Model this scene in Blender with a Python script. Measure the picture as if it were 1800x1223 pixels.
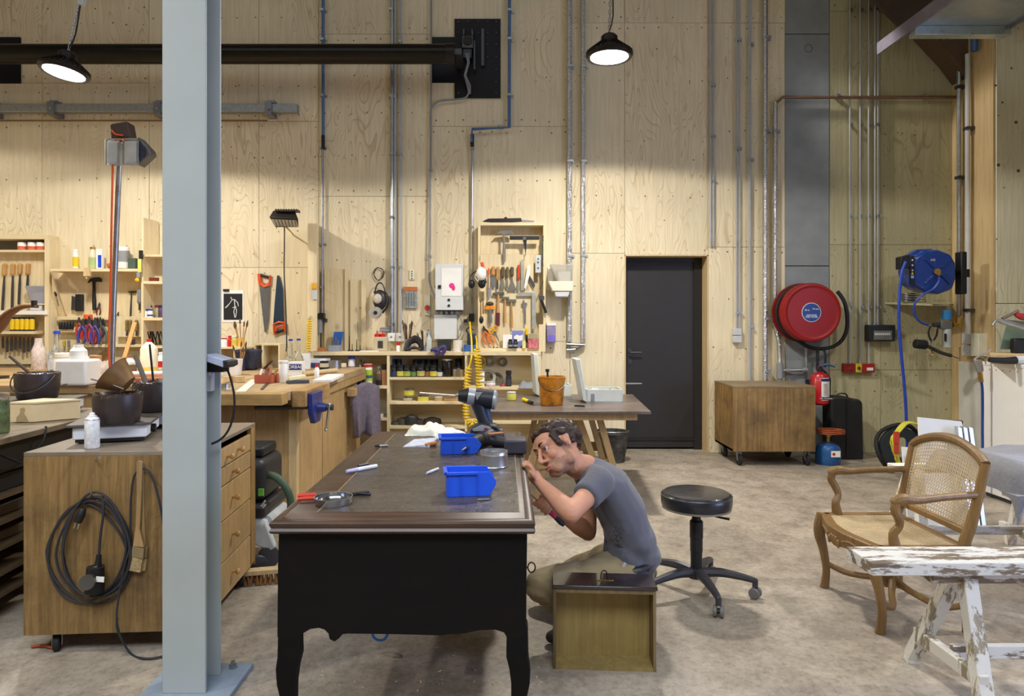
import bpy, bmesh, math, random
from mathutils import Vector, Matrix, Euler, noise as mnoise
PI = math.pi
R = math.radians
V = Vector
SC = bpy.context.scene
COL = SC.collection
for o in list(bpy.data.objects): bpy.data.objects.remove(o)
rnd = random.Random(7)

# ------------------------------------------------------------------ camera, light, exposure
FOC, CX, CY, H = 1200.0, 887.0, 567.0, 1.41     # focal length (px), vanishing point (px), eye height (m)
cam_d = bpy.data.cameras.new('camera'); cam = bpy.data.objects.new('camera', cam_d); COL.objects.link(cam)
cam.location = (0, 0, H); cam.rotation_euler = (PI/2, 0, 0)
cam_d.sensor_width = 36; cam_d.lens = 36*FOC/1800
cam_d.shift_x = (900-CX)/1800; cam_d.shift_y = -(611.5-CY)/1800
cam_d.clip_start = .05
SC.camera = cam
SC.view_settings.view_transform = 'Standard'; SC.view_settings.look = 'None'
SC.view_settings.gamma = 1; SC.view_settings.use_curve_mapping = False
SC.view_settings.exposure = 0.0

def srgb(c):
    if isinstance(c, str): c = [int(c[i:i+2], 16) for i in (0, 2, 4)]
    return tuple(((x/255)/12.92 if x/255 <= .04045 else ((x/255+.055)/1.055)**2.4) for x in c)

world = bpy.data.worlds.new('world'); SC.world = world; world.use_nodes = True
world.node_tree.nodes['Background'].inputs[0].default_value = (.62, .72, 1, 1)
world.node_tree.nodes['Background'].inputs[1].default_value = .13

def light(name, kind, loc, energy, col, rot=(0, 0, 0), **k):
    d = bpy.data.lights.new(name, kind); d.energy = energy; d.color = col
    for a, b in k.items(): setattr(d, a, b)
    o = bpy.data.objects.new(name, d); COL.objects.link(o); o.location = loc; o.rotation_euler = rot
    return o
WARM = (1, .95, .87)
# high-bay lamps in view (bodies built further down), wide beams with a cut-off like the real reflectors
LAMPR = V(((1071-CX)*5.4/FOC, 5.4, H-(98-CY)*5.4/FOC))
LAMPL = V(((113-CX)*5.5/FOC, 5.5, H-(126-CY)*5.5/FOC))
def bay(name, p, e, col=WARM, size=R(158)):
    return light(name, 'AREA', p, e, col, shape='DISK', size=.26, spread=size)
def rim(p, e, half=81.6, blend=.09, col=WARM): return light('bay_rim_light', 'SPOT', p, e, col, spot_size=2*R(half), spot_blend=blend, shadow_soft_size=.10)
bay('bay_light', LAMPR+V((0, 0, -.03)), 58); rim(LAMPR+V((0, 0, -.05)), 165)
bay('bay_light', LAMPL+V((0, 0, -.03)), 50); rim(LAMPL+V((0, 0, -.05)), 140)
# further lamps assumed outside the frame, in the same row and the next
rim((-6.0, 5.6, 3.6), 60)
bay('bay_light', (-3.0, 1.4, 4.2), 62, (1, .93, .84), size=R(165))
bay('bay_light', (4.0, 3.2, 4.0), 62, (1, .94, .87), size=R(150)); rim((3.9, 4.6, 3.75), 30, 72)  # the rim spot here is added to brighten the right wall
sf = light('added_side_spot', 'SPOT', (2.2, 6.95, 5.0), 190, WARM, spot_size=R(44), spot_blend=.6, shadow_soft_size=.08)  # added spot, no fixture: lifts the right wall's side face
sf.rotation_euler = (V((4.9, 6.75, 2.5))-V(sf.location)).to_track_quat('-Z', 'Y').to_euler()
# assumed cool daylight from the right: an added area light, no doorway is built
light('assumed_daylight', 'AREA', (5.3, 1.0, 1.7), 75, (.46, .58, 1), (0, R(90), R(-23)), shape='RECTANGLE', size=2.2, size_y=2.4, spread=R(120))
light('added_top_fill', 'AREA', (-1.0, 3.2, 6.3), 70, (.88, .97, 1), (R(8), 0, 0), shape='RECTANGLE', size=9, size_y=2.5)  # added fill under the ceiling so the upper wall comes out brighter
light('added_front_fill', 'AREA', (-.6, -.9, 4.6), 130, (.82, .90, 1), (R(24), 0, 0), shape='RECTANGLE', size=5, size_y=1.6, spread=R(104))  # added broad cool fill that raises the foreground, not separate lamps

# ------------------------------------------------------------------ helpers
def P(px, py, Y): return V(((px-CX)*Y/FOC, Y, H-(py-CY)*Y/FOC))
def F(px, py):
    Y = FOC*H/(py-CY); return V(((px-CX)*Y/FOC, Y, 0))
WY = 7.4
def W(px, py, d=0.): return P(px, py, WY-d)

class B:
    def __init__(s): s.v = []; s.f = []; s.X = None
    def add(s, vs, fs):
        n = len(s.v)
        s.v += [(s.X @ V(v)) if s.X else V(v) for v in vs]
        s.f += [tuple(i+n for i in f) for f in fs]; return s
    def hexa(s, c8): return s.add(c8, [(0, 3, 2, 1), (4, 5, 6, 7), (0, 1, 5, 4), (1, 2, 6, 5), (2, 3, 7, 6), (3, 0, 4, 7)])
    def box(s, x0, x1, y0, y1, z0, z1):
        return s.hexa([(x0, y0, z0), (x1, y0, z0), (x1, y1, z0), (x0, y1, z0), (x0, y0, z1), (x1, y0, z1), (x1, y1, z1), (x0, y1, z1)])
    def cb(s, c, d, rot=(0, 0, 0)):
        m = Matrix.Translation(V(c)) @ Euler(rot).to_matrix().to_4x4()
        x, y, z = [k/2 for k in d]
        return s.hexa([m @ V(q) for q in ((-x, -y, -z), (x, -y, -z), (x, y, -z), (-x, y, -z), (-x, -y, z), (x, -y, z), (x, y, z), (-x, y, z))])
    def bar(s, p0, p1, w, h, up=(0, 0, 1)):
        p0 = V(p0); p1 = V(p1); d = (p1-p0).normalized(); up = V(up)
        a = d.cross(up)
        if a.length < 1e-4: a = d.cross(V((0, 1, 0)))
        a.normalize(); u = a.cross(d).normalized(); a = a*w/2; u = u*h/2
        return s.hexa([p0-a-u, p0+a-u, p1+a-u, p1-a-u, p0-a+u, p0+a+u, p1+a+u, p1-a+u])
    def cyl(s, p0, p1, r0, r1=None, n=12, caps=True):
        if r1 is None: r1 = r0
        return s.tube([p0, p1], [r0, r1], n, caps=caps)
    def tube(s, pts, r, n=6, closed=False, caps=True, flat=1., sm=True):
        pts = [V(p) for p in pts]; m = len(pts)
        rs = list(r) if isinstance(r, (list, tuple)) else [r]*m
        if sm and not closed and 3 <= m <= 16 and n >= 6:      # Catmull-Rom refinement
            q = []; w = []; k = 4 if n >= 8 else 3
            for i in range(m-1):
                a, b, c, d = pts[max(0, i-1)], pts[i], pts[i+1], pts[min(m-1, i+2)]
                for j in range(k):
                    t = j/k; q.append(.5*((2*b)+(c-a)*t+(2*a-5*b+4*c-d)*t*t+(3*b-a-3*c+d)*t**3)); w.append(rs[i]*(1-t)+rs[i+1]*t)
            pts = q+[pts[-1]]; rs = w+[rs[-1]]; m = len(pts)
        tan = []
        for i in range(m):
            a = pts[i-1] if (i > 0 or closed) else pts[i]; b = pts[(i+1) % m] if (i < m-1 or closed) else pts[i]
            t = b-a; tan.append(t.normalized() if t.length > 1e-9 else V((0, 0, 1)))
        t0 = tan[0]; u = t0.cross(V((0, 0, 1)))
        if u.length < 1e-3: u = t0.cross(V((0, 1, 0)))
        u.normalize(); vs = []
        for i in range(m):
            t = tan[i]; u = (u-t*u.dot(t))
            if u.length < 1e-6: u = t.orthogonal()
            u.normalize(); w = t.cross(u)
            for k in range(n):
                a = 2*PI*k/n; vs.append(pts[i]+(u*math.cos(a)+w*math.sin(a)*flat)*rs[i])
        fs = []
        for i in range(m if closed else m-1):
            j = (i+1) % m
            for k in range(n): fs.append((i*n+k, i*n+(k+1) % n, j*n+(k+1) % n, j*n+k))
        if caps and not closed: fs += [tuple(range(n))[::-1], tuple((m-1)*n+k for k in range(n))]
        return s.add(vs, fs)
    def lathe(s, prof, c=(0, 0, 0), n=20, ax=(0, 0, 1), sx=1., sy=1.):
        q = V((0, 0, 1)).rotation_difference(V(ax).normalized()).to_matrix().to_4x4(); m = Matrix.Translation(V(c)) @ q
        vs = []; fs = []
        for r, z in prof:
            for k in range(n):
                a = 2*PI*k/n; vs.append(m @ V((max(r, 1e-4)*math.cos(a)*sx, max(r, 1e-4)*math.sin(a)*sy, z)))
        for i in range(len(prof)-1):
            for k in range(n): fs.append((i*n+k, i*n+(k+1) % n, (i+1)*n+(k+1) % n, (i+1)*n+k))
        if prof[0] == prof[-1]: return s.add(vs, fs)
        if prof[0][0] > 1e-3: fs.append(tuple(range(n))[::-1])
        if prof[-1][0] > 1e-3: fs.append(tuple((len(prof)-1)*n+k for k in range(n)))
        return s.add(vs, fs)
    def sph(s, c, r, n=12, rot=None):
        if not isinstance(r, (list, tuple)): r = (r, r, r)
        m = Matrix.Translation(V(c)) @ (rot.to_4x4() if rot else Matrix())
        h = n//2+1; vs = []; fs = []
        for i in range(h):
            t = PI*i/(h-1)
            for k in range(n):
                a = 2*PI*k/n; vs.append(m @ V((r[0]*max(math.sin(t), 1e-4)*math.cos(a), r[1]*max(math.sin(t), 1e-4)*math.sin(a), -r[2]*math.cos(t))))
        for i in range(h-1):
            for k in range(n): fs.append((i*n+k, i*n+(k+1) % n, (i+1)*n+(k+1) % n, (i+1)*n+k))
        return s.add(vs, fs)
    def prism(s, pts, off):
        pts = [V(p) for p in pts]; n = len(pts); off = V(off)
        return s.add(pts+[p+off for p in pts], [tuple(range(n))[::-1], tuple(range(n, 2*n))]+[(i, (i+1) % n, n+(i+1) % n, n+i) for i in range(n)])
    def grid(s, fn, nu, nv, thick=0.):
        vs = [V(fn(i/nu, j/nv)) for j in range(nv+1) for i in range(nu+1)]
        fs = [(j*(nu+1)+i, j*(nu+1)+i+1, (j+1)*(nu+1)+i+1, (j+1)*(nu+1)+i) for j in range(nv) for i in range(nu)]
        return s.add(vs, fs)
    # --- shapes given in photo pixels at a depth: x, y in px, Y = depth of the front face, t = thickness going back
    def pbox(s, x0, y0, x1, y1, Y, t):
        a = P(x0, y1, Y); b = P(x1, y0, Y); return s.box(a.x, b.x, Y, Y+t, a.z, b.z)
    def ppoly(s, pts, Y, t): return s.prism([P(x, y, Y) for x, y in pts], (0, t, 0))
    def ptube(s, pts, Y, r, n=6, closed=False): return s.tube([P(q[0], q[1], q[2] if len(q) > 2 else Y) for q in pts], r, n, closed)
    def build(s, name, mat, parent=None, smooth=True, bevel=0, seg=2, ang=.6, wn=False):
        root = parent
        off = V((0, 0, 0))
        while root is not None:
            off += root.location; root = root.parent
        if parent is None:
            xs = [v.x for v in s.v]; ys = [v.y for v in s.v]; zs = [v.z for v in s.v]
            off = V(((min(xs)+max(xs))/2, (min(ys)+max(ys))/2, min(zs)))
        me = bpy.data.meshes.new(name); me.from_pydata([tuple(v-off) for v in s.v], [], s.f)
        bm = bmesh.new(); bm.from_mesh(me)
        bmesh.ops.recalc_face_normals(bm, faces=bm.faces); bm.to_mesh(me); bm.free()
        if smooth:
            me.polygons.foreach_set('use_smooth', [True]*len(me.polygons)); me.set_sharp_from_angle(angle=ang)
        me.materials.append(mat)
        o = bpy.data.objects.new(name, me); COL.objects.link(o)
        if parent is not None: o.parent = parent
        else: o.location = off
        if bevel:
            m = o.modifiers.new('bevel', 'BEVEL'); m.width = bevel; m.segments = seg; m.limit_method = 'ANGLE'; m.angle_limit = R(35)
        return o

def tag(o, label=None, cat=None, group=None, kind=None):
    if label: o['label'] = label
    if cat: o['category'] = cat
    if group: o['group'] = group
    if kind: o['kind'] = kind
    return o
def T(name, label, cat, loc=(0, 0, 0), group=None, rz=0):
    o = bpy.data.objects.new(name, None); COL.objects.link(o); o.location = V(loc); o.rotation_euler = (0, 0, rz)
    o.empty_display_size = .05
    return tag(o, label, cat, group)
def put(o, loc, rz=0, rx=0, ry=0, s=1):
    o.location = V(loc); o.rotation_euler = (rx, ry, rz); o.scale = (s, s, s); return o
def dup(o, parent=None):
    c = o.copy(); COL.objects.link(c)
    if parent is not None: c.parent = parent
    for ch in [k for k in bpy.data.objects if k.parent == o]: dup(ch, c)
    return c
def one(b, name, mat, label, cat, group=None, **k): return tag(b.build(name, mat, None, **k), label, cat, group)
def struct(b, name, mat, parent=None, **k):
    o = b.build(name, mat, parent, **k)
    if parent is None: o['kind'] = 'structure'
    return o
def kids(*specs):
    """kids((builder,name,mat,parent[,kw]), ...)"""
    return [b.build(n, m, p, **(k[0] if k else {})) for (b, n, m, p, *k) in specs]

# ------------------------------------------------------------------ materials
def _nt(name):
    m = bpy.data.materials.new(name); m.use_nodes = True; nt = m.node_tree
    return m, nt, nt.nodes, nt.links, nt.nodes['Principled BSDF']
def N(nodes, typ, **k):
    n = nodes.new(typ)
    for a, b in k.items():
        if a in ('op',): n.operation = b
        elif isinstance(a, str) and hasattr(n, a): setattr(n, a, b)
    return n
_mc = {}
def mat(col, rough=.5, metal=0., var=.12, scale=12., bump=0., coat=0., trans=0., alpha=1., emit=0., ior=1.45, sheen=0.):
    key = (str(col), rough, metal, var, scale, bump, coat, trans, alpha, emit)
    if key in _mc: return _mc[key]
    m, nt, ns, L, p = _nt('mat_%s' % str(col))
    c = srgb(col)
    p.inputs['Roughness'].default_value = rough; p.inputs['Metallic'].default_value = metal
    p.inputs['Base Color'].default_value = (*c, 1); p.inputs['IOR'].default_value = ior
    if coat: p.inputs['Coat Weight'].default_value = coat
    if trans: p.inputs['Transmission Weight'].default_value = trans
    if alpha < 1: p.inputs['Alpha'].default_value = alpha
    if sheen: p.inputs['Sheen Weight'].default_value = sheen
    if emit: p.inputs['Emission Color'].default_value = (*c, 1); p.inputs['Emission Strength'].default_value = emit
    if var or bump:
        tc = N(ns, 'ShaderNodeTexCoord'); no = N(ns, 'ShaderNodeTexNoise'); no.inputs['Scale'].default_value = scale; no.inputs['Detail'].default_value = 5
        L.new(tc.outputs['Object'], no.inputs['Vector'])
        if var:
            r = N(ns, 'ShaderNodeMapRange'); r.inputs['From Min'].default_value = .3; r.inputs['From Max'].default_value = .7
            r.inputs['To Min'].default_value = 1-var; r.inputs['To Max'].default_value = 1+var
            mx = N(ns, 'ShaderNodeVectorMath'); mx.operation = 'SCALE'; mx.inputs[0].default_value = c
            L.new(no.outputs[0], r.inputs[0]); L.new(r.outputs[0], mx.inputs['Scale']); L.new(mx.outputs[0], p.inputs['Base Color'])
            r2 = N(ns, 'ShaderNodeMapRange'); r2.inputs['To Min'].default_value = max(0, rough-.1); r2.inputs['To Max'].default_value = min(1, rough+.1)
            L.new(no.outputs[0], r2.inputs[0]); L.new(r2.outputs[0], p.inputs['Roughness'])
        if bump:
            bp = N(ns, 'ShaderNodeBump'); bp.inputs['Strength'].default_value = bump; bp.inputs['Distance'].default_value = .01
            L.new(no.outputs[0], bp.inputs['Height']); L.new(bp.outputs[0], p.inputs['Normal'])
    _mc[key] = m
    return m

def ramp(ns, stops):
    r = N(ns, 'ShaderNodeValToRGB'); e = r.color_ramp.elements
    e[0].position, e[0].color = stops[0][0], (*stops[0][1], 1); e[1].position, e[1].color = stops[-1][0], (*stops[-1][1], 1)
    for p_, c_ in stops[1:-1]:
        q = e.new(p_); q.color = (*c_, 1)
    return r
def wood(name, light_, dark, grain='Z', freq=26., rings=0., knots=0., dirt=0., dirtcol='2a2018', rough=.6, wander=1., tone=.10, worn=0., worncol='e8e6e0', fine=.35, dscale=3.):
    """procedural timber: stretched noise grain, contour-line flame figure, knots, stains and worn paint"""
    m, nt, ns, L, p = _nt(name)
    tc = N(ns, 'ShaderNodeTexCoord'); oi = N(ns, 'ShaderNodeObjectInfo')
    add = N(ns, 'ShaderNodeVectorMath'); add.operation = 'ADD'
    sc = N(ns, 'ShaderNodeVectorMath'); sc.operation = 'SCALE'; sc.inputs[0].default_value = (7.3, 3.1, 11.7)
    L.new(oi.outputs['Random'], sc.inputs['Scale']); L.new(tc.outputs['Object'], add.inputs[0]); L.new(sc.outputs[0], add.inputs[1])
    mp = N(ns, 'ShaderNodeMapping'); L.new(add.outputs[0], mp.inputs[0])
    k = {'X': (.05, 1, 1), 'Y': (1, .05, 1), 'Z': (1, 1, .05)}[grain]
    mp.inputs['Scale'].default_value = [q*freq for q in k]
    n1 = N(ns, 'ShaderNodeTexNoise'); n1.inputs['Scale'].default_value = 1.5; n1.inputs['Detail'].default_value = 6; n1.inputs['Roughness'].default_value = .65
    L.new(mp.outputs[0], n1.inputs['Vector'])
    c1, c2 = srgb(light_), srgb(dark)
    r1 = ramp(ns, [(.33, c2), (.5+.12*(1-fine), tuple(a*.5+b*.5 for a, b in zip(c1, c2)) if fine > .5 else c1), (.72, c1)])
    L.new(n1.outputs[0], r1.inputs[0]); cur = r1.outputs[0]
    mixf = N(ns, 'ShaderNodeMix'); mixf.data_type = 'RGBA'; mixf.inputs[0].default_value = fine; mixf.inputs[6].default_value = (*c1, 1)
    L.new(cur, mixf.inputs[7]); cur = mixf.outputs[2]
    def mixdark(fac, col, cur, amt=1.):
        mm = N(ns, 'ShaderNodeMath'); mm.operation = 'MULTIPLY'; mm.inputs[1].default_value = amt; L.new(fac, mm.inputs[0])
        x = N(ns, 'ShaderNodeMix'); x.data_type = 'RGBA'; L.new(mm.outputs[0], x.inputs[0]); L.new(cur, x.inputs[6]); x.inputs[7].default_value = (*col, 1)
        return x.outputs[2]
    if rings:
        m2 = N(ns, 'ShaderNodeMapping'); L.new(add.outputs[0], m2.inputs[0])
        m2.inputs['Scale'].default_value = [{'X': (.22, 1, 1), 'Y': (1, .22, 1), 'Z': (1, 1, .22)}[grain][i]*2.6*wander for i in range(3)]
        n2 = N(ns, 'ShaderNodeTexNoise'); n2.inputs['Scale'].default_value = 1; n2.inputs['Detail'].default_value = 2; n2.inputs['Distortion'].default_value = .5
        L.new(m2.outputs[0], n2.inputs['Vector'])
        mu = N(ns, 'ShaderNodeMath'); mu.operation = 'MULTIPLY'; mu.inputs[1].default_value = 34; L.new(n2.outputs[0], mu.inputs[0])
        fr = N(ns, 'ShaderNodeMath'); fr.operation = 'FRACT'; L.new(mu.outputs[0], fr.inputs[0])
        r2 = ramp(ns, [(.0, (0, 0, 0)), (.68, (.12,)*3), (.9, (1, 1, 1)), (.96, (.1,)*3), (1, (0, 0, 0))])
        L.new(fr.outputs[0], r2.inputs[0])
        n3 = N(ns, 'ShaderNodeTexNoise'); n3.inputs['Scale'].default_value = .9; L.new(add.outputs[0], n3.inputs['Vector'])
        r3 = ramp(ns, [(.42, (0, 0, 0)), (.6, (1, 1, 1))]); L.new(n3.outputs[0], r3.inputs[0])
        mm = N(ns, 'ShaderNodeMath'); mm.operation = 'MULTIPLY'; L.new(r2.outputs[0], mm.inputs[0]); L.new(r3.outputs[0], mm.inputs[1])
        cur = mixdark(mm.outputs[0], c2, cur, rings)
    if knots:
        m4 = N(ns, 'ShaderNodeMapping'); L.new(add.outputs[0], m4.inputs[0]); m4.inputs['Scale'].default_value = (2.2, 2.2, 1.6)
        vo = N(ns, 'ShaderNodeTexVoronoi'); vo.inputs['Scale'].default_value = knots; L.new(m4.outputs[0], vo.inputs['Vector'])
        r4 = ramp(ns, [(.03, (1, 1, 1)), (.075, (.25,)*3), (.11, (0, 0, 0))]); L.new(vo.outputs['Distance'], r4.inputs[0])
        cur = mixdark(r4.outputs[0], tuple(q*.5 for q in c2), cur, .6)
    if tone:
        n5 = N(ns, 'ShaderNodeTexNoise'); n5.inputs['Scale'].default_value = 1.3; n5.inputs['Detail'].default_value = 2; L.new(add.outputs[0], n5.inputs['Vector'])
        r5 = N(ns, 'ShaderNodeMapRange'); r5.inputs[1].default_value = .3; r5.inputs[2].default_value = .7; r5.inputs[3].default_value = 1-tone; r5.inputs[4].default_value = 1+tone
        L.new(n5.outputs[0], r5.inputs[0]); s5 = N(ns, 'ShaderNodeVectorMath'); s5.operation = 'SCALE'; L.new(cur, s5.inputs[0]); L.new(r5.outputs[0], s5.inputs['Scale']); cur = s5.outputs[0]
    if dirt:
        n6 = N(ns, 'ShaderNodeTexNoise'); n6.inputs['Scale'].default_value = dscale; n6.inputs['Detail'].default_value = 7; n6.inputs['Roughness'].default_value = .7; L.new(add.outputs[0], n6.inputs['Vector'])
        r6 = ramp(ns, [(.45, (0, 0, 0)), (.68, (1, 1, 1))]); L.new(n6.outputs[0], r6.inputs[0]); cur = mixdark(r6.outputs[0], srgb(dirtcol), cur, dirt)
    if worn:
        m7 = N(ns, 'ShaderNodeMapping'); L.new(add.outputs[0], m7.inputs[0]); m7.inputs['Scale'].default_value = [q*1.4 for q in {'X': (.5, 2.4, 2.4), 'Y': (2.4, .5, 2.4), 'Z': (2.4, 2.4, .5)}[grain]]
        n7 = N(ns, 'ShaderNodeTexNoise'); n7.inputs['Scale'].default_value = 6; n7.inputs['Detail'].default_value = 9; n7.inputs['Roughness'].default_value = .72; L.new(m7.outputs[0], n7.inputs['Vector'])
        r7 = ramp(ns, [(.60-.22*worn, (0, 0, 0)), (.64-.22*worn, (1, 1, 1))]); L.new(n7.outputs[0], r7.inputs[0]); cur = mixdark(r7.outputs[0], srgb(worncol), cur, .93)
    L.new(cur, p.inputs['Base Color']); p.inputs['Roughness'].default_value = rough
    bp = N(ns, 'ShaderNodeBump'); bp.inputs['Strength'].default_value = .12; bp.inputs['Distance'].default_value = .004; L.new(n1.outputs[0], bp.inputs['Height']); L.new(bp.outputs[0], p.inputs['Normal'])
    return m

PLY = wood('plywood', 'e4d7b6', 'a88350', rings=.5, knots=0, tone=.07, rough=.72, fine=.22)
PLYDIM = wood('plywood_dimmed', 'b9b28e', '7b7250', rings=.5, knots=0, tone=.10, rough=.75, fine=.25)  # plywood colour darkened to stand in for the dim right part of the wall
PINE = wood('pine_board', 'e2d2aa', 'b99560', rings=.25, knots=1.1, tone=.08, fine=.3)
PINEX = wood('pine_board_flat', 'e2d2aa', 'b99560', grain='X', rings=.2, knots=1.0, tone=.08, fine=.3)
STUD = wood('stud_timber', 'd4ba8a', 'a68150', rings=.3, tone=.1, fine=.4)
OAKD = wood('stained_ply', 'a2824e', '5a3f20', rings=.35, dirt=.55, dirtcol='2c2013', tone=.18, fine=.75, freq=30)
OAKD2 = wood('stained_ply_light', 'b58f52', '6c4c24', rings=.3, dirt=.35, dirtcol='3a2a18', tone=.15, fine=.7, freq=30)
BENCHX = wood('bench_top', 'c9a877', '7a5a35', grain='X', dirt=.35, dirtcol='4a3622', tone=.12, fine=.6)
BENCHY = wood('bench_top_long', 'cbb085', '7a5a35', grain='Y', dirt=.4, dirtcol='6a5238', tone=.12, fine=.6)
CABW = wood('cabinet_ply', 'bb9a66', '866742', rings=.2, dirt=.25, dirtcol='5b4324', tone=.12, fine=.45)
OLDX = wood('old_table_top', '5d5046', '33291f', grain='X', dirt=.4, dirtcol='221b15', rough=.35, tone=.2, fine=.6)
WALNUT = wood('walnut_moulding', '6b4b30', '2c1b10', grain='Y', dirt=.5, dirtcol='1c120c', rough=.42, tone=.25, fine=.8)
WALNUTX = wood('walnut_moulding_x', '5a4030', '23160f', grain='X', dirt=.5, dirtcol='17100b', rough=.42, tone=.25, fine=.8)
CHAIRW = wood('beech_frame', '93703f', '5a4224', grain='Z', dirt=.3, dirtcol='47301a', rough=.45, tone=.15, fine=.6, freq=40)
PAINTW = wood('painted_trestle', '8b7a63', '4d4136', grain='X', worn=.62, worncol='dad8d2', rough=.6, fine=.6, dirt=.3)
PAINTZ = wood('painted_leg', 'a5977c', '62553f', grain='Z', worn=.72, worncol='d2cec4', rough=.6, fine=.6, dirt=.3)
PLYB = wood('plywood_bay', 'e2dec6', '968c66', rings=.5, tone=.10, rough=.75, fine=.25)  # greenish bay plywood, made paler to stand in for its brighter light
DARKW = wood('dark_old_wood', '3c3027', '1c1612', grain='Y', dirt=.4, tone=.2, rough=.5, fine=.6)
BEAMW = wood('header_timber', '7d5f3b', '4c371f', grain='Y', rings=.2, tone=.1, fine=.5)
BLACK = mat('1a1a1c', .45, var=.1); BLACKM = mat('19191b', .7); RUB = mat('1c1c1e', .7, var=.15)
STEEL = mat('a9acb0', .35, 1.); CHROME = mat('d0d2d4', .15, 1., var=0); GALV = mat('a3a7ab', .42, .85, var=.15, scale=25)
DSTEEL = mat('55565a', .45, .8); ALU = mat('c2c4c6', .3, .9); FOIL = mat('c9cacb', .22, 1., var=.15, scale=70, bump=1.2)
BRASS = mat('b08d4a', .35, .9); WHITE = mat('eceae4', .5, var=.04); CREAM = mat('ddd8c2', .55, var=.06)
ORANGE = mat('e0561e', .45); RED = mat('c01d1b', .4); BLUE = mat('1f45c8', .35, var=.08); DBLUE = mat('1b3f9f', .3, coat=.4, var=.06)
YEL = mat('e8c41c', .4); GREY = mat('8a8c90', .5); LGREY = mat('c6c8c9', .5, var=.05); CONDUIT = mat('a7a9ab', .45, var=.08)
BCOND = mat('4a6c98', .4, var=.08); HANDLE = wood('tool_handle', 'c89a5a', '8a6030', dirt=.15, fine=.5, freq=60); GLASS = mat('eef4f2', .06, trans=.92, var=0, ior=1.2)
# ------------------------------------------------------------------ the setting
# floor: old power-floated concrete
m, nt, ns, L, p = _nt('concrete_floor'); tc = N(ns, 'ShaderNodeTexCoord')
def nz(scale, det=6, ro=.6, vec=None, dist=0.):
    n = N(ns, 'ShaderNodeTexNoise'); n.inputs['Scale'].default_value = scale; n.inputs['Detail'].default_value = det; n.inputs['Roughness'].default_value = ro; n.inputs['Distortion'].default_value = dist
    L.new(vec or tc.outputs['Object'], n.inputs['Vector']); return n.outputs[0]
a = nz(.9, 5, .6, dist=.4); b_ = nz(6, 8, .7); c_ = nz(38, 8, .75)
ra = ramp(ns, [(.3, srgb('8a8073')), (.5, srgb('a29685')), (.7, srgb('b5aa9b'))]); L.new(a, ra.inputs[0])
rb = ramp(ns, [(.3, (.62, .6, .57)), (.5, (.95, .95, .95)), (.7, (1.15, 1.15, 1.15))]); L.new(b_, rb.inputs[0])
mx = N(ns, 'ShaderNodeVectorMath'); mx.operation = 'MULTIPLY'; L.new(ra.outputs[0], mx.inputs[0]); L.new(rb.outputs[0], mx.inputs[1])
rc = ramp(ns, [(.36, (.70,)*3), (.5, (.98,)*3), (.64, (1.12,)*3)]); L.new(c_, rc.inputs[0])
mx2 = N(ns, 'ShaderNodeVectorMath'); mx2.operation = 'MULTIPLY'; L.new(mx.outputs[0], mx2.inputs[0]); L.new(rc.outputs[0], mx2.inputs[1])
vo = N(ns, 'ShaderNodeTexVoronoi'); vo.inputs['Scale'].default_value = 1.4; L.new(tc.outputs['Object'], vo.inputs['Vector'])
rs = ramp(ns, [(.05, (.62,)*3), (.09, (.8,)*3), (.13, (1,)*3)]); L.new(vo.outputs['Distance'], rs.inputs[0])
mx3 = N(ns, 'ShaderNodeVectorMath'); mx3.operation = 'MULTIPLY'; L.new(mx2.outputs[0], mx3.inputs[0]); L.new(rs.outputs[0], mx3.inputs[1])
L.new(mx3.outputs[0], p.inputs['Base Color'])
rr = N(ns, 'ShaderNodeMapRange'); rr.inputs[3].default_value = .35; rr.inputs[4].default_value = .7; L.new(b_, rr.inputs[0]); L.new(rr.outputs[0], p.inputs['Roughness'])
bp = N(ns, 'ShaderNodeBump'); bp.inputs['Strength'].default_value = .15; bp.inputs['Distance'].default_value = .01; L.new(b_, bp.inputs['Height']); L.new(bp.outputs[0], p.inputs['Normal'])
FLOORM = m
CONC = mat('8b9092', .8, var=.12, scale=5, bump=.1)
PLASTER = mat('d8d5cc', .8, var=.06, scale=6)
struct(B().box(-7, 7.5, -3, 8.6, -.12, 0), 'floor', FLOORM, smooth=False)

# back wall: timber backing with separate plywood panels screwed on
wb = B()
DX0, DX1, DZ = P(1098, 0, WY).x, P(1245, 0, WY).x, P(0, 448, WY).z
wb.box(-7, DX0, WY+.02, WY+.3, 0, 6.5).box(DX1, 7.4, WY+.02, WY+.3, 0, 6.5).box(DX0, DX1, WY+.02, WY+.3, DZ, 6.5)
wallb = struct(wb, 'wall_back', BLACKM, smooth=False)
wallb['label'] = 'tall back wall clad in pale plywood panels'
cols = [-330, -128, 74, 262, 455, 560, 757, 1002, 1098, 1245, 1318, 1380]
scr = B(); nn = 0
def screw(x, z, Y, r=.0085):
    scr.add([(x+r*math.cos(k*PI/3), Y-.0012, z+r*math.sin(k*PI/3)) for k in range(6)]+[(x+r*math.cos(k*PI/3), Y+.002, z+r*math.sin(k*PI/3)) for k in range(6)],
            [tuple(range(6))]+[(k, (k+1) % 6, 6+(k+1) % 6, 6+k) for k in range(6)])
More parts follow.
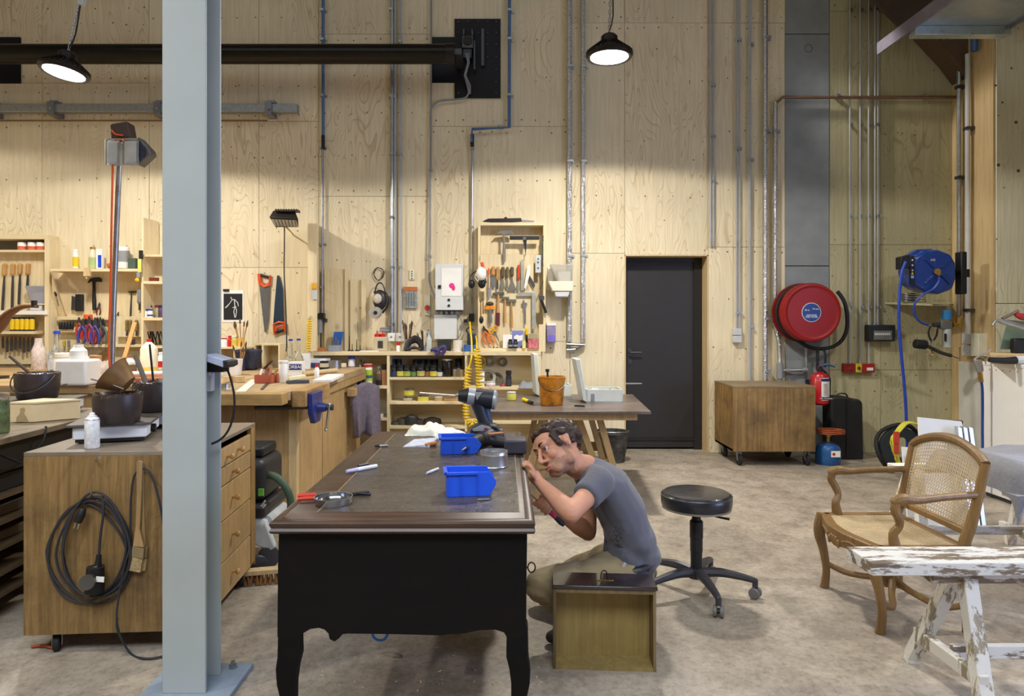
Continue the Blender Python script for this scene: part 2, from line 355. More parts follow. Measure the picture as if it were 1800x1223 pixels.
def panel(x0, x1, z0, z1, m=PLY, Y=WY, par=None, jit=0.0, rows=True):
    g = .0022
    o = B().box(x0+g, x1-g, Y+jit, Y+.02, z0+g, z1-g).build('plywood_panel', m, par or wallb, smooth=False)
    if rows:
        for z in ((z0+.06), (z1-.06), (z0+z1)/2+rnd.uniform(-.1, .1), z0+(z1-z0)*.25, z0+(z1-z0)*.75):
            n = max(2, int((x1-x0)/.15))
            for k in range(n):
                if rnd.random() < .85: screw(x0+.05+(x1-x0-.1)*k/max(1, n-1)+rnd.uniform(-.02, .02), z+rnd.uniform(-.012, .012), Y+jit, rnd.uniform(.005, .010))
        for k in range(int((x1-x0)*(z1-z0)*3)): screw(rnd.uniform(x0+.05, x1-.05), rnd.uniform(z0+.1, z1-.1), Y+jit, rnd.uniform(.004, .009))
for i in range(len(cols)-1):
    xa, xb = P(cols[i], 0, WY).x, P(cols[i+1], 0, WY).x
    if i < 5: seams = [-400, -30, 146, 213, 620, 795.6] if i < 3 else [-400, -30, 213, 470, 795.6]
    elif i == 5: seams = [-400, 60, 345, 795.6]
    elif i == 6: seams = [-400, -100, 222, 600, 795.6]
    elif i == 7: seams = [-400, 40, 445, 795.6]
    elif i == 8: seams = [-400, 40, 448]
    else: seams = [-400, 40, 434, 795.6]
    for k in range(len(seams)-1):
        z1, z0 = P(0, seams[k], WY).z, max(0, P(0, seams[k+1], WY).z)
        panel(xa, xb, z0, z1, jit=rnd.choice([0, .0015, .003]))
for a_, b2, m_ in ((1458, 1548, PLYDIM), (1548, 1674, PLYDIM)):
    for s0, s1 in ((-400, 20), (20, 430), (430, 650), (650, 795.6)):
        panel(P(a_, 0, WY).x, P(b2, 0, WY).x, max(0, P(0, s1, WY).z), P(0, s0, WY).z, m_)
tag(scr.build('screw_heads', mat('7d6337', .6), wallb, smooth=False), kind='stuff')
# concrete column standing in the wall
cc = B(); cx0, cx1 = P(1380, 0, WY).x, P(1457, 0, WY).x
for z0, z1 in ((0, 2.02), (2.03, 4.53), (4.54, 6.5)): cc.box(cx0, cx1, WY-.005, WY+.25, z0, z1)
cc = struct(cc, 'trim_1', CONC, smooth=False); cc['label'] = 'grey cast concrete column set into the plywood wall'
hx = B(); h0 = P(1421, 85, WY-.005); hx.lathe([(.05, 0), (.05, .003), (.040, .003), (.040, 0), (.05, 0)], (h0.x, h0.y, h0.z), 6, (0, -1, 0)); hx.build('formwork_mark', mat('6f7476', .8), cc)

# door and its reveal
rv = B(); dY = WY+.21
rv.box(DX1-.012, DX1+.001, WY-.004, dY, 0, DZ); rv.box(DX0-.001, DX0+.012, WY-.004, dY, 0, DZ); rv.box(DX0, DX1, WY-.004, dY, DZ-.012, DZ+.001)
struct(rv, 'trim_2', STUD, smooth=False)['label'] = 'timber reveal lining around the black door'
d = struct(B().box(DX0+.012, DX1-.012, dY, dY+.06, .02, DZ-.012), 'door_1', mat('2b2a2b', .5, var=.05), bevel=.003)
d['label'] = 'plain black door with a dark metal handle'
fr = B(); bd = mat('222122', .5, var=.05)
kids((B().box(DX0+.012, DX0+.05, dY-.02, dY+.02, .0, DZ-.012).box(DX1-.10, DX1-.012, dY-.02, dY+.02, 0, DZ-.012).box(DX0+.05, DX1-.10, dY-.02, dY+.02, DZ-.06, DZ-.012), 'door_frame', bd, d),
     (B().box(DX0+.05, DX1-.10, dY-.012, dY, .10, .13), 'kick_rail', bd, d),
     (B().cyl((DX0+.09, dY, 1.08), (DX0+.09, dY-.06, 1.08), .011).tube([(DX0+.09, dY-.06, 1.08), (DX0+.21, dY-.06, 1.08)], .010, 8).box(DX0+.07, DX0+.11, dY-.008, dY, 1.04, 1.12), 'door_handle', DSTEEL, d),
     (B().box(DX0+.07, DX0+.11, dY-.008, dY, .94, 1.0).cyl((DX0+.09, dY-.008, .97), (DX0+.09, dY-.02, .97), .012), 'lock_rose', DSTEEL, d))
struct(B().box(DX0-.1, DX1+.1, dY+.07, dY+.2, 0, DZ+.1), 'wall_corridor', BLACKM, smooth=False)

# right wall (plane x = RX) with an opening into a side bay
RX = P(1674, 0, WY).x; OY = 6.78; OZ = H+529*OY/FOC
wr = struct(B().box(RX+.02, RX+.3, OY, 8, 0, 6.5).box(RX+.02, RX+.3, -3, OY, OZ, 6.5), 'wall_right', STUD, smooth=False)
wr['label'] = 'right wall of timber studs and plywood with an opening to a side bay'
kids((B().box(RX-.002, RX+.02, 7.26, WY, 1.15, 6.5), 'corner_stud', STUD, wr, dict(smooth=False)),
     (B().box(RX, RX+.02, OY+.002, 7.255, .98, 5.6), 'plywood_panel', STUD, wr, dict(smooth=False)),
     (B().box(RX-.003, RX+.02, OY+.002, 7.29, 0, 1.0), 'plaster_panel', PLASTER, wr, dict(smooth=False)),
     (B().box(RX-.002, RX+.02, 7.29, WY, 0, 1.15), 'corner_stud', STUD, wr, dict(smooth=False)),
     (B().box(RX, RX+.02, 3.4, OY, OZ-.002, 5.6), 'header_board', BEAMW, wr, dict(smooth=False)))
bay_w = struct(B().box(RX+.02, 7.4, OY, OY+.2, 0, OZ+.1), 'wall_bay', PLYB, smooth=False); bay_w['label'] = 'greenish plywood wall at the back of the side bay'
for z0, z1 in ((0, 1.6), (1.6, 4.39)):
    B().box(RX+.022, 7.3, OY-.018, OY, z0+.003, z1-.003).build('plywood_panel', PLYB, bay_w, smooth=False)
sc2 = scr; scr = B()
for px, py in ((1757, 45), (1790, 50), (1755, 203), (1786, 215), (1750, 150), (1765, 330), (1790, 300), (1752, 420), (1762, 180), (1778, 120), (1755, 290)):
    q = P(px, py, OY-.018); screw(q.x, q.z, OY-.018, rnd.choice([.012, .018, .007]))
tag(scr.build('screw_heads', mat('6a5a38', .6), bay_w, smooth=False), kind='stuff')
struct(B().box(RX+.0, 7.4, 2.5, OY, OZ, OZ+.12), 'ceiling_bay', WHITE, smooth=False)
struct(B().box(7.3, 7.42, -3, 7, 0, OZ), 'wall_bay_side', PLYDIM, smooth=False)
# rest of the hall, out of frame
wl = struct(B().box(-7.1, -7, -3, 8, 0, 6.5), 'wall_left', PLY, smooth=False); wl['label'] = 'plywood side wall at the far left'
struct(B().box(-7, 7.4, -3, 8, 6.5, 6.6), 'ceiling', mat('8a8378', .8), smooth=False)['label'] = 'hall ceiling high above the lamps'
struct(B().box(-7, 7.4, -3.12, -3, 0, 6.5), 'wall_front', PLY, smooth=False)

# dark sloping soffit and joists high at the right
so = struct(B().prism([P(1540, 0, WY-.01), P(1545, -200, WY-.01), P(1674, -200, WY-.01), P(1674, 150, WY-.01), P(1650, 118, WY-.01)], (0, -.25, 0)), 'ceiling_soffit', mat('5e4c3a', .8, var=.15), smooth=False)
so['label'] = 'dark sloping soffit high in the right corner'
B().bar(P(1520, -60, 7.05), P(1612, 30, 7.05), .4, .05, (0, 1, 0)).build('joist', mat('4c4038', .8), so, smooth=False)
# galvanised tray running towards the camera
tr = T('steel_tray', 'galvanised steel tray hanging high in the top right corner', 'cable tray', (3.8, 6.6, 4.0))
tA = P(1541, 97, 6.7); zt = tA.z
kids((B().box(tA.x, tA.x+.02, 3.0, 6.7, zt, zt+.12), 'side_rail', mat('8c8795', .5, .5), tr, dict(bevel=.004)),
     (B().box(tA.x+.02, tA.x+.86, 3.0, 6.2, zt+.03, zt+.04), 'tray_floor', mat('aab4bc', .35, .7, var=.1), tr),
     (B().box(tA.x+.86, tA.x+.88, 3.0, 6.2, zt, zt+.12), 'side_rail', mat('8c8795', .5, .5), tr, dict(bevel=.004)),
     (B().box(tA.x+.02, tA.x+.88, 6.1, 6.2, zt-.05, zt+.03), 'end_bracket', mat('b9c6c6', .3, .7, var=.1), tr, dict(bevel=.004)))
# ------------------------------------------------------------------ steel column
c0 = P(285, 0, 2.56).x; c1 = P(361.5, 0, 2.56).x; PM = mat('a3aaa9', .55, var=.05, scale=3, bump=.05)
co = struct(B().box(c0, c1, 2.56, 2.572, .02, 6.5).box(c0, c1, 2.69, 2.702, .02, 6.5).box((c0+c1)/2-.004, (c0+c1)/2+.004, 2.572, 2.69, .02, 6.5), 'trim_3', PM, bevel=.002)
co['label'] = 'pale grey painted steel column of H section in the left foreground'
kids((B().box(c0-.08, c1+.095, 2.44, 2.79, 0, .02), 'base_plate', mat('8793a0', .5, var=.12), co, dict(bevel=.002)),
     (B().lathe([(.016, .02), (.016, .034), (.009, .034), (.009, .048), (.001, .05)], (P(411, 1182, 2.76).x, 2.75, 0), 6), 'anchor_bolt', STEEL, co))
# control box and socket fixed to the column
bx = T('wall_lamp', 'grey tilted box lamp clamped to the steel column with a black cable', 'lamp', (c1, 2.6, 1.2))
ct = P(362, 622, 2.585)
kids((B().prism([P(360, 622, 2.575), P(392, 632, 2.575), P(396, 640, 2.575), P(392, 646, 2.575), P(360, 635, 2.575)], (0, .10, 0)), 'housing', mat('9aa3b8', .4), bx, dict(bevel=.003)),
     (B().prism([P(391, 633, 2.574), P(400, 634, 2.574), P(401, 643, 2.574), P(392, 648, 2.574)], (0, .10, 0)), 'end_cap', BLACK, bx, dict(bevel=.003)),
     (B().box(ct.x-.02, ct.x+.05, 2.62, 2.68, 1.24-.02, 1.26), 'mount', BLACK, bx),
     (B().ptube([(393, 641), (402, 655), (409, 680), (412, 700), (411, 725), (405, 748), (396, 764), (385, 774), (372, 780)], 2.64, .0045, 8), 'cable', BLACK, bx))
sk = T('socket', 'white plug socket fixed inside the steel column flange', 'socket', (c1, 2.65, 1.1))
kids((B().pbox(350, 655, 372, 688, 2.66, .03), 'cover', LGREY, sk, dict(bevel=.003)), (B().pbox(360, 649, 368, 660, 2.645, .03), 'plug', LGREY, sk, dict(bevel=.003)))

# ------------------------------------------------------------------ conduits, pipes and ducts on the wall
def pipe(x0, pts, r, m, label, name='conduit', clips=(), cm=GALV, d=.03, group=None, cat='pipe', cap=None, n=8):
    t = T(name, label, cat, W(x0, 300, 0), group)
    B().tube([W(x, y, d+r) for x, y in pts], r, n, sm=(name == 'cable')).build('pipe', m, t)
    for x, y in clips:
        q = W(x, y, 0); c = B().box(q.x-r*1.15, q.x+r*1.15, WY-d-2*r-.004, WY, q.z-.012, q.z+.012); c.box(q.x+r, q.x+r+(.03 if r > .012 else .008), WY-.012, WY, q.z-.012, q.z+.012)
        c.build('pipe_clip', cm, t, smooth=False)
    return t
def straight(x, ya, yb, r, m, label, **k):
    cl = k.pop('cl', [ya+60, (ya+yb)/2, yb-50]); return pipe(x, [(x, ya), (x, yb)], r, m, label, clips=[(x, c) for c in cl], **k)
TOP = -160
straight(568, TOP, 250, .017, BCOND, 'upper blue-grey conduit on the wall above the floodlight', cl=[21, 72, 170])
t = straight(567, 250, 552, .013, GALV, 'thin steel conduit dropping from the blue conduit to the air regulator', cl=[262, 430, 505]); B().tube([W(568, 238, .05), W(568, 262, .05)], .02, 10).build('coupling', BLACK, t)
straight(689, TOP, 585, .018, GALV, 'wide grey conduit ending above the white junction boxes', cl=[20, 172, 272, 383, 470, 570])
straight(695, TOP, 585, .012, CONDUIT, 'second conduit hugging the wide grey conduit', cl=[172, 272])
straight(704, TOP, 590, .010, CONDUIT, 'slim conduit right of the wide grey conduit', cl=[75, 272, 470])
pipe(757, [(758, TOP), (757.5, 180), (756, 350), (754, 470), (756, 500), (766, 525)], .011, GREY, 'grey cable running down the wall to the white control cabinet', 'cable', cat='cable', clips=[(757, 300), (755, 450)])
t = pipe(893, [(896, TOP), (895, 224), (830, 227), (829, 250)], .018, BCOND, 'blue-grey conduit stepping left beside the black motor plate', clips=[(896, 22), (896, 72), (895, 170), (878, 225)], d=.04)
t = straight(830, 250, 565, .012, GALV, 'thin steel conduit running down beside the tool cabinet', cl=[262, 400]); B().tube([W(830, 236, .05), W(830, 258, .05)], .02, 10).build('coupling', BLACK, t)
t = straight(1001, TOP, 600, .028, FOIL, 'foil-wrapped pipe, left one of the pair above the white appliance', cl=[120, 285, 450], name='insulated_pipe')
t = straight(1025, TOP, 602, .025, FOIL, 'foil-wrapped pipe, right one of the pair above the white appliance', cl=[120, 285, 450], name='insulated_pipe')
t = pipe(1000, [(996, 605), (1027, 606), (1012, 614), (996, 615)], .02, STEEL, 'steel pipe elbows joining under the pair of foil pipes', 'pipe_joint', n=10)
for x in (1249, 1254): straight(x, TOP, 432, .011, CONDUIT, 'pale conduit, %s of the pair ending above the door corner' % ('left' if x == 1249 else 'right'), cl=[152, 241, 320])
t = straight(1294.5, TOP, 590, .009, CONDUIT, 'left thin conduit running down to the grey wall socket', cl=[72, 263, 550])
t = straight(1300, TOP, 590, .009, CONDUIT, 'right thin conduit running down to the grey wall socket', cl=[72, 263, 550])
straight(1318, TOP, 735, .015, CONDUIT, 'grey conduit between wall socket and foil pipe, reaching behind the cart', cl=[80, 282, 574])
t = straight(1345, TOP, 720, .028, FOIL, 'tall foil-wrapped pipe beside the concrete column', cl=[70, 233, 560, 652], name='insulated_pipe')
t = pipe(1362, [(1363, 180), (1362, 570), (1369, 600), (1371, 640)], .024, FOIL, 'foil-wrapped pipe hanging from the copper pipe and bending at its foot', 'insulated_pipe', clips=[(1362, 233), (1362, 560)])
t = pipe(1420, [(1363, 182), (1376, 171), (1680, 171)], .018, mat('8a705c', .4, .7), 'copper pipe running across the concrete column to the right corner', 'copper_pipe', clips=[(1468, 171), (1622, 171)], d=.04)
for x, yb, lab in ((1494, 640, 'thin conduit leading to the left red alarm box'), (1512, 640, 'thin conduit leading to the yellow alarm box'), (1527, 640, 'thin conduit leading to the right red alarm box'),
                   (1538, 572, 'left conduit entering the black fuse box'), (1543, 572, 'right conduit entering the black fuse box')):
    straight(x, TOP, yb, .009, CONDUIT, lab, cl=[20, 220, 380, 540])
t = T('pipe_valve', 'grey valve body with a side pipe feeding the fire hose reel', 'valve', W(1370, 640))
kids((B().tube([W(1371, 638, .06), W(1371, 665, .06)], .035, 12).tube([W(1371, 665, .06), W(1371, 690, .06)], .025, 12), 'valve_body', GREY, t),
     (B().tube([W(1371, 651, .06), W(1415, 650, .06), W(1417, 645, .06), W(1417, 612, .06)], .016, 10, sm=False), 'side_pipe', GALV, t), (B().tube([W(1381, 651, .06), W(1388, 651, .06)], .024, 10), 'fitting', GREY, t), (B().tube([W(1410, 650, .06), W(1419, 650, .06)], .024, 10), 'fitting', GREY, t))
# right wall pipes
def rpipe(px, ya, yb, Y, r, m, label, clips=(), d=.03):
    x = RX-d-r; k = (px-CX)/FOC; Yr = x/k
    t = T('conduit', label, 'pipe', (x, Yr, 3))
    B().tube([(x, Yr, H-(ya-CY)*Yr/FOC), (x, Yr, H-(yb-CY)*Yr/FOC)], r, 10).build('pipe', m, t)
    for c in clips:
        z = H-(c-CY)*Yr/FOC; B().box(x-r-.006, RX, Yr-r-.012, Yr+r+.012, z-.015, z+.015).build('pipe_clip', DSTEEL, t, smooth=False)
rpipe(1686, 60, 555, 7, .022, GALV, 'steel air pipe on the right wall beside the blue hose reel', (153, 312, 474))
rpipe(1701, 95, 590, 7, .024, LGREY, 'pale grey conduit with a blue connector at the top of right wall', (226, 545))
q = P(1710, 78, 6.95); one(B().cyl((RX-.07, q.y, q.z-.07), (RX-.07, q.y, q.z+.09), .035, n=10).cyl((RX-.07, q.y, q.z+.09), (RX-.07, q.y, q.z+.12), .022, n=10), 'cable_connector', mat('3f5f93', .4), 'blue plug connector hanging under the steel tray', 'connector')

# ------------------------------------------------------------------ steel plates, motor tube, rail
pl = T('motor_plate', 'black perforated steel plate with exposed motor parts on the upper wall', 'motor mount', W(840, 172))
PB = mat('15151b', .5, .3, var=.1)
kids((B().pbox(799, 33, 880, 172, WY-.02, .02), 'steel_plate', PB, pl), (B().pbox(758, 65, 799, 145, WY-.015, .015), 'side_plate', PB, pl))
bs = [(806, 38), (823, 38), (841, 38), (857, 38), (872, 38), (806, 57), (841, 57), (872, 57), (857, 57), (872, 77), (857, 77), (872, 100), (857, 100), (872, 122), (872, 144), (806, 163), (872, 163)]
for x, y in bs:
    B().cyl(W(x, y, .02), W(x, y, .032), .012, .009, n=6).build('bolt', mat('5a5c66', .4, .8), pl)
kids((B().pbox(846, 50, 851, 115, WY-.06, .04), 'guide_bar', DSTEEL, pl), (B().pbox(812, 62, 832, 84, WY-.12, .1).pbox(813, 50, 817, 62, WY-.10, .08).pbox(828, 50, 832, 62, WY-.10, .08).pbox(832, 70, 836, 122, WY-.10, .08), 'motor_bracket', DSTEEL, pl, dict(bevel=.006)),
     (B().cyl(W(822, 70, .12), W(822, 70, .15), .05).box(W(815, 0).x, W(830, 0).x, WY-.1, WY-.02, W(0, 108).z, W(0, 92).z), 'motor', mat('3b3c40', .35, .7), pl, dict(bevel=.004)))
wires = B()
for k in range(4): wires.tube([W(818+k*2, 93, .1), W(822+k, 110, .12), W(816+k, 132, .1), W(821+k*2, 150, .09), W(824+k, 165, .05)], .005, 5)
wires.tube([W(824, 163, .05), W(818, 172, .04), (W(800, 175, .04)), W(776, 177, .04), W(764, 183, .04), W(757, 195, .04), W(757, 230, .04)], .011, 7)
wires.build('cable_bundle', GREY, pl)
tb = T('motor_tube', 'long dark steel drive tube running across the upper wall', 'steel tube', W(400, 112, .4))
DT = mat('27241f', .32, .6, var=.1)
kids((B().cyl((P(-200, 95, 7.05).x, 7.05, W(0, 95, .35).z), (W(786, 95, .35).x, 7.05, W(0, 95, .35).z), .10, n=28), 'tube', DT, tb),
     (B().cyl((W(784, 95, .35).x, 7.05, W(0, 95, .35).z), (W(800, 95, .35).x, 7.05, W(0, 95, .35).z), .105, n=28), 'end_collar', mat('2a2826', .4, .5), tb, dict(bevel=.004)),
     (B().box(W(800, 0, .35).x-.02, W(812, 0, .35).x, 6.98, 7.40, W(0, 100, .35).z, W(0, 90, .35).z), 'shaft', DSTEEL, tb))
one(B().pbox(-30, 65, 35, 146, WY-.02, .02), 'steel_plate', PB, 'black steel plate behind the drive tube at the left edge', 'steel plate')
rl = T('steel_rail', 'galvanised square rail clamped to the upper left wall', 'rail', W(250, 190))
kids((B().pbox(-120, 182, 522, 196, WY-.16, .09), 'rail', GALV, rl, dict(bevel=.004)), (B().pbox(-120, 211, 470, 213, WY-.01, .01), 'seam_strip', mat('8a7040', .6), rl))
for x in (-20, 90, 277, 473):
    B().pbox(x-8, 178, x+4, 201, WY-.18, .18).pbox(x-3, 176, x+9, 181, WY-.15, .15).cyl(W(x-2, 190, .18), W(x-2, 190, .20), .012).build('rail_clamp', mat('8b8f95', .4, .8), rl, smooth=False)
# ------------------------------------------------------------------ high-bay lamps
def lamp(p, label, tilt, gl):
    t = T('pendant_lamp', label, 'lamp', p)
    prof = [(.175, -.012), (.185, 0), (.185, .015), (.15, .045), (.10, .075), (.07, .09), (.065, .15), (.05, .165), (.012, .168)]
    sh = B().lathe(prof, p, 32).build('housing', mat('2a2220', .4, .5), t)
    for k in range(28):
        a = 2*PI*k/28; c, s_ = math.cos(a), math.sin(a)
        B().bar(p+V((c*.18, s_*.18, .018)), p+V((c*.075, s_*.075, .10)), .006, .02).build('cooling_fin', mat('221c1a', .4, .5), sh, smooth=False)
    B().lathe([(.15, -.014), (.15, -.004), (.16, -.004)], p, 32).build('lens', mat('fff8e8', .3, var=0, emit=gl), t)
    B().lathe([(.162, -.018), (.175, -.018), (.175, -.006), (.162, -.006), (.162, -.018)], p, 32).build('bezel', BLACK, t)
    top = p+V((0, 0, .17)); ch = B()
    k = 0; z = 0
    while z < 2.5:
        ax = (1, 0) if k % 2 else (0, 1)
        q = top+V((.015*math.sin(z*2), 0, z+.02))
        ch.tube([q+V((.010*math.cos(a)*ax[0], .010*math.cos(a)*ax[1], .020*math.sin(a))) for a in [i*PI/4 for i in range(8)]], .003, 4, closed=True)
        z += .031; k += 1
    ch.build('chain', STEEL, t)
    B().tube([top+V((-.01, 0, 0)), top+V((.03, .0, .15)), top+V((.02, 0, .5)), top+V((.035, 0, .9)), top+V((.02, 0, 2.4))], .006, 6).build('cable', BLACK, t)
    B().box(top.x+.005, top.x+.055, top.y-.02, top.y+.02, top.z+.40, top.z+.54).build('connector', LGREY, t, bevel=.004)
    t.rotation_euler = tilt
lamp(LAMPR, 'round black high-bay lamp hanging from a chain near the top centre', (0, 0, 0), 14)
lamp(LAMPL, 'round black high-bay lamp hanging over the left workbench', (R(-6), R(7), 0), 14)
# ================================================================== furniture
def caster(par, p, r=.035, side=0, h=.09, brake=False):
    """swivel caster hanging under point p (top), wheel axis along the horizontal angle `side`"""
    p = V(p); a = V((math.cos(side), math.sin(side), 0)); c = V((p.x, p.y, r))+V((a.y, -a.x, 0))*.02
    f = B().box(p.x-.03, p.x+.03, p.y-.03, p.y+.03, p.z-.006, p.z)
    for s_ in (-1, 1): f.prism([c+a*s_*.018+V((0, 0, -.008))+V((a.y, -a.x, 0))*.012, c+a*s_*.018+V((0, 0, -.008))-V((a.y, -a.x, 0))*.012, V((p.x, p.y, p.z))+a*s_*.018-V((a.y, -a.x, 0))*.022, V((p.x, p.y, p.z))+a*s_*.018+V((a.y, -a.x, 0))*.022], a*.003)
    k = f.build('caster', GALV, par)
    w = B().lathe([(.008, -.014), (r*.8, -.014), (r, -.009), (r, .009), (r*.8, .014), (.008, .014)], c, 20, a).build('wheel', RUB, k)
    return k

# ---- writing desk in the middle foreground
DT_, DL, DR, DF, DB = .78, -.75, .098, 2.17, 3.97
dk = T('writing_desk', 'large dark antique writing desk with a leather-inlaid top and curved legs', 'desk', ((DL+DR)/2, 3.05, 0))
LEA = wood('inlaid_leather', '4d443b', '29221d', grain='X', dirt=.6, dirtcol='1a1512', rough=.24, tone=.3, fine=.5, dscale=5)
_n = LEA.node_tree; _p = _n.nodes['Principled BSDF']; _t = _n.nodes.new('ShaderNodeTexCoord')
_a = _n.nodes.new('ShaderNodeTexNoise'); _a.inputs['Scale'].default_value = 16; _a.inputs['Detail'].default_value = 10; _a.inputs['Roughness'].default_value = .75; _a.inputs['Distortion'].default_value = 1.5
_n.links.new(_t.outputs['Object'], _a.inputs['Vector']); _b = _n.nodes.new('ShaderNodeBump'); _b.inputs['Strength'].default_value = .5; _b.inputs['Distance'].default_value = .006
_n.links.new(_a.outputs[0], _b.inputs['Height']); _n.links.new(_b.outputs[0], _p.inputs['Normal'])
_r = _n.nodes.new('ShaderNodeMapRange'); _r.inputs[1].default_value = .35; _r.inputs[2].default_value = .65; _r.inputs[3].default_value = .18; _r.inputs[4].default_value = .5; _n.links.new(_a.outputs[0], _r.inputs[0]); _n.links.new(_r.outputs[0], _p.inputs['Roughness'])
dkt = B()
def ring(x0, x1, y0, y1, z): return [(x0, y0, z), (x1, y0, z), (x1, y1, z), (x0, y1, z)]
prof = [(.012, -.045), (.004, -.042), (.0, -.034), (.006, -.026), (.002, -.018), (.0, -.010), (.010, -.001), (.022, 0), (.030, -.003), (.034, 0)]
vs = []; fs = []
for o_, z in prof: vs += ring(DL+o_, DR-o_, DF+o_, DB-o_, DT_+z)
for i in range(len(prof)-1):
    for k in range(4): fs.append((i*4+k, i*4+(k+1) % 4, i*4+4+(k+1) % 4, i*4+4+k))
fs += [(3, 2, 1, 0), tuple((len(prof)-1)*4+k for k in range(4))]
dkt.add(vs, fs); top = dkt.build('desk_top', WALNUTX, dk, ang=.9)
lx0, lx1, ly0, ly1 = DL+.13, DR-.05, DF+.10, DB-.10
B().box(lx0, lx1, ly0, ly1, DT_, DT_+.0012).build('leather_inlay', LEA, top, smooth=False)
B().box(lx0-.004, lx0, ly0, ly1, DT_, DT_+.0014).box(lx1, lx1+.003, ly0, ly1, DT_, DT_+.0014).build('inlay_border', mat('8f7a5c', .5), top, smooth=False)
EB = wood('ebonised_wood', '0b0a0a', '070607', grain='X', dirt=.25, dirtcol='20140e', rough=.6, tone=.25, fine=.5); EB.node_tree.nodes['Principled BSDF'].inputs['IOR'].default_value = 1.25
dY0 = 2.2
fp = [(490, 922), (927, 922), (926, 1000), (925, 1118), (895, 1128), (886, 1112), (870, 1107), (842, 1108), (815, 1114), (770, 1117), (690, 1115), (612, 1114), (602, 1115), (596, 1122), (588, 1128), (579, 1124), (577, 1114), (570, 1107), (560, 1104), (545, 1106), (530, 1115), (521, 1126), (487, 1120), (488, 1000)]
kids((B().ppoly(fp, dY0, .03), 'apron', EB, dk, dict(bevel=.003)))
bX0, bX1 = P(490, 0, dY0).x, P(926, 0, dY0).x
zb = H-(1110-CY)*dY0/FOC
kids((B().box(bX0+.002, bX0+.03, dY0+.03, 3.92, zb+.02, DT_-.04), 'side_panel', EB, dk), (B().box(bX1-.03, bX1-.002, dY0+.03, 2.75, zb+.02, DT_-.04), 'side_panel', EB, dk),
     (B().box(bX1-.03, bX1-.002, 3.32, 3.92, zb+.02, DT_-.04), 'side_panel', EB, dk),
     (B().box(bX1-.03, bX1-.002, 2.75, 3.32, DT_-.14, DT_-.04), 'drawer_front', EB, dk, dict(bevel=.003)),
     (B().box(bX0+.03, bX1-.03, 3.89, 3.92, zb+.02, DT_-.04), 'back_panel', EB, dk), (B().box(bX0+.03, bX1-.03, 2.3, 3.88, zb+.04, zb+.06), 'bottom_panel', EB, dk))
for sx in (0, 1):
    for yy in (dY0+.028, 3.89):
        o_ = 1 if sx else -1; xb = bX1 if sx else bX0
        cen = [(-.030, zb+.02, .034), (-.030, .33, .036), (-.022, .29, .034), (-.020, .24, .030), (-.026, .18, .024), (-.035, .11, .020), (-.040, .05, .019), (-.036, .012, .024), (-.036, 0, .024)]
        vs = []; fs = []
        for dx, z, r in cen:
            cx_ = xb+o_*dx
            vs += [(cx_-r, yy-r*.8, z), (cx_+r, yy-r*.8, z), (cx_+r, yy+r*.8, z), (cx_-r, yy+r*.8, z)]
        for i in range(len(cen)-1):
            for k in range(4): fs.append((i*4+k, i*4+(k+1) % 4, i*4+4+(k+1) % 4, i*4+4+k))
        fs += [(3, 2, 1, 0), tuple((len(cen)-1)*4+k for k in range(4))]
        B().add(vs, fs).build('leg', EB, dk, bevel=.006, ang=.9)
# key sticking out of the side drawer
kp = V((bX1, 2.6, H-(997-CY)*2.6/FOC))
one(B().cyl(kp, kp+V((.018, 0, 0)), .0035, n=6).tube([kp+V((.031+.014*math.cos(a), 0, .019*math.sin(a))) for a in [i*PI/8 for i in range(16)]], .0028, 6, closed=True), 'key', mat('3a3128', .4, .8), 'small key with an oval bow sticking out of the dark desk side', 'key')
one(B().tube([P(668+13*math.cos(a), 1113+12*math.sin(a), 2.95) for a in [i*PI/10 for i in range(20)]], .006, 6, closed=True), 'hose_ring', mat('2f6ea5', .5), 'blue ring of hose seen under the dark desk', 'hose')

# ---- drawer standing on its back end on the floor
dr = T('drawer', 'pulled-out wooden drawer standing on end on the floor beside the desk', 'drawer', (0, 0, 0))
DWI = wood('drawer_pine', 'a08a52', '6b5628', grain='Z', knots=1.6, rings=.3, dirt=.3, dirtcol='4a3c20', tone=.15, fine=.6)
DWO = wood('drawer_side', '7d6844', '4a3920', grain='Z', dirt=.3, tone=.15, fine=.6)
w_, h_, t_ = .415, .328, .115
kids((B().box(0, .012, 0, t_, 0, h_), 'side_board', DWO, dr, dict(bevel=.001)), (B().box(w_-.012, w_, 0, t_, 0, h_), 'side_board', DWO, dr, dict(bevel=.001)),
     (B().box(.012, w_-.012, 0, t_-.008, 0, .014), 'end_board', DWI, dr), (B().box(.012, w_-.012, t_-.008, t_, 0, h_), 'base_board', DWI, dr),
     (B().box(.012, w_-.012, .0, t_-.008, h_-.016, h_), 'inner_rail', DWO, dr),
     (B().box(.18, .245, .05, t_-.008, h_-.035, h_-.016), 'lock_case', mat('35302c', .5, .5), dr),
     (B().box(-.004, w_+.006, -.006, t_+.03, h_, h_+.016), 'drawer_front', mat('2a2223', .25, coat=.5, var=.2), dr, dict(bevel=.004)))
es = B()
for dx, r in ((0, .012), (-.018, .009), (.018, .009), (-.03, .005), (.03, .005)): es.sph((.215+dx, .055, h_+.017), (r, r*.7, .003), 10)
es.build('keyhole_plate', BRASS, dr); B().tube([(.2, .09, h_+.016), (.205, .092, h_+.04), (.222, .092, h_+.042), (.228, .09, h_+.016)], .0025, 6).build('handle', mat('3a342c', .4, .7), dr)
put(dr, (P(972, 0, 2.79).x, 2.78, 0), R(-3.5))

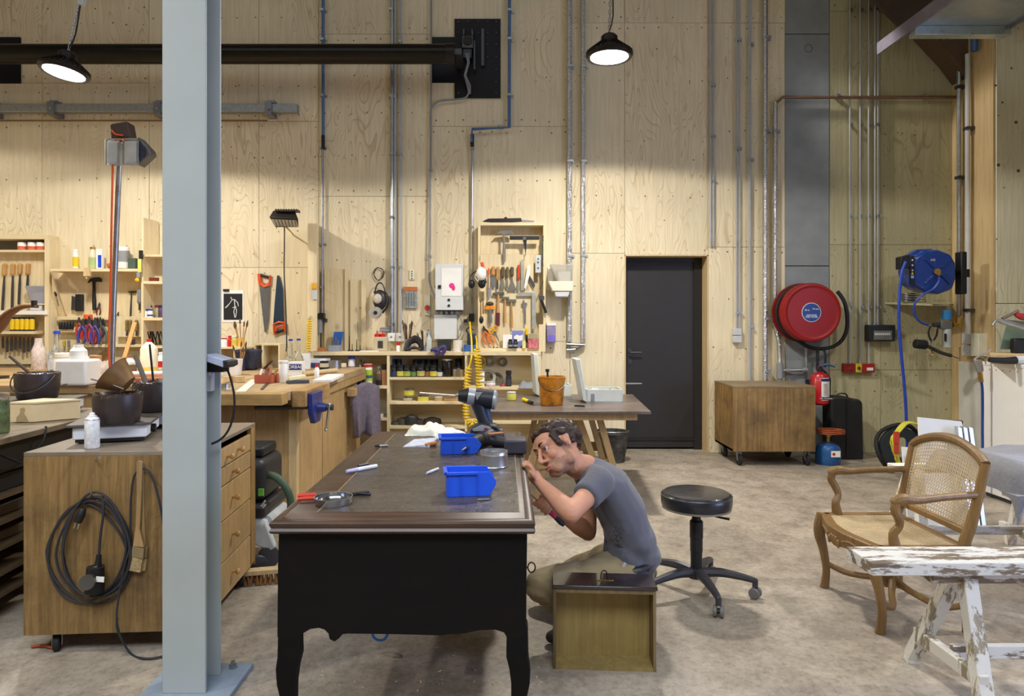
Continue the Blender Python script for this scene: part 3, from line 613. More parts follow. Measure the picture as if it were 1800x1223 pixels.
# ---- rolling cabinet with the cable, left foreground
rc_ = T('rolling_cabinet', 'stained plywood cabinet on casters with six small drawers, behind the steel column', 'cabinet', (0, 0, 0))
cw, cd, cz0, cz1 = .72, .82, .09, .862
cx_ = P(350, 0, 2.93).x
kids((B().box(-cw, 0, 0, .018, cz0, cz1-.018), 'end_panel', OAKD, rc_, dict(bevel=.001)), (B().box(-cw, 0, cd-.018, cd, cz0, cz1-.018), 'end_panel', OAKD, rc_),
     (B().box(-cw, 0, 0, cd, cz1-.018, cz1), 'worktop', wood('cart_top', '8a7c6a', '5c4f40', grain='X', dirt=.4, dirtcol='3a332b', rough=.4), rc_, dict(bevel=.002)),
     (B().box(-cw, -cw+.018, .018, cd-.018, cz0, cz1-.018), 'side_panel', OAKD, rc_), (B().box(-cw+.018, -.01, .018, cd-.018, cz0, cz0+.02), 'bottom_panel', OAKD, rc_),
     (B().box(-.018, 0, .018, .22, cz0+.02, cz1-.018), 'front_panel', OAKD2, rc_), (B().box(-.022, 0, cd-.075, cd-.018, cz0+.02, cz1-.018), 'front_stile', OAKD2, rc_))
zz = cz1-.05
for i, dh in enumerate((.085, .085, .16, .19, .17)):
    if i == 0:
        d_ = B().box(-.018, -.002, .225, cd-.08, zz-dh, zz).build('drawer', CABW, rc_, bevel=.003)
        ks = [(.36, zz-.045), (.52, zz-.04)]
    else:
        d_ = B().box(-.018, -.002, .225, cd-.08, zz-dh, zz).build('drawer', CABW, rc_, bevel=.003); ks = [(.44, zz-dh/2)]
    for ky, kz in ks: B().lathe([(.007, -.002), (.007, .012), (.014, .02), (.015, .028), (.009, .035), (.001, .036)], (0, ky, kz), 14, (1, 0, 0)).build('knob', HANDLE, d_)
    zz -= dh+.006
for x_, y_ in ((-.06, .07), (-.62, .07), (-.06, cd-.07), (-.62, cd-.07)): caster(rc_, (x_, y_, cz0), .036, R(20))
put(rc_, (cx_, 2.93, 0), R(4))

# ---- long workbench with the vice (left of centre)
wk = T('workbench', 'long heavy wooden workbench with cupboards and a blue vice', 'workbench', (-2.2, 5.6, 0))
bx0, bx1, by0, by1, bz = -2.35, -1.44, 4.42, 7.08, .95
kids((B().box(bx0, bx1, by0, by0+.12, bz-.078, bz), 'front_board', wood('bench_edge', 'b9965a', '6a4a24', grain='X', dirt=.4, dirtcol='3a2a18', tone=.15), wk, dict(bevel=.006)),
     (B().box(bx0, bx1, by0+.122, by1, bz-.06, bz), 'bench_top', BENCHY, wk, dict(bevel=.003)),
     (B().box(bx1-.03, bx1+.002, by0+.6, by1, bz-.12, bz-.062), 'edge_rail', CABW, wk))
cb0 = 4.78
kids((B().box(bx0+.1, bx1-.06, cb0, cb0+.03, .02, bz-.06), 'end_panel', CABW, wk), (B().box(bx1-.07, bx1-.015, cb0-.005, cb0+.05, 0, bz-.06), 'post', STUD, wk),
     (B().box(bx0+.1, bx0+.13, cb0, by1, .02, bz-.06), 'back_panel', CABW, wk), (B().box(bx0+.13, bx1-.05, cb0+.03, by1, .0, .1), 'plinth', CABW, wk), (B().box(bx0+.2, bx0+.26, by0+.1, by0+.16, 0, bz-.078), 'post', CABW, wk))
for y0, y1 in ((4.84, 5.46), (5.48, 6.30)):
    B().box(bx1-.045, bx1-.02, y0, y1, .12, bz-.125).build('door', CABW, wk, bevel=.002)
kids((B().box(bx1-.06, bx1-.018, 6.31, 6.45, 0, bz-.06), 'post', BENCHX, wk), (B().box(bx1-.06, bx1-.02, 6.46, 6.9, .1, bz-.35), 'side_panel', CABW, wk))
vc = T('bench_vice', 'blue cast vice with a steel handle bar on the workbench side', 'vice', (bx1, 4.95, .8))
VB = mat('232f72', .4, coat=.3)
yv = 4.62
kids((B().box(bx1+.004, bx1+.10, yv-.02, yv+.62, bz-.11, bz+.002), 'wooden_jaw', wood('jaw', 'b08a55', '6a4a28', grain='Y', dirt=.4), vc, dict(bevel=.006)),
     (B().prism([(bx1+.10, yv+.02, bz-.02), (bx1+.10, yv+.26, bz-.02), (bx1+.10, yv+.26, bz-.16), (bx1+.10, yv+.20, bz-.235), (bx1+.10, yv+.08, bz-.235), (bx1+.10, yv+.02, bz-.16)], (.04, 0, 0)), 'cast_plate', VB, vc, dict(bevel=.008)),
     (B().lathe([(.04, 0), (.035, .03), (.025, .06)], (bx1+.14, yv+.14, bz-.13), 14, (1, 0, 0)), 'boss', VB, vc),
     (B().cyl((bx1-.25, yv+.06, bz-.12), (bx1+.1, yv+.06, bz-.12), .010), 'guide_rod', DSTEEL, vc), (B().cyl((bx1-.25, yv+.22, bz-.12), (bx1+.1, yv+.22, bz-.12), .010), 'guide_rod', DSTEEL, vc),
     (B().cyl((bx1-.3, yv+.14, bz-.135), (bx1+.24, yv+.14, bz-.13), .013).cyl((bx1+.21, yv+.14, bz-.13), (bx1+.245, yv+.14, bz-.13), .022), 'screw', DSTEEL, vc),
     (B().cyl((bx1+.228, yv+.10, bz-.105), (bx1+.19, yv+.16, bz-.29), .0085).sph((bx1+.228, yv+.10, bz-.105), .013).sph((bx1+.19, yv+.16, bz-.29), .013), 'handle_bar', CHROME, vc))
# ---- second bench against the left part of the back wall
wk2 = T('workbench', 'wooden bench along the left wall carrying bottles and glue pots', 'workbench', (-4.6, 5.9, 0))
kids((B().box(-6.6, -2.353, 5.0, 7.0, .89, .95), 'bench_top', BENCHX, wk2, dict(bevel=.004)), (B().box(-6.6, -2.4, 5.05, 5.07, .76, .888), 'apron', CABW, wk2),
     (B().box(-6.6, -2.4, 6.7, 6.72, .1, .888), 'back_panel', CABW, wk2), (B().box(-6.55, -2.4, 5.1, 6.7, .25, .28), 'shelf_board', DARKW, wk2))
for x_ in (-6.4, -5.2, -4.0, -2.45): B().box(x_-.045, x_+.045, 5.08, 5.17, 0, .89).build('leg', CABW, wk2, bevel=.003)
# ---- open-shelved old bench at the far left
sb = T('shelf_bench', 'old dark bench at the left edge with open shelves of boards below', 'bench', (-2.9, 3.6, 0))
sx1 = -2.37
kids((B().prism([(-3.6, 2.7, .835), (sx1+.03, 2.7, .835), (sx1-.05, 4.38, .835), (-3.6, 4.38, .835)], (0, 0, .03)), 'bench_top', wood('old_bench_top', '8a7a66', '4f4232', grain='Y', dirt=.5, dirtcol='2e271f', rough=.4), sb, dict(bevel=.003)),
     (B().prism([(sx1-.01, 2.72, .69), (sx1-.01, 2.76, .69), (sx1-.10, 4.36, .69), (sx1-.10, 4.32, .69)], (0, 0, .14)), 'apron', mat('25211f', .5), sb))
for i, z in enumerate((.56, .44, .32, .2, .1)):
    B().prism([(-3.5, 2.75, z), (sx1-.02+.02*i*.3, 2.75, z), (sx1-.10, 4.34, z), (-3.5, 4.34, z)], (0, 0, .018)).build('shelf', wood('shelf_%d' % i, '6f5b43', '3a2c1e', grain='Y', dirt=.5, tone=.2), sb)
for x_, y_ in ((sx1-.06, 2.76), (sx1-.14, 4.34), (-3.4, 2.76), (-3.4, 4.34), (sx1-.1, 3.6)): B().box(x_-.04, x_, y_-.03, y_+.03, 0, .835).build('leg', DARKW, sb)

# ---- pine wall shelving under the tool cabinet
sh = T('wall_shelving', 'built-in pine shelving with a long counter along the back wall', 'shelf', W(760, 795, .15))
YF = 7.08
def sbox(x0, y0, x1, y1, nm='shelf_board', Y=YF, t=WY-YF, m=PINEX, bv=.0015, par=None): return B().pbox(x0, y0, x1, y1, Y, t).build(nm, m, par or sh, bevel=bv)
cz = H-(618-CY)*YF/FOC
sbox(546, 618, 951, 624.5, 'counter_top')
sbox(680, 625, 684.5, 790, 'divider', m=PINE); sbox(817, 625, 821, 790, 'divider', m=PINE); sbox(946, 625, 951, 790, 'divider', m=PINE); sbox(546, 625, 550, 790, 'divider', m=PINE)
sbox(684.5, 663, 817, 667.5); sbox(684.5, 706, 817, 710.5); sbox(684.5, 749, 817, 753.5); sbox(550, 678, 680, 683); sbox(550, 734, 680, 739); sbox(821, 680, 946, 685); sbox(821, 740, 946, 745)
B().pbox(552, 626, 945, 795, WY-.012, .01).build('back_board', PINEX, sh, smooth=False)
# ---- tool cabinet on the wall
tc_ = T('tool_cabinet', 'tall shallow pine tool cabinet on the back wall above the counter', 'tool cabinet', W(898, 617, .1))
YT = WY-.17
def tbox(x0, y0, x1, y1, nm, Y=YT, t=.168, m=PINE): return B().pbox(x0, y0, x1, y1, Y, t).build(nm, m, tc_, bevel=.0015)
tbox(842, 392, 959, 396, 'top_board', m=PINEX); tbox(840, 396, 844.5, 612, 'side_board'); tbox(955, 396, 959, 600, 'side_board')
tbox(844.5, 396, 955, 447, 'back_panel', WY-.012, .01); tbox(844.5, 447, 938, 612, 'tool_board', WY-.09, .02)
tbox(938, 447, 955, 612, 'back_panel', WY-.012, .01); tbox(947, 570, 959, 618, 'box_front', YT-.02, .02)
tbox(842, 612, 955, 617, 'bottom_shelf', m=PINEX)
# thin partition boards at the left with a box
pt = T('wall_partition', 'narrow pine partition board standing off the wall beside the blue conduit', 'partition', W(550, 600))
kids((B().pbox(541, 388, 557, 617, 7.0, .02), 'front_board', PINE, pt), (B().box(P(541, 0, 7.0).x, P(541, 0, 7.0).x+.02, 7.02, WY, .95, H-(388-CY)*7.0/FOC), 'side_board', PINE, pt),
     (B().pbox(570, 472, 611, 617, WY-.05, .05), 'door_board', PINE, pt, dict(bevel=.002)), (B().pbox(606, 472, 610, 617, WY-.07, .02), 'edge_strip', PINE, pt))
pt2 = T('wall_boards', 'three upright pine boards fixed behind the coffee things', 'boards', W(640, 610))
for a_, b2 in ((616, 628), (635, 643)): B().pbox(a_, 490, b2, 617, WY-.03, .03).build('board', PINE, pt2)
tag(pt2, 'two upright pine battens fixed to the wall right of the partition')
# ---- left wall shelving
ls = T('wall_shelving', 'pine wall shelves with tool boards on the left part of the back wall', 'shelf', W(160, 600))
def lbox(x0, y0, x1, y1, nm, d, t, m=PINE): return B().pbox(x0, y0, x1, y1, WY-d, t).build(nm, m, ls, bevel=.0015)
lbox(-60, 412, 84, 420, 'frame_board', .18, .18, PINEX); lbox(78, 420, 86, 640, 'side_board', .18, .18); lbox(-60, 420, 78, 440, 'dark_back', .03, .03, mat('6a6258', .8)); lbox(-60, 439, 80, 443, 'shelf_board', .16, .14, PINEX)
lbox(-60, 443, 78, 640, 'tool_board', .04, .04, PINE); lbox(-60, 546, 82, 553, 'shelf_board', .2, .16, WHITE); lbox(-60, 582, 60, 587, 'tool_rack', .2, .16, PINEX)
lbox(88, 472, 248, 477, 'shelf_board', .28, .28, PINEX); lbox(88, 477, 250, 640, 'tool_board', .03, .03, PINE)
B().prism([W(88, 477, .28), W(115, 556, .03), W(88, 556, .03), W(88, 477, .03)], (.018, 0, 0)).build('bracket_board', PINE, ls)
lbox(100, 556, 195, 562, 'tool_rack', .1, .07, PINEX); lbox(100, 580, 140, 584, 'tool_rack', .1, .07, PINEX); lbox(205, 556, 248, 592, 'tool_rack', .1, .03, PINE); lbox(135, 605, 250, 610, 'tool_rack', .12, .09, PINEX)
lbox(248, 450, 252, 640, 'side_board', .26, .26); lbox(252, 447, 330, 451, 'shelf_board', .26, .26, PINEX); lbox(252, 494, 330, 499, 'shelf_board', .26, .26, PINEX); lbox(252, 558, 330, 563, 'shelf_board', .26, .26, PINEX); lbox(252, 608, 330, 612, 'shelf_board', .26, .26, PINEX)
lbox(252, 451, 330, 640, 'back_board', .02, .02, PINE)
B().prism([W(249, 382, .25), W(276, 390, .02), W(276, 447, .02), W(249, 447, .25)], (.02, 0, 0)).build('bracket_board', PINE, ls)
# shelf box between column and saws
lb = T('small_shelf_box', 'small open pine box shelf on the bench below the saws', 'box', W(455, 650))
kids((B().pbox(446, 604, 492, 607, 6.85, .25), 'top_board', PINEX, lb), (B().pbox(446, 607, 449, 648, 6.85, .25), 'side_board', PINE, lb), (B().pbox(460, 607, 463, 648, 6.85, .25), 'divider', PINE, lb), (B().pbox(489, 607, 492, 648, 6.85, .25), 'side_board', PINE, lb), (B().pbox(449, 607, 489, 648, 7.08, .02), 'back_board', PINE, lb))

# ---- old table in front of the counter
ot = T('trestle_table', 'worn dark table on wooden trestle legs in front of the wall shelving', 'table', (.5, 5.7, 0))
tz = .75
kids((B().prism([(-.17, 5.08, tz-.022), (1.09, 5.08, tz-.022), (1.18, 6.3, tz-.022), (-.17, 6.3, tz-.022)], (0, 0, .022)), 'table_top', wood('worn_top', '6c6058', '34291f', grain='X', dirt=.55, dirtcol='1e1814', worn=.0, rough=.35, tone=.25), ot, dict(bevel=.003)),
     (B().box(-.13, 1.0, 5.14, 5.17, tz-.075, tz-.022), 'apron', CABW, ot, dict(bevel=.002)), (B().box(-.13, 1.0, 6.2, 6.23, tz-.075, tz-.022), 'apron', CABW, ot), (B().box(.05, .95, 5.5, 5.55, tz-.12, tz-.07), 'cross_rail', CABW, ot))
for y_ in (5.35, 6.1):
    for xa, xb in ((.30, .14), (.40, .25), (.58, .82), (.74, .93)):
        B().bar((xa, y_+(.06 if xa in (.40, .58) else 0), tz-.076), (xb, y_+(.06 if xa in (.40, .58) else 0), 0), .05, .05, (0, 1, 0)).build('leg', CABW, ot, bevel=.003)
    B().bar((.2, y_+.03, .3), (.84, y_+.03, .3), .03, .08, (0, 0, 1)).build('stretcher', CABW, ot)

# ---- swivel stool
st = T('swivel_stool', 'round black padded stool on a five-spoke base with casters', 'stool', (1.0, 3.56, 0))
s0 = V((1.0, 3.56, 0)); SB = mat('202126', .32, coat=.25, var=.2, scale=30, bump=.15)
kids((B().lathe([(.165, .452), (.176, .456), (.180, .470), (.181, .500), (.176, .517), (.165, .527), (.12, .532), (.001, .533)], s0, 40), 'seat', SB, st),
     (B().lathe([(.168, .444), (.176, .446), (.176, .457), (.168, .457)], s0, 40), 'seat_rim', mat('8d8678', .4, .5), st),
     (B().tube([s0+V((.179*math.cos(a), .179*math.sin(a), .514)) for a in [i*2*PI/40 for i in range(40)]], .003, 6, closed=True), 'piping', mat('3a3b40', .4), st),
     (B().lathe([(.05, .444), (.05, .43), (.016, .425), (.014, .40)], s0, 16), 'seat_mount', BLACK, st), (B().cyl(s0+V((0, 0, .39)), s0+V((0, 0, .43)), .010), 'gas_piston', CHROME, st),
     (B().lathe([(.018, .41), (.022, .40), (.024, .385), (.034, .375), (.034, .29), (.032, .288), (.032, .22), (.030, .218), (.029, .10), (.034, .10)], s0, 20), 'column_cover', BLACK, st),
     (B().tube([s0+V((.06, -.05, .444)), s0+V((.065, -.055, .425)), s0+V((.085, -.07, .418)), s0+V((.14, -.10, .414))], [.004, .004, .005, .007], 8), 'lever', BLACK, st),
     (B().lathe([(.045, .085), (.05, .10), (.045, .125), (.03, .135)], s0, 20), 'hub', mat('2d2b2d', .5), st))
for k in range(5):
    a = R(-85+72*k); c, s_ = math.cos(a), math.sin(a)
    B().tube([s0+V((c*r, s_*r, z)) for r, z in ((.03, .112), (.12, .118), (.22, .105), (.28, .092), (.295, .085))], [.026, .024, .019, .016, .013], 8).tube([s0+V((c*.29, s_*.29, .092)), s0+V((c*.29, s_*.29, .058))], .015, 8).build('base_arm', mat('353338', .45, var=.2), st)
    cq = s0+V((c*.29, s_*.29, .028)); ax = V((math.cos(a+1.1), math.sin(a+1.1), 0))
    k2 = B().lathe([(.014, -.006), (.014, .006)], cq, 12, ax).build('caster', BLACK, st)
    for sg in (-1, 1):
        B().lathe([(.006, -.009), (.024, -.009), (.028, -.005), (.028, .005), (.024, .009), (.006, .009)], cq+ax*sg*.016, 20, ax).build('wheel', mat('6b6866', .5), k2)
# ---- armchair
ac = T('armchair', 'carved beech armchair with cane seat and back, facing the desk', 'chair', (1.9, 3.37, 0))
yN, yM = 3.10, 3.64       # near and far sides
CH = CHAIRW
def srail(p0, p1, h=.05, w=.035): return B().bar(p0, p1, w, h)
fr_pts = [(1.69, yM+.01), (1.66, 3.56), (1.63, 3.45), (1.625, 3.37), (1.63, 3.29), (1.655, 3.18), (1.68, yN-.02)]
def polyrail(pts, w, z0, z1):
    b = B(); n = len(pts); vs = []
    for i, (x, y) in enumerate(pts):
        dx = 1 if True else 0
        vs += [(x, y, z0[i] if isinstance(z0, list) else z0), (x+w, y, z0[i] if isinstance(z0, list) else z0), (x+w, y, z1), (x, y, z1)]
    fs = []
    for i in range(n-1):
        for k in range(4): fs.append((i*4+k, i*4+(k+1) % 4, i*4+4+(k+1) % 4, i*4+4+k))
    fs += [(3, 2, 1, 0), tuple((n-1)*4+k for k in range(4))]
    return b.add(vs, fs)
zs = .395
fr_ = polyrail(fr_pts, .05, [zs-.05, zs-.055, zs-.07, zs-.085, zs-.07, zs-.055, zs-.05], zs).build('front_rail', CH, ac, bevel=.006, ang=.9)
cv = B()
for i in range(5): cv.sph((1.627-.002, 3.37+(i-2)*.022, zs-.05+(.006 if i % 2 else 0)-abs(i-2)*.006), (.010, .012, .022), 8)
cv.tube([(1.632, 3.30, zs-.045), (1.638, 3.25, zs-.03), (1.648, 3.2, zs-.035)], [.008, .006, .003], 6).tube([(1.632, 3.44, zs-.045), (1.638, 3.49, zs-.03), (1.648, 3.54, zs-.035)], [.008, .006, .003], 6)
cv.build('carving', CH, fr_)
for y0 in (yN-.02, yM-.02): B().prism([(1.70, y0, zs-.055), (2.10, y0, zs-.055), (2.10, y0, zs), (1.70, y0, zs)], (0, .045, 0)).build('side_rail', CH, ac, bevel=.006)
B().box(2.07, 2.11, yN, yM, zs-.055, zs).build('back_rail', CH, ac, bevel=.005)
# cane weaving, seat: an open lattice of real strands
CANE = mat('cbb48c', .55, var=.12)
def cane(fn, nu, nv, r=.0014):
    b = B()
    def strand(p, q, m=6):
        b.tube([fn(p[0]+(q[0]-p[0])*i/m, p[1]+(q[1]-p[1])*i/m) for i in range(m+1)], r, 3, caps=False)
    for i in range(nu+1):
        for e in (-.12, .12):
            u = (i+.5+e)/(nu+1); strand((u, 0), (u, 1))
    for j in range(nv+1):
        for e in (-.12, .12):
            v = (j+.5+e)/(nv+1); strand((0, v), (1, v))
    L_ = nu+nv
    for k in range(1, L_):
        # diagonals in unit cells
        u0, v0 = (k/nu, 0) if k <= nu else (1, (k-nu)/nv); u1, v1 = (0, k/nv) if k <= nv else ((k-nv)/nu, 1); strand((u0, v0), (u1, v1), 4)
        strand((1-u0, v0), (1-u1, v1), 4)
    return b
seatf = lambda u, v: V((1.675+.02*abs(v-.5)*2+(2.075-1.675-.02*abs(v-.5)*2)*u, yN+.02+(yM-yN-.04)*v, zs-.006-.008*math.sin(PI*u)*math.sin(PI*v)))
tag(cane(seatf, 22, 28, .0012).build('cane_seat', CANE, ac, smooth=False), kind='stuff')
bk = lambda z: 2.10+(z-.39)*.22          # lean of the back
def post(y, ytop):
    return B().tube([(2.10, y, 0), (2.10, y, .15), (2.085, y, .3), (2.09, y, .40), (bk(.5), y, .5), (bk(.62), y+(ytop-y)*.5, .62), (bk(.76), ytop, .77)], [.018, .019, .023, .026, .025, .022, .02], 10)
kids((post(yN+.005, yN-.005), 'back_post', CH, ac), (post(yM-.005, yM+.005), 'back_post', CH, ac))
arc = []
for i in range(17):
    t = i/16; y = yN+(yM-yN)*t; z = .765+.075*math.sin(PI*t)**.75; arc.append((bk(z), y, z))
kids((B().tube(arc, .023, 10), 'top_rail', CH, ac), (B().bar((bk(.455), yN+.01, .455), (bk(.455), yM-.01, .455), .04, .03), 'lower_rail', CH, ac, dict(bevel=.006)))
backf = lambda u, v: (lambda z: V((bk(z)-.004, yN+.015+(yM-yN-.03)*u, z)))(.465+(.75+.075*math.sin(PI*(.03+.94*u))**.75-.465)*v)
tag(cane(backf, 26, 19, .0013).build('cane_back', CANE, ac, smooth=False), kind='stuff')
for y in (yN, yM):
    s_ = -1 if y == yN else 1
    B().tube([(bk(.63), y, .63), (1.98, y+s_*.02, .622), (1.86, y+s_*.03, .612), (1.80, y+s_*.03, .618), (1.765, y+s_*.03, .612), (1.745, y+s_*.03, .598)], [.017, .016, .018, .024, .024, .016], 10).build('armrest', CH, ac)
    B().tube([(1.765, y+s_*.03, .605), (1.755, y+s_*.03, .57), (1.775, y+s_*.025, .53), (1.785, y+s_*.012, .49), (1.765, y, .45), (1.775, y, .385)], [.018, .020, .020, .017, .020, .027], 10).build('arm_support', CH, ac)
    B().tube([(1.70, y, .39), (1.685, y, .33), (1.68, y, .28), (1.70, y, .2), (1.715, y, .1), (1.71, y, .03), (1.705, y, 0)], [.034, .034, .028, .022, .019, .021, .024], 10).build('front_leg', CH, ac)
mid = V((1.9, 3.37, .16))
for y in (yN, yM):
    s_ = -1 if y == yN else 1
    for x0 in (1.715, 2.10):
        B().tube([(x0, y, .13), (x0+(1.9-x0)*.4, y-s_*.05, .10), (x0+(1.9-x0)*.75, y-s_*.17, .12), mid+V((0, s_*.03, 0))], [.014, .016, .015, .02], 8).build('stretcher', CH, ac)
B().tube([mid+V((0, 0, -.04)), mid+V((-.02, 0, .02)), mid+V((.02, 0, .06)), mid+V((0, .0, .10))], [.03, .034, .026, .012], 10).sph(mid, (.045, .045, .03)).build('finial', CH, ac)

# ---- trestles at the right
def trestle(lab, x0, x1, y, ztop, splay=.17, mt=PAINTW, ml=PAINTZ, dz=0, feet=True):
    t = T('trestle', lab, 'trestle', ((x0+x1)/2, y, 0))
    B().box(x0, x1, y-.045, y+.045, ztop-.045, ztop).build('beam', mt, t, bevel=.004)
    for x in (x0+.12, x1-.12):
        for s_ in (-1, 1):
            B().bar((x+.02, y+s_*.03, ztop-.03), (x-(.04 if x < (x0+x1)/2 else -.04), y+s_*splay, .02), .055, .045, (0, 1, 0)).bar((x-(.04 if x < (x0+x1)/2 else -.04), y+s_*splay, .021), (x-(.041 if x < (x0+x1)/2 else -.041), y+s_*splay*1.01, 0), .055, .045, (0, 1, 0)).build('leg', ml, t, bevel=.003)
        B().bar((x-.03, y-splay*.9, .13), (x-.03, y+splay*.9, .13), .035, .05).build('cross_rail', ml, t, bevel=.003)
    B().bar((x0+.1, y, .15), (x1-.1, y, .15), .03, .05).build('stretcher', mt, t, bevel=.003)
    return t
zt = H-(1001-CY)*2.6/FOC
trestle('white-painted wooden trestle nearest the camera at the right edge', P(1632, 0, 2.6).x, 2.75, 2.62, zt, .22)
plk = H-(960-CY)*2.71/FOC
one(B().box(P(1533, 0, 2.53).x, 3.0, 2.53, 2.72, zt+.001, zt+.05), 'plank', PAINTW, 'thick plank with flaking white paint lying on the near trestle', 'plank', bevel=.004)
trestle('wooden trestle behind the near one at the right edge, under the grey blanket', 2.72, 3.6, 3.45, .5, .2, wood('trestle_wood', 'c2ad88', '7d6846', grain='X', worn=.5), wood('trestle_leg', 'b8a07a', '756043', grain='Z', worn=.4))
one(B().box(2.62, 3.5, 3.3, 3.6, .501, .55), 'plank', PAINTW, 'second painted plank on the rear trestle under the blanket', 'plank', bevel=.004)
trestle('pale trestle behind the armchair', 2.35, 3.3, 4.15, .55, .2, wood('trestle_wood2', 'c9bda6', '8a7a60', grain='X', worn=.6), wood('trestle_leg2', 'bfb29a', '857660', grain='Z', worn=.6))

# grey felt blanket folded over the trestle
bl = B()
def blf(u, v):
    x = 2.52+.75*u; y = 3.35+.75*v
    z = .66+.035*math.sin(PI*v)+.02*math.sin(7*u+3*v)+.012*mnoise.noise(V((u*5, v*5, 0)))
    if u < .12: z -= (.12-u)**2*9
    if v < .1: z -= (.1-v)**2*10
    return (x, y, z)
nU, nV = 22, 16
top_ = [V(blf(i/nU, j/nV)) for j in range(nV+1) for i in range(nU+1)]
bot_ = [V((p.x, p.y, .557+.004*math.sin(20*p.x))) for p in top_]
idx = lambda i, j, o=0: o+j*(nU+1)+i
NN = len(top_); fs = [(idx(i, j), idx(i+1, j), idx(i+1, j+1), idx(i, j+1)) for j in range(nV) for i in range(nU)]+[(idx(i, j, NN), idx(i, j+1, NN), idx(i+1, j+1, NN), idx(i+1, j, NN)) for j in range(nV) for i in range(nU)]
per = [(i, 0) for i in range(nU)]+[(nU, j) for j in range(nV)]+[(i, nV) for i in range(nU, 0, -1)]+[(0, j) for j in range(nV, 0, -1)]
for k in range(len(per)):
    a_, b2 = per[k], per[(k+1) % len(per)]; fs.append((idx(*a_), idx(*a_, NN), idx(*b2, NN), idx(*b2)))
bl.add(top_+bot_, fs)
blo = T('blanket', 'grey felt blanket folded on the trestle behind the armchair', 'blanket', (2.9, 3.7, .55))
bl.build('felt', mat('77777c', .95, var=.1, scale=60, sheen=.4, bump=.2), blo, ang=1.2)
kids((B().grid(lambda u, v: (2.62+.55*u, 3.36-.012*math.sin(PI*v)-.02*math.sin(4*u), .63-.07*v-.03*u), 12, 4), 'checked_edge', mat('b7a23c', .9, var=.5, scale=30), blo))

# ---- rolling plywood crate at the right wall
crt = T('rolling_crate', 'stained plywood crate on four casters beside the black door', 'crate', (2.7, 7, 0))
X0, X1 = P(1288, 0, 6.72).x, P(1432, 0, 6.72).x; zt0, zt1 = .145, .79
kids((B().box(X0, X1, 6.70, 6.718, zt0, zt1-.02), 'front_panel', OAKD, crt, dict(bevel=.001)), (B().box(X0, X0+.018, 6.718, 7.28, zt0, zt1-.02), 'side_panel', OAKD, crt), (B().box(X1-.018, X1, 6.718, 7.28, zt0, zt1-.02), 'side_panel', OAKD, crt),
     (B().box(X0-.002, X1+.002, 6.698, 7.30, zt1-.02, zt1), 'lid', wood('crate_lid', '8d7a5e', '5c4c36', grain='X', dirt=.3), crt, dict(bevel=.002)), (B().box(X0, X1, 7.28, 7.298, zt0, zt1-.02), 'back_panel', OAKD, crt), (B().box(X0, X1, 6.72, 7.28, zt0, zt0+.02), 'bottom_panel', OAKD, crt))
for x_, y_ in ((X0+.07, 6.77), (X1-.07, 6.77), (X0+.07, 7.22), (X1-.07, 7.22)): caster(crt, (x_, y_, zt0), .055, R(10))

# ---- white cabinet and sheets at the right edge
wc = T('white_cabinet', 'tall white metal cabinet at the right edge with tools on top', 'cabinet', (4.3, 5.6, 0))
wx0 = P(1728, 0, 5.6).x; wz = H-(635-CY)*5.6/FOC
WM = mat('f0efec', .45, var=.02)
kids((B().box(wx0, wx0+.8, 4.3, 5.6, .03, wz-.03), 'body', WM, wc, dict(bevel=.004)), (B().box(wx0-.004, wx0+.804, 4.29, 5.61, wz-.03, wz), 'top_panel', WM, wc, dict(bevel=.003)), (B().box(wx0+.01, wx0+.79, 4.32, 5.58, 0, .03), 'plinth', DSTEEL, wc))
rv_ = B()
for k in range(16): rv_.sph((wx0-.001, 4.4+k*.075, wz-.06), .005, 6)
tag(rv_.build('rivets', GREY, wc), kind='stuff')
for i, (xa, xb, yy, zz_) in enumerate(((1638, 1716, 4.75, .70), (1608, 1700, 4.95, .45))):
    x_0, x_1 = P(xa, 0, yy).x, P(xb, 0, yy).x
    one(B().hexa([(x_0-.05, yy, 0), (x_1, yy, 0), (x_1, yy+.02, 0), (x_0-.05, yy+.02, 0), (x_0, yy+.15, zz_+.03), (x_1, yy+.15, zz_), (x_1, yy+.17, zz_), (x_0, yy+.17, zz_+.03)]), 'white_board', mat('e2e2df', .5, var=.03),
        ('large white panel leaning behind the armchair', 'lower white sheet leaning at the floor behind the cane seat')[i], 'board')
for i, xa in enumerate((1698, 1708, 1718)):
    x_0 = P(xa, 0, 4.7).x; B_ = B().hexa([(x_0-.02, 4.62, 0), (x_0+.012, 4.62, 0), (x_0+.012, 4.66, 0), (x_0-.02, 4.66, 0), (x_0+.01, 4.80, .68), (x_0+.04, 4.80, .67), (x_0+.04, 4.84, .67), (x_0+.01, 4.84, .68)])
    tag(B_.build('aluminium_profile', ALU, None, bevel=.003), 'upright aluminium profile, %s of three leaning by the white cabinet' % ('leftmost', 'middle', 'rightmost')[i], 'profile')
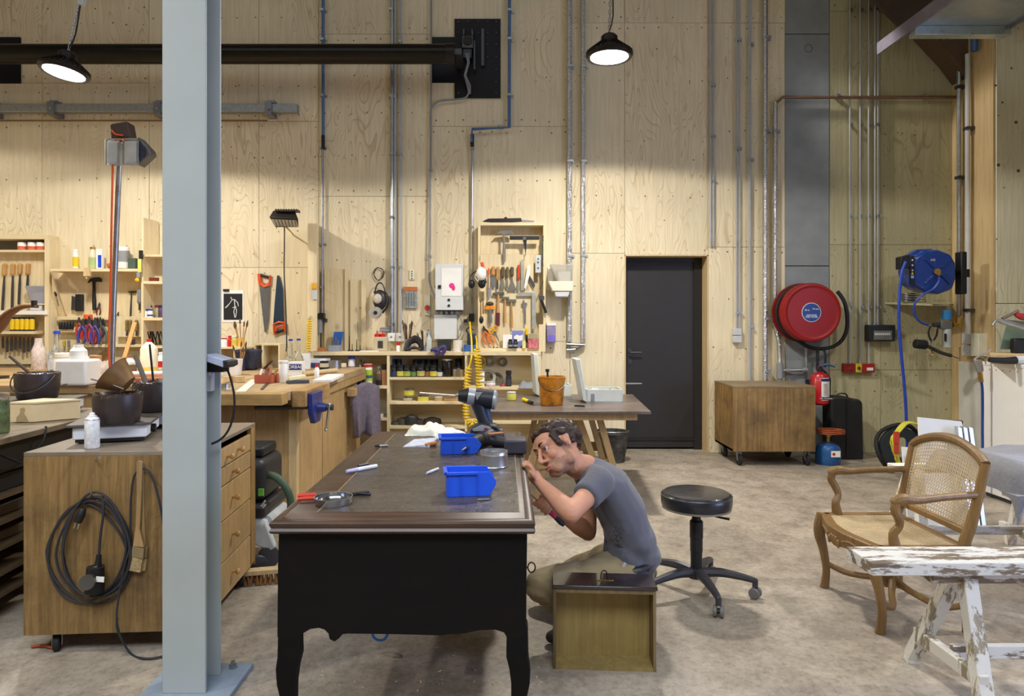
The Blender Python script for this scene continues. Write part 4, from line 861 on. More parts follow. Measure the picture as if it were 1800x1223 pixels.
# ================================================================== small things: makers
def at(px, py, z):
    Y = FOC*(H-z)/(py-CY); return V(((px-CX)*Y/FOC, Y, z))
def K(n, Y): return n*Y/FOC
def text(s, h, loc, rot, m, par, name='lettering', off=True):
    c = bpy.data.curves.new('t', 'FONT'); c.body = s; c.size = h; c.align_x = 'CENTER'; c.align_y = 'CENTER'; c.extrude = .0004
    o = bpy.data.objects.new('t', c); COL.objects.link(o); bpy.context.view_layer.update()
    me = bpy.data.meshes.new_from_object(o.evaluated_get(bpy.context.evaluated_depsgraph_get())); bpy.data.objects.remove(o)
    M_ = Matrix.Translation(V(loc)) @ Euler(rot).to_matrix().to_4x4()
    b = B(); b.add([M_ @ v.co for v in me.vertices], [tuple(p.vertices) for p in me.polygons])
    return b.build(name, m, par, smooth=False)
FACE = (PI/2, 0, 0)
def bottle(name, label, p, h, r, body, cap=None, lab=None, group=None, cat='bottle', neck=.35, sh=.62, caph=.1, lr=(.15, .5), n=18, spray=False):
    t = T(name, label, cat, p, group)
    B().lathe([(r*.9, 0), (r, h*.03), (r, h*sh), (r*.85, h*(sh+.06)), (r*neck*1.15, h*(sh+.2)), (r*neck, h*(1-caph)), (r*neck*.9, h*(1-caph)+.001)], p, n).build('body', body, t)
    if cap:
        B().lathe([(r*neck*1.25, h*(1-caph)), (r*neck*1.25, h*.99), (r*neck*.8, h)], p, n).build('cap', cap, t)
    if spray:
        B().bar(p+V((-r*.9, 0, h*1.02)), p+V((r*.5, 0, h*1.0)), r*.5, h*.09).bar(p+V((-r*.6, 0, h*1.0)), p+V((-r*.3, 0, h*.86)), r*.2, h*.03).build('trigger_head', cap, t)
    if lab: B().lathe([(r*1.01, h*lr[0]), (r*1.02, h*lr[0]), (r*1.02, h*lr[1]), (r*1.01, h*lr[1])], p, n).build('label', lab, t)
    return t
def jar(name, label, p, h, r, body, lid=None, lab=None, group=None, cat='jar', lr=(.2, .65), taper=1., lidh=.18, n=18):
    t = T(name, label, cat, p, group)
    hh = h*(1-lidh) if lid else h
    if lid: B().lathe([(r*.92*taper, 0), (r*taper, h*.04), (r, hh*.9), (r*.9, hh)], p, n).build('body', body, t)
    else: B().lathe([(r*taper, 0), (r, h), (r*.93, h), (r*.93*taper, h*.06), (.001, h*.06)], p, n).build('body', body, t)
    if lid: B().lathe([(r*.95, hh), (r*.98, hh+.001), (r*.98, h*.985), (r*.9, h)], p, n).build('lid', lid, t)
    if lab: B().lathe([(r*1.01, h*lr[0]), (r*1.03, h*lr[0]), (r*1.03, h*lr[1]), (r*1.01, h*lr[1])], p, n).build('label', lab, t)
    return t
def pot_of(name, label, p, h, r, body, n=7, tm=None, cat='brush pot', hh=2.2, spread=.5, hm=None):
    t = jar(name, label, p, h, r, body, cat=cat)
    for k in range(n):
        a = rnd.uniform(0, 2*PI); q = V((math.cos(a), math.sin(a)*.6, 0)); L_ = h*rnd.uniform(hh*.75, hh)
        b0 = p+q*r*.3+V((0, 0, h*.15)); b1 = p+q*r*(.5+spread)+V((0, 0, L_))
        o = B().tube([b0, b1], [.004, .005], 6).build('brush_handle', hm or HANDLE, t)
        B().tube([b1, b1+(b1-b0).normalized()*.03, b1+(b1-b0).normalized()*.055], [.007, .009, .002], 6).build('brush_head', tm or mat('5a4a38', .9), o)
    return t
def cbox(name, label, p, w, d, h, m, cat='box', lid=None, rz=0, group=None, bev=.002):
    t = T(name, label, cat, p, group, rz); R_ = Matrix.Rotation(0, 4, 'Z')
    b = B(); b.box(p.x-w/2, p.x+w/2, p.y-d/2, p.y+d/2, p.z, p.z+h); b.build('body', m, t, bevel=bev)
    if lid: B().box(p.x-w*.51, p.x+w*.51, p.y-d*.51, p.y+d*.51, p.z+h, p.z+h*1.08).build('lid', lid, t)
    return t
# --- wall tools in photo pixels at depth Y
def hammer(label, hx, hy, hw, hh, ex, ey, Y, hm=None, gm=None, gw=3.5, claw=False, grip=None, name='hammer', group=None):
    t = T(name, label, 'hammer', P(hx, ey, Y), group); hm = hm or DSTEEL; gm = gm or HANDLE
    if claw: hp = [(hx-hw/2, hy+hh*.6), (hx-hw*.3, hy-hh*.3), (hx, hy-hh/2), (hx+hw*.35, hy-hh*.55), (hx+hw/2, hy-hh*.2), (hx+hw/2, hy+hh*.4), (hx+hw*.3, hy+hh*.3), (hx, hy+hh*.4), (hx-hw*.25, hy+hh*.2)]
    else: hp = [(hx-hw/2, hy-hh*.1), (hx-hw*.2, hy-hh/2), (hx+hw*.25, hy-hh/2), (hx+hw/2, hy-hh/2), (hx+hw/2, hy+hh/2), (hx+hw*.25, hy+hh*.3), (hx-hw*.2, hy+hh*.4), (hx-hw/2, hy+hh*.2)]
    B().ppoly(hp, Y-.012, .024).build('head', hm, t, bevel=.002)
    a, b = P(hx, hy, Y), P(ex, ey, Y)
    hd = B().tube([a, a.lerp(b, .3), a.lerp(b, .7), b], [K(gw*.35, Y), K(gw*.35, Y), K(gw*.5, Y), K(gw*.45, Y)], 8).build('handle', gm, t)
    if grip: B().tube([a.lerp(b, .6), b+(b-a)*.01], [K(gw*.58, Y)]*2, 8).build('grip', grip, t)
    return t
def chisel(label, x0, y0, x1, y1, Y, hm=None, bm=None, f=.4, hw=6, bw=4, name='chisel', cat='chisel', group=None, wide=None):
    t = T(name, label, cat, P(x1, y1, Y), group); a, b = P(x0, y0, Y), P(x1, y1, Y); m_ = a.lerp(b, f)
    B().tube([a, a.lerp(m_, .12), a.lerp(m_, .5), a.lerp(m_, .85), m_], [K(hw*.3, Y), K(hw*.5, Y), K(hw*.45, Y), K(hw*.5, Y), K(hw*.25, Y)], 8).build('handle', hm or HANDLE, t)
    w2 = wide or bw
    d = (b-m_).normalized(); s_ = V((d.z, 0, -d.x))
    B().prism([m_-s_*K(bw*.3, Y), m_+s_*K(bw*.3, Y), m_.lerp(b, .3)+s_*K(bw*.45, Y), b+s_*K(w2*.5, Y), b-s_*K(w2*.5, Y), m_.lerp(b, .3)-s_*K(bw*.45, Y)], (0, .003, 0)).build('blade', bm or DSTEEL, t)
    return t
def pliers(label, x, y, L_, ang, Y, m, name='pliers', group=None, cat='pliers', open_=.22):
    t = T(name, label, cat, P(x, y, Y), group); c = P(x, y, Y); q = Matrix.Rotation(ang, 3, 'Y')
    l = K(L_, Y)
    for s_ in (-1, 1):
        B().tube([c+q @ V((0, 0, .0)), c+q @ V((s_*l*open_*.6, 0, -l*.25)), c+q @ V((s_*l*open_*.7, 0, -l*.5)), c+q @ V((s_*l*open_*.4, 0, -l*.7))], [l*.045, l*.05, l*.055, l*.04], 6).build('handle', m, t)
    B().prism([c+q @ V(v) for v in ((-l*.09, 0, -.03*l), (l*.09, 0, -.03*l), (l*.08, 0, l*.12), (l*.02, 0, l*.3), (-l*.02, 0, l*.3), (-l*.08, 0, l*.12))], (0, .008, 0)).build('jaws', DSTEEL, t)
    return t
def saw(label, Y, blade, handle, hole, bm, hm, gm):
    t = T('hand_saw', label, 'saw', P(blade[-1][0], blade[-1][1], Y))
    B().ppoly(blade, Y, .0015).build('blade', bm, t, smooth=False)
    B().ptube(handle, Y-.003, .012, 8, closed=True).build('handle', hm, t)
    B().ptube(hole, Y-.003, .015, 8).build('grip', gm, t)
    return t

# ================================================================== left wall
Yn = WY-.10
for i, x in enumerate((39, 56.5, 72)):
    jar('paint_tin', ('leftmost', 'middle', 'rightmost')[i]+' of three white and orange tins on the top left shelf', P(x, 439, WY-.10), K(13, 7.3), K(7, 7.3), WHITE, WHITE, mat('d2603a', .5), group=None, cat='tin', lr=(.05, .45), lidh=.1)
Yt = WY-.055
for i, (a, b, c, d) in enumerate(((9, 463, 4, 545), (23, 463, 21, 543), (36, 463, 33, 535), (50, 463, 48, 503))):
    chisel('long rasp with wooden handle, %s of four on the far left wall' % ('first from the left', 'second', 'third', 'fourth and shortest')[i], a, b, c, d, Yt, f=.27 if i < 3 else .5, hw=8, bw=5, name='rasp', cat='rasp')
for i in range(5):
    x = 22+8.6*i; B().cyl(P(x, 581.5, WY-.14), P(x, 557, WY-.14), K(4, 7.26), n=10)
    t = jar('yellow_canister', 'yellow canister with black ends, %s in the row on the tool rack' % ('first', 'second', 'third', 'fourth', 'fifth')[i], P(x, 581.5, WY-.15), K(24, 7.25), K(4.1, 7.25), YEL, BLACK, BLACK, cat='canister', lr=(.0, .1), lidh=.12)
for i in range(8):
    x = 5+7.4*i; chisel('%s of the row of wood chisels hanging below the yellow canisters' % ('first', 'second', 'third', 'fourth', 'fifth', 'sixth', 'seventh', 'eighth')[i], x, 590, x, 612+(i*7 % 9), WY-.10, f=.08, bw=5, wide=4.5)
def dispenser(label, x0, x1, ya, yb, yc, d, wm):
    """wall dispenser: clear hopper over a white base"""
    Y = WY-d; t = T('dispenser', label, 'dispenser', P((x0+x1)/2, yc, Y)); w = x1-x0
    B().prism([P(x0, ya, Y), P(x1, ya, Y), P(x1-w*.04, yb, Y), P(x0+w*.3, yb, Y)], (0, d*.75, 0)).build('hopper', wm, t, bevel=.01)
    B().prism([P(x0+w*.32, yb-(yb-ya)*.6, Y+.01), P(x1-w*.12, yb-(yb-ya)*.6, Y+.01), P(x1-w*.12, yb-1, Y+.01), P(x0+w*.38, yb-1, Y+.01)], (0, d*.6, 0)).build('paper_roll', WHITE, t, bevel=.01)
    B().prism([P(x0-w*.08, yb-(yc-yb)*.1, Y-.01), P(x1, yb-(yc-yb)*.1, Y-.01), P(x1, yc-4, Y-.01), P(x0+w*.1, yc-4, Y-.01)], (0, d*.9, 0)).build('housing', CREAM, t, bevel=.01)
    B().prism([P(x0+w*.18, yc-4, Y), P(x1-w*.15, yc-4, Y), P(x1-w*.22, yc+6, Y), P(x0+w*.25, yc+6, Y)], (0, d*.6, 0)).build('outlet', LGREY, t, bevel=.01)
    B().prism([P(x0-w*.1, ya+4, WY-.03), P(x0+w*.05, ya+4, WY-.03), P(x0+w*.2, yc-6, WY-.03), P(x0-w*.1, yc-6, WY-.03)], (0, .03, 0)).build('side_bracket', WHITE, t, bevel=.003)
    return t
SMOKE = mat('b9b4a6', .2, alpha=.55, var=0)
dispenser('clear-topped paper dispenser in the left shelving above a white shelf', 43, 79, 502, 534, 540, .16, mat('9a9aa4', .25, alpha=.7, var=0))
dispenser('white wall dispenser with a clear hopper beside the tool cabinet', 967, 1008, 464, 496, 516, .25, SMOKE)
# upper shelf at left (top y 472)
sz = lambda d: WY-d
def onshelf(px, py, d): return P(px, py, WY-d)
bottle('bottle', 'white bottle with a yellow label, first on the upper left shelf', onshelf(133, 472, .14), K(34, 7.26), K(5, 7.26), WHITE, WHITE, YEL, lr=(.1, .6), neck=.7)
bottle('spray_bottle', 'clear bottle with a brown and green label on the upper left shelf', onshelf(163, 472, .14), K(38, 7.26), K(6.5, 7.26), mat('d7cdb0', .3), BRASS, mat('a9bb7c', .5), lr=(.02, .5), neck=.55, cat='bottle')
t = cbox('carton', 'tall white carton with a blue label on the upper left shelf', onshelf(176, 472, .14), K(10, 7.26), .05, K(34, 7.26), WHITE)
B().pbox(172, 448, 178, 470, WY-.168, .002).build('label', BLUE, t)
one(B().lathe([(.03, 0), (.022, .03), (.03, .06), (.012, .07)], onshelf(190, 468, .1), 12, (1, 0, .5)), 'orange_lid', mat('b8653c', .5), 'small orange-brown lid lying next to the steel pole on the shelf', 'orange_lid')  # a loose orange lid on its side
jar('white_canister', 'large round white canister on the upper left shelf right of the pole', onshelf(217, 472, .14), K(38, 7.26), K(10, 7.26), WHITE, WHITE, GREY, cat='canister', lr=(.3, .8))
cbox('dark_box', 'small dark green box beside the white canister', onshelf(234, 472, .14), K(13, 7.26), .06, K(18, 7.26), mat('4a5a50', .6))
t = T('clamp_tag', 'black spring clamp with a yellow tag hanging at the shelf end', 'clamp', P(245, 495, WY-.30))
kids((B().pbox(244, 440, 250, 455, WY-.31, .02), 'clamp_jaw', BLACK, t), (B().pbox(242, 455, 248, 478, WY-.31, .012), 'handle', mat('d9d56a', .5), t), (B().pbox(240, 478, 246, 488, WY-.31, .012), 'handle', GREY, t), (B().sph(P(241, 492, WY-.305), .022, 10), 'knob', YEL, t))
t = T('wood_block', 'small pale wooden block hanging below the shelf edge', 'block', P(152, 487, WY-.3)); B().ppoly([(147, 470), (156, 470), (158, 485), (146, 485)], WY-.31, .03).cyl(P(152, 485, WY-.295), P(152, 490, WY-.295), .008).build('block', STUD, t)  # wooden head of a mallet
# tools hanging under it
Yt = WY-.05
hammer('claw hammer with a dark rubber handle on the left tool board', 165, 492, 24, 9, 166, 545, Yt, BLACK, RUB, gw=7, claw=True)
t = T('drill_case', 'black hanging drill bit case on the left tool board', 'drill bits', P(134, 548, Yt)); B().pbox(132, 517, 144, 547, Yt-.03, .04).build('case', BLACK, t, bevel=.004)
for i in range(4):
    B().cyl(P(127+2.4*i, 520+i*.7, Yt-.02), P(126+2.4*i, 545, Yt-.02), .006, n=6).build('drill_bit', DSTEEL, t)
chisel('narrow screwdriver hanging on the slanted bracket board', 93, 495, 103, 538, WY-.16, BLACK, STEEL, f=.6, hw=4, bw=2, name='screwdriver', cat='screwdriver')
hammer('slim tack hammer right of the steel pole', 231, 513, 13, 3, 229, 560, Yt, BLACK, DSTEEL, gw=3)
chisel('grey folding knife on the left tool board', 246, 508, 245, 545, Yt-.01, GREY, DSTEEL, f=.7, hw=9, bw=4, name='knife', cat='knife')
pliers('small red-handled pincers under the claw hammer', 174, 538, 22, .1, Yt, mat('5a2a2a', .5))
pliers('small black pincers right of the claw hammer', 207, 552, 14, .2, Yt, BLACK)
YR = WY-.14
cl_ = ['b5332e', '3b3f8c', 'b5332e', '7a2f55', 'c24a30', '3b3f8c', 'b5332e', '2d2f34', '5b6a52']
for i, x in enumerate((139, 145, 150, 157, 162, 167, 171, 176, 181)):
    pliers('%s of the row of coloured pliers hanging on the rack' % ('first', 'second', 'third', 'fourth', 'fifth', 'sixth', 'seventh', 'eighth', 'ninth')[i], x, 568+(i*5 % 7), 36+(i*7 % 12), rnd.uniform(-.12, .12), YR-.02*(i % 2), mat(cl_[i], .45))
for i in range(5):
    one(B().lathe([(.012, 0), (.016, .01), (.016, .07), (.010, .08)], P(106+5.2*i, 579, YR+.03), 10), 'router_bit', BLACK, 'black round bit holder, %s on the small left rack' % ('first', 'second', 'third', 'fourth', 'fifth')[i], 'bit')
one(B().lathe([(.03, 0), (.042, 0), (.042, .045), (.03, .045), (.03, 0)], P(155, 560, WY-.12), 18), 'tape_roll', ORANGE, 'orange roll of tape on the pliers rack', 'tape')
for i, x in enumerate((223, 229, 240)): chisel('short carving chisel in the small rack, %s' % ('left one', 'middle one', 'right one')[i], x, 562, x, 590, WY-.14, mat('7c6a3a', .5), f=.75, hw=6)
t = T('knife_strip', 'steel strip with small keys hanging below the chisel rack', 'strip', P(227, 612, WY-.12)); B().pbox(222, 596, 236, 606, WY-.12, .02).build('strip', DSTEEL, t)
for i, (x, lab_) in enumerate(((160, 'thin screwdriver, left under pliers'), (168, 'thin red screwdriver under pliers'), (113, 'small yellow-handled driver under left rack'), (121, 'small grey driver under left rack'))):
    chisel(lab_, x, 598, x, 622, WY-.1, mat(('a03a2a', 'b5332e', 'b9a03a', '77797c')[i], .5), STEEL, f=.5, hw=5, bw=2, name='screwdriver', cat='screwdriver')
# right compartment
cbox('red_case', 'small red and black case in the upper compartment left of the column', P(270, 494, WY-.12), K(16, 7.28), .05, K(6, 7.28), mat('6a2a22', .5))
for i, (x, m1, m2, h) in enumerate(((255, WHITE, mat('2f3d8f', .4), 15), (264, WHITE, mat('2f3d8f', .4), 15), (263, mat('cfd8ea', .4), mat('2f55b0', .4), 22), (276, mat('9a9470', .4), mat('7c2430', .4), 22), (283, mat('5a3f5f', .4), mat('3a2c4a', .4), 22))):
    bottle('bottle', ('little white bottle with purple cap, left on the middle shelf', 'little white bottle with purple cap, right of its twin', 'light blue bottle behind the two small white ones', 'beige bottle with a dark red cap on the middle shelf', 'purple bottle next to the column')[i], P(x, 558, WY-(.2 if i < 2 else .1)), K(h, 7.25), K(4.5, 7.25), m1, m2, m2 if i == 1 else None, neck=.7, caph=.2, lr=(.15, .35))
for i in range(16):
    x = 258+i*1.9; q = P(x, 606, WY-.14); B_ = B().tube([q, q+V((rnd.uniform(-.03, .03), rnd.uniform(-.05, .0), K(24, 7.2)))], [.004, .006], 5)
    tag(B_.build('brush', BLACK, None), 'black wire brush standing in the bundle beside the column', 'brush', 'black wire brushes in the lower left compartment')
# ================================================================== back left bench things (top z = .93)
zb2 = .951
bottle('glass_flask', 'tall clear bottle with a bright blue cap on the left bench', at(100, 652, zb2), K(74, 6.9*.9), K(15, 6.2), GLASS, BLUE, mat('e7e9f4', .4, alpha=.5, var=0), neck=.3, sh=.4, caph=.08, lr=(.05, .3))
bottle('glass_flask', 'cloudy plastic flask with red streaks at the far left', at(68, 650, zb2), K(66, 6.2), K(12, 6.2), mat('e2d3cd', .3, alpha=.75, var=.25, scale=30), None, None, neck=.5, sh=.55)
t = T('jerry_can', 'big white plastic jerry can in the middle of the left bench', 'container', at(138, 676, zb2)); q = at(138, 676, zb2); w2 = K(27, q.y)
kids((B().box(q.x-w2, q.x+w2, q.y-.1, q.y+.1, q.z, q.z+K(45, q.y)), 'body', mat('efece6', .35, var=.04), t, dict(bevel=.02, seg=3)), (B().lathe([(w2*.55, K(42, q.y)), (w2*.5, K(60, q.y)), (w2*.3, K(66, q.y)), (w2*.28, K(70, q.y))], q, 20), 'neck', mat('efece6', .35, var=.04), t))
jar('plastic_tub', 'white tub partly hidden behind the big jerry can', at(113, 662, zb2), K(38, 6.4), K(14, 6.4), WHITE, WHITE, cat='tub')
jar('paint_stained_pot', 'tall white pot with brown drips beside the steel pole', at(172, 668, zb2), K(40, 6), K(12, 6), mat('e5dccb', .5, var=.3, scale=20), mat('b9895a', .6), cat='pot')
jar('plastic_beaker', 'slim white beaker left of the steel pole', at(186, 664, zb2), K(34, 6), K(8, 6), WHITE, cat='beaker')
q = at(172, 636, zb2+.12)
t = T('wedge', 'brown wooden wedge resting on the stained pot', 'wedge', P(174, 634, 5.9)); B().ppoly([(157, 634), (188, 611), (190, 624), (175, 640), (163, 640)], at(172, 668, zb2).y-.03, .06).build('wedge_body', mat('7a5c38', .6), t)
t = T('paper_stack', 'stack of blue and white papers behind the jerry can', 'papers', at(140, 640, zb2)); q = at(142, 645, zb2)
for k in range(5): B().cb(q+V((0, .0, .01+.022*k)), (.26, .18, .02), (0, 0, R(-10+k*6))).build('sheet_pack', [mat('39456e', .6), WHITE, mat('8f93a8', .6), WHITE, mat('cfd2de', .6)][k], t)
bottle('glue_bottle', 'big yellow-white glue bottle with a red nozzle by the column', at(262, 658, zb2), K(62, 6.1), K(14, 6.1), mat('efe6c8', .4), RED, mat('e9d06a', .4), neck=.22, sh=.72, caph=.12, lr=(.05, .22))
bottle('white_bottle', 'white bottle with a brown net label left of the glue bottle', at(228, 656, zb2), K(32, 6.1), K(11, 6.1), WHITE, mat('9a5a3a', .5), mat('7a6a58', .6), neck=.3, lr=(.1, .5))
bottle('red_label_bottle', 'white bottle with a red label against the column', at(283, 650, zb2), K(34, 6.1), K(7, 6.1), WHITE, WHITE, RED, neck=.5)
t = T('board_stack', 'stack of red and white boards lying on the left bench', 'boards', at(240, 668, zb2)); q = at(243, 668, zb2)
for k in range(4): B().cb(q+V((.01*k, .03, .008+.016*k)), (.42-.03*k, .2, .014), (0, 0, R(4*k))).build('board', [mat('c9604a', .6), STUD, mat('d98a6a', .6), WHITE][k], t, bevel=.001)
t = T('timber_offcut', 'thin upright batten leaning behind the steel pole', 'timber', at(212, 650, zb2)); B().bar(at(212, 652, zb2), at(212, 652, zb2)+V((0, .25, .46)), .04, .015).build('batten', HANDLE, t)
# curved wooden chair part held by a clamp stand at far left
t = T('curved_arm', 'curved brown wooden chair arm held up on a stand at far left', 'chair part', P(20, 680, 5.6))
B().tube([P(-30, 600, 5.6), P(0, 572, 5.6), P(14, 553, 5.6), P(34, 541, 5.6), P(52, 538, 5.6), P(66, 539, 5.6)], [.07, .065, .05, .034, .024, .018], 12, flat=.6).build('arm', mat('5d3a20', .35, var=.25, scale=9), t)
B().cyl(P(60, 538, 5.6), P(60, 528, 5.6), .022).build('knob', BLACK, t); B().cyl(V((P(-20, 0, 5.6).x, 5.6, zb2)), P(-20, 590, 5.6), .012).build('stand_rod', STEEL, t); B().box(P(-20, 0, 5.6).x-.1, P(-20, 0, 5.6).x+.1, 5.5, 5.7, zb2, zb2+.02).build('stand_foot', DSTEEL, t)
# ================================================================== work lamp on a steel pole
Yp = 4.68
t = T('pole_light', 'pair of work floodlights on a tall steel pole with an orange cable', 'lamp', (P(197, 0, Yp).x, Yp, 0))
pb = V((P(194, 0, Yp).x, Yp, 0)); ptop = P(212, 240, Yp)
kids((B().tube([pb, P(197, 640, Yp), P(205, 400, Yp), ptop], .018, 14), 'pole', mat('9ea1a4', .3, .9), t), (B().lathe([(.20, 0), (.20, .02), (.03, .03), (.025, .12)], pb, 24), 'foot', DSTEEL, t))
for s_, (xa, xb) in enumerate(((188, 208), (219, 242))):
    h_ = B().pbox(xa, 247, xb, 288, Yp-.09, .07).build('flood_head', LGREY, t, bevel=.008)
    B().pbox(xa+2, 250, xb-2, 285, Yp-.095, .006).build('reflector', mat('dfe6ea', .15, .6), h_)
    B().ptube([(xa-2, 246), (xb+1, 246), (xb+1, 289), (xa-2, 289)], Yp-.095, .006, 6, closed=True).build('wire_guard', STEEL, h_)
kids((B().ppoly([(242, 240), (262, 262), (264, 270), (242, 290)], Yp-.08, .09), 'heat_sink', mat('6d6e70', .4, .7), t, dict(bevel=.004)), (B().ppoly([(193, 218), (203, 216), (223, 213), (228, 241), (195, 243)], Yp-.04, .1), 'ballast_box', mat('3e2e28', .5), t, dict(bevel=.006)),
     (B().pbox(188, 243, 240, 248, Yp-.05, .03), 'cross_bar', STEEL, t), (B().ptube([(196, 228), (203, 236), (216, 238)], Yp-.05, .006), 'cable', ORANGE, t),
     (B().ptube([(223, 246), (205, 246), (199, 252), (197, 270), (198, 300), (196, 400), (194, 520), (191, 600), (194, 660)], Yp-.06, .007, 8), 'cable', ORANGE, t))
for k in range(6): B().ptube([(243+3*k, 243+3.4*k), (243+3*k, 288-2.8*k)], Yp-.085, .004, 5).build('fin', DSTEEL, t)
# ================================================================== floodlight, saws, picture on the wall
Yf = 6.72
t = T('flood_light', 'black finned floodlight on an arm above the saws', 'lamp', P(500, 400, Yf))
fh = B().hexa([P(484, 399, Yf), P(525, 399, Yf), P(520, 398, Yf+.14), P(486, 398, Yf+.14), P(473, 381, Yf-.06), P(524, 384, Yf-.06), P(519, 371, Yf+.12), P(480, 370, Yf+.12)]).build('housing', mat('35302d', .5, .4), t, bevel=.006)
gl = B().prism([P(477, 385, Yf-.058), P(521, 387, Yf-.058), P(524, 398, Yf-.008), P(484, 397, Yf-.008)], (0, -.006, -.002)).build('glass', mat('b9b4a2', .25), fh)
for k in range(7): B().bar(P(482+6*k, 385.5, Yf-.072), P(487+5.6*k, 397.5, Yf-.022), .004, .004).build('guard_bar', BLACK, fh)
for k in range(9): B().ppoly([(482+4.6*k, 371), (484+4.6*k, 366.5), (485+4.6*k, 371)], Yf+.0, .12).build('fin', mat('35302d', .5, .4), fh)
kids((B().tube([P(502, 398, Yf+.05), P(514, 410, Yf+.4), P(514, 412, WY-.005)], .008, 6), 'arm', STUD, t), (B().ptube([(500, 399), (500, 430), (499.5, 480), (502, 530), (504, 600), (503, 617, 6.7)], Yf+.05, .006, 6), 'cable', BLACK, t))
saw('hand saw with grey blade and orange handle at the top', WY-.02, [(455, 495), (475, 500), (472, 560), (468, 584), (465, 584)], [(454, 481), (456, 498), (464, 504), (474, 501), (475, 484), (473, 498), (464, 502), (458, 494), (457, 482)], [(458, 483), (472, 487)], mat('77797a', .35, .6), ORANGE, BLACK)
saw('hand saw with dark blue blade and orange handle at the bottom', WY-.02, [(487, 484), (491, 484), (497, 508), (499, 568), (480, 572), (483, 530)], [(481, 570), (482, 588), (485, 586), (486, 576), (498, 572), (500, 583), (502, 583), (501, 567), (490, 566)], [(484, 584), (500, 580)], mat('2d3e52', .4, .3), ORANGE, RUB)
t = T('picture', 'black print of a white stick-like figure pinned up beside the column', 'picture', P(410, 564, WY))
B().pbox(390, 510, 428, 566, WY-.004, .004).build('paper', WHITE, t, smooth=False); B().pbox(393, 516, 426, 562, WY-.006, .002).build('black_ground', BLACKM, t, smooth=False)
ch = mat('d9d9d9', .6, var=0)
for ln in ([(396, 541), (403, 534), (408, 527), (412, 526), (418, 532), (419, 538)], [(408, 528), (406, 522), (405, 524)], [(412, 527), (413, 540), (411, 548), (413, 558)], [(414, 538), (416, 546), (414, 558)], [(397, 541), (402, 536)], [(409, 541), (414, 539)]):
    B().tube([P(x, y, WY-.008) for x, y in ln], .0045, 5).build('figure_line', ch, t)
B().pbox(392, 508, 402, 512, WY-.02, .02).build('clip', BLACK, t)
# partition things
t = T('scraper', 'paint scraper with orange handle hanging on the partition', 'scraper', P(552, 530, 6.99)); B().pbox(548, 497, 557, 508, 6.975, .02).build('handle', mat('e0a42a', .5), t, bevel=.003); B().pbox(549, 508, 557, 526, 6.985, .008).build('blade', LGREY, t)
t = T('air_regulator', 'grey air regulator at the foot of the steel conduit', 'regulator', P(566, 590, WY-.1))
kids((B().pbox(559, 550, 569, 561, WY-.12, .1), 'valve_block', BLACK, t, dict(bevel=.004)), (B().cyl(P(562, 560, WY-.08), P(562, 585, WY-.08), .03), 'filter_bowl', GREY, t), (B().cyl(P(570, 563, WY-.08), P(575, 563, WY-.08), .02), 'gauge', DSTEEL, t), (B().cyl(P(564, 585, WY-.08), P(564, 610, WY-.08), .006), 'hose', BLACK, t))
# ================================================================== long bench things (z = .95)
zb1 = .951
jar('white_bucket', 'white plastic bucket on the long bench beside the column', at(406, 659, zb1), K(28, 6.0), K(20, 6.0), mat('e6dfd6', .45), cat='bucket', taper=.85)
pot_of('brush_pot', 'dark leather-look box with brushes standing in it on the bench', at(420, 651, zb1), K(22, 6.5), K(11, 6.5), mat('35354a', .6), n=6, hh=2.0)
t = T('dark_bag', 'dark blue tool bag on the bench behind the white bucket', 'bag', at(435, 649, zb1)); q = at(437, 650, zb1); B().hexa([(q.x-.09, q.y-.06, q.z), (q.x+.08, q.y-.06, q.z), (q.x+.08, q.y+.06, q.z), (q.x-.09, q.y+.06, q.z), (q.x-.12, q.y-.07, q.z+.2), (q.x+.12, q.y-.07, q.z+.2), (q.x+.12, q.y+.07, q.z+.2), (q.x-.12, q.y+.07, q.z+.2)]).build('bag_body', mat('2c2c3c', .8, var=.3), t, bevel=.02)
jar('orange_jar', 'orange jar on the bench left of the dark bag', at(405, 640, zb1), K(22, 7), K(7, 7), mat('c7743c', .5), WHITE)
for i, (x, y, h, r, m1, m2, lab_) in enumerate(((398, 646, 26, 7, WHITE, RED, 'white bottle with a red cap beside the column'), (394, 604, 16, 7, WHITE, RED, 'white tube with red lettering on the small box shelf'), (404, 604, 20, 4, RED, RED, 'slim red bottle on the small box shelf'), (413, 604, 20, 6, mat('c5b34a', .5), WHITE, 'yellow label jar on the small box shelf'))):
    p_ = at(x, y, zb1) if y > 630 else P(x, 610, 6.75)
    bottle('bottle', lab_, p_, K(h, p_.y), K(r, p_.y), m1, m2, None, neck=.6)
lt = T('small_ledge', 'pine ledge carrying jars behind the bench next to the column', 'shelf', P(415, 613, 6.8)); B().pbox(380, 610, 431, 613, 6.62, .42).build('ledge_board', PINEX, lt); B().pbox(427, 613, 430, 640, 6.66, .3).build('ledge_support', PINE, lt); B().pbox(386, 613, 389, 640, 6.66, .3).build('ledge_support', PINE, lt)
pot_of('brush_pot', 'pot of paint brushes standing on the pine ledge', P(424, 610, 6.75), K(16, 6.75), K(6, 6.75), mat('d9a653', .5), n=9, hh=2.6, spread=1.2)
q = at(462, 674, zb1); t = T('red_tray', 'open red-brown box of small hand tools on the long bench', 'box', q); rb = mat('b0573c', .6); w2, d2, h2 = K(15, q.y), .10, K(15, q.y)
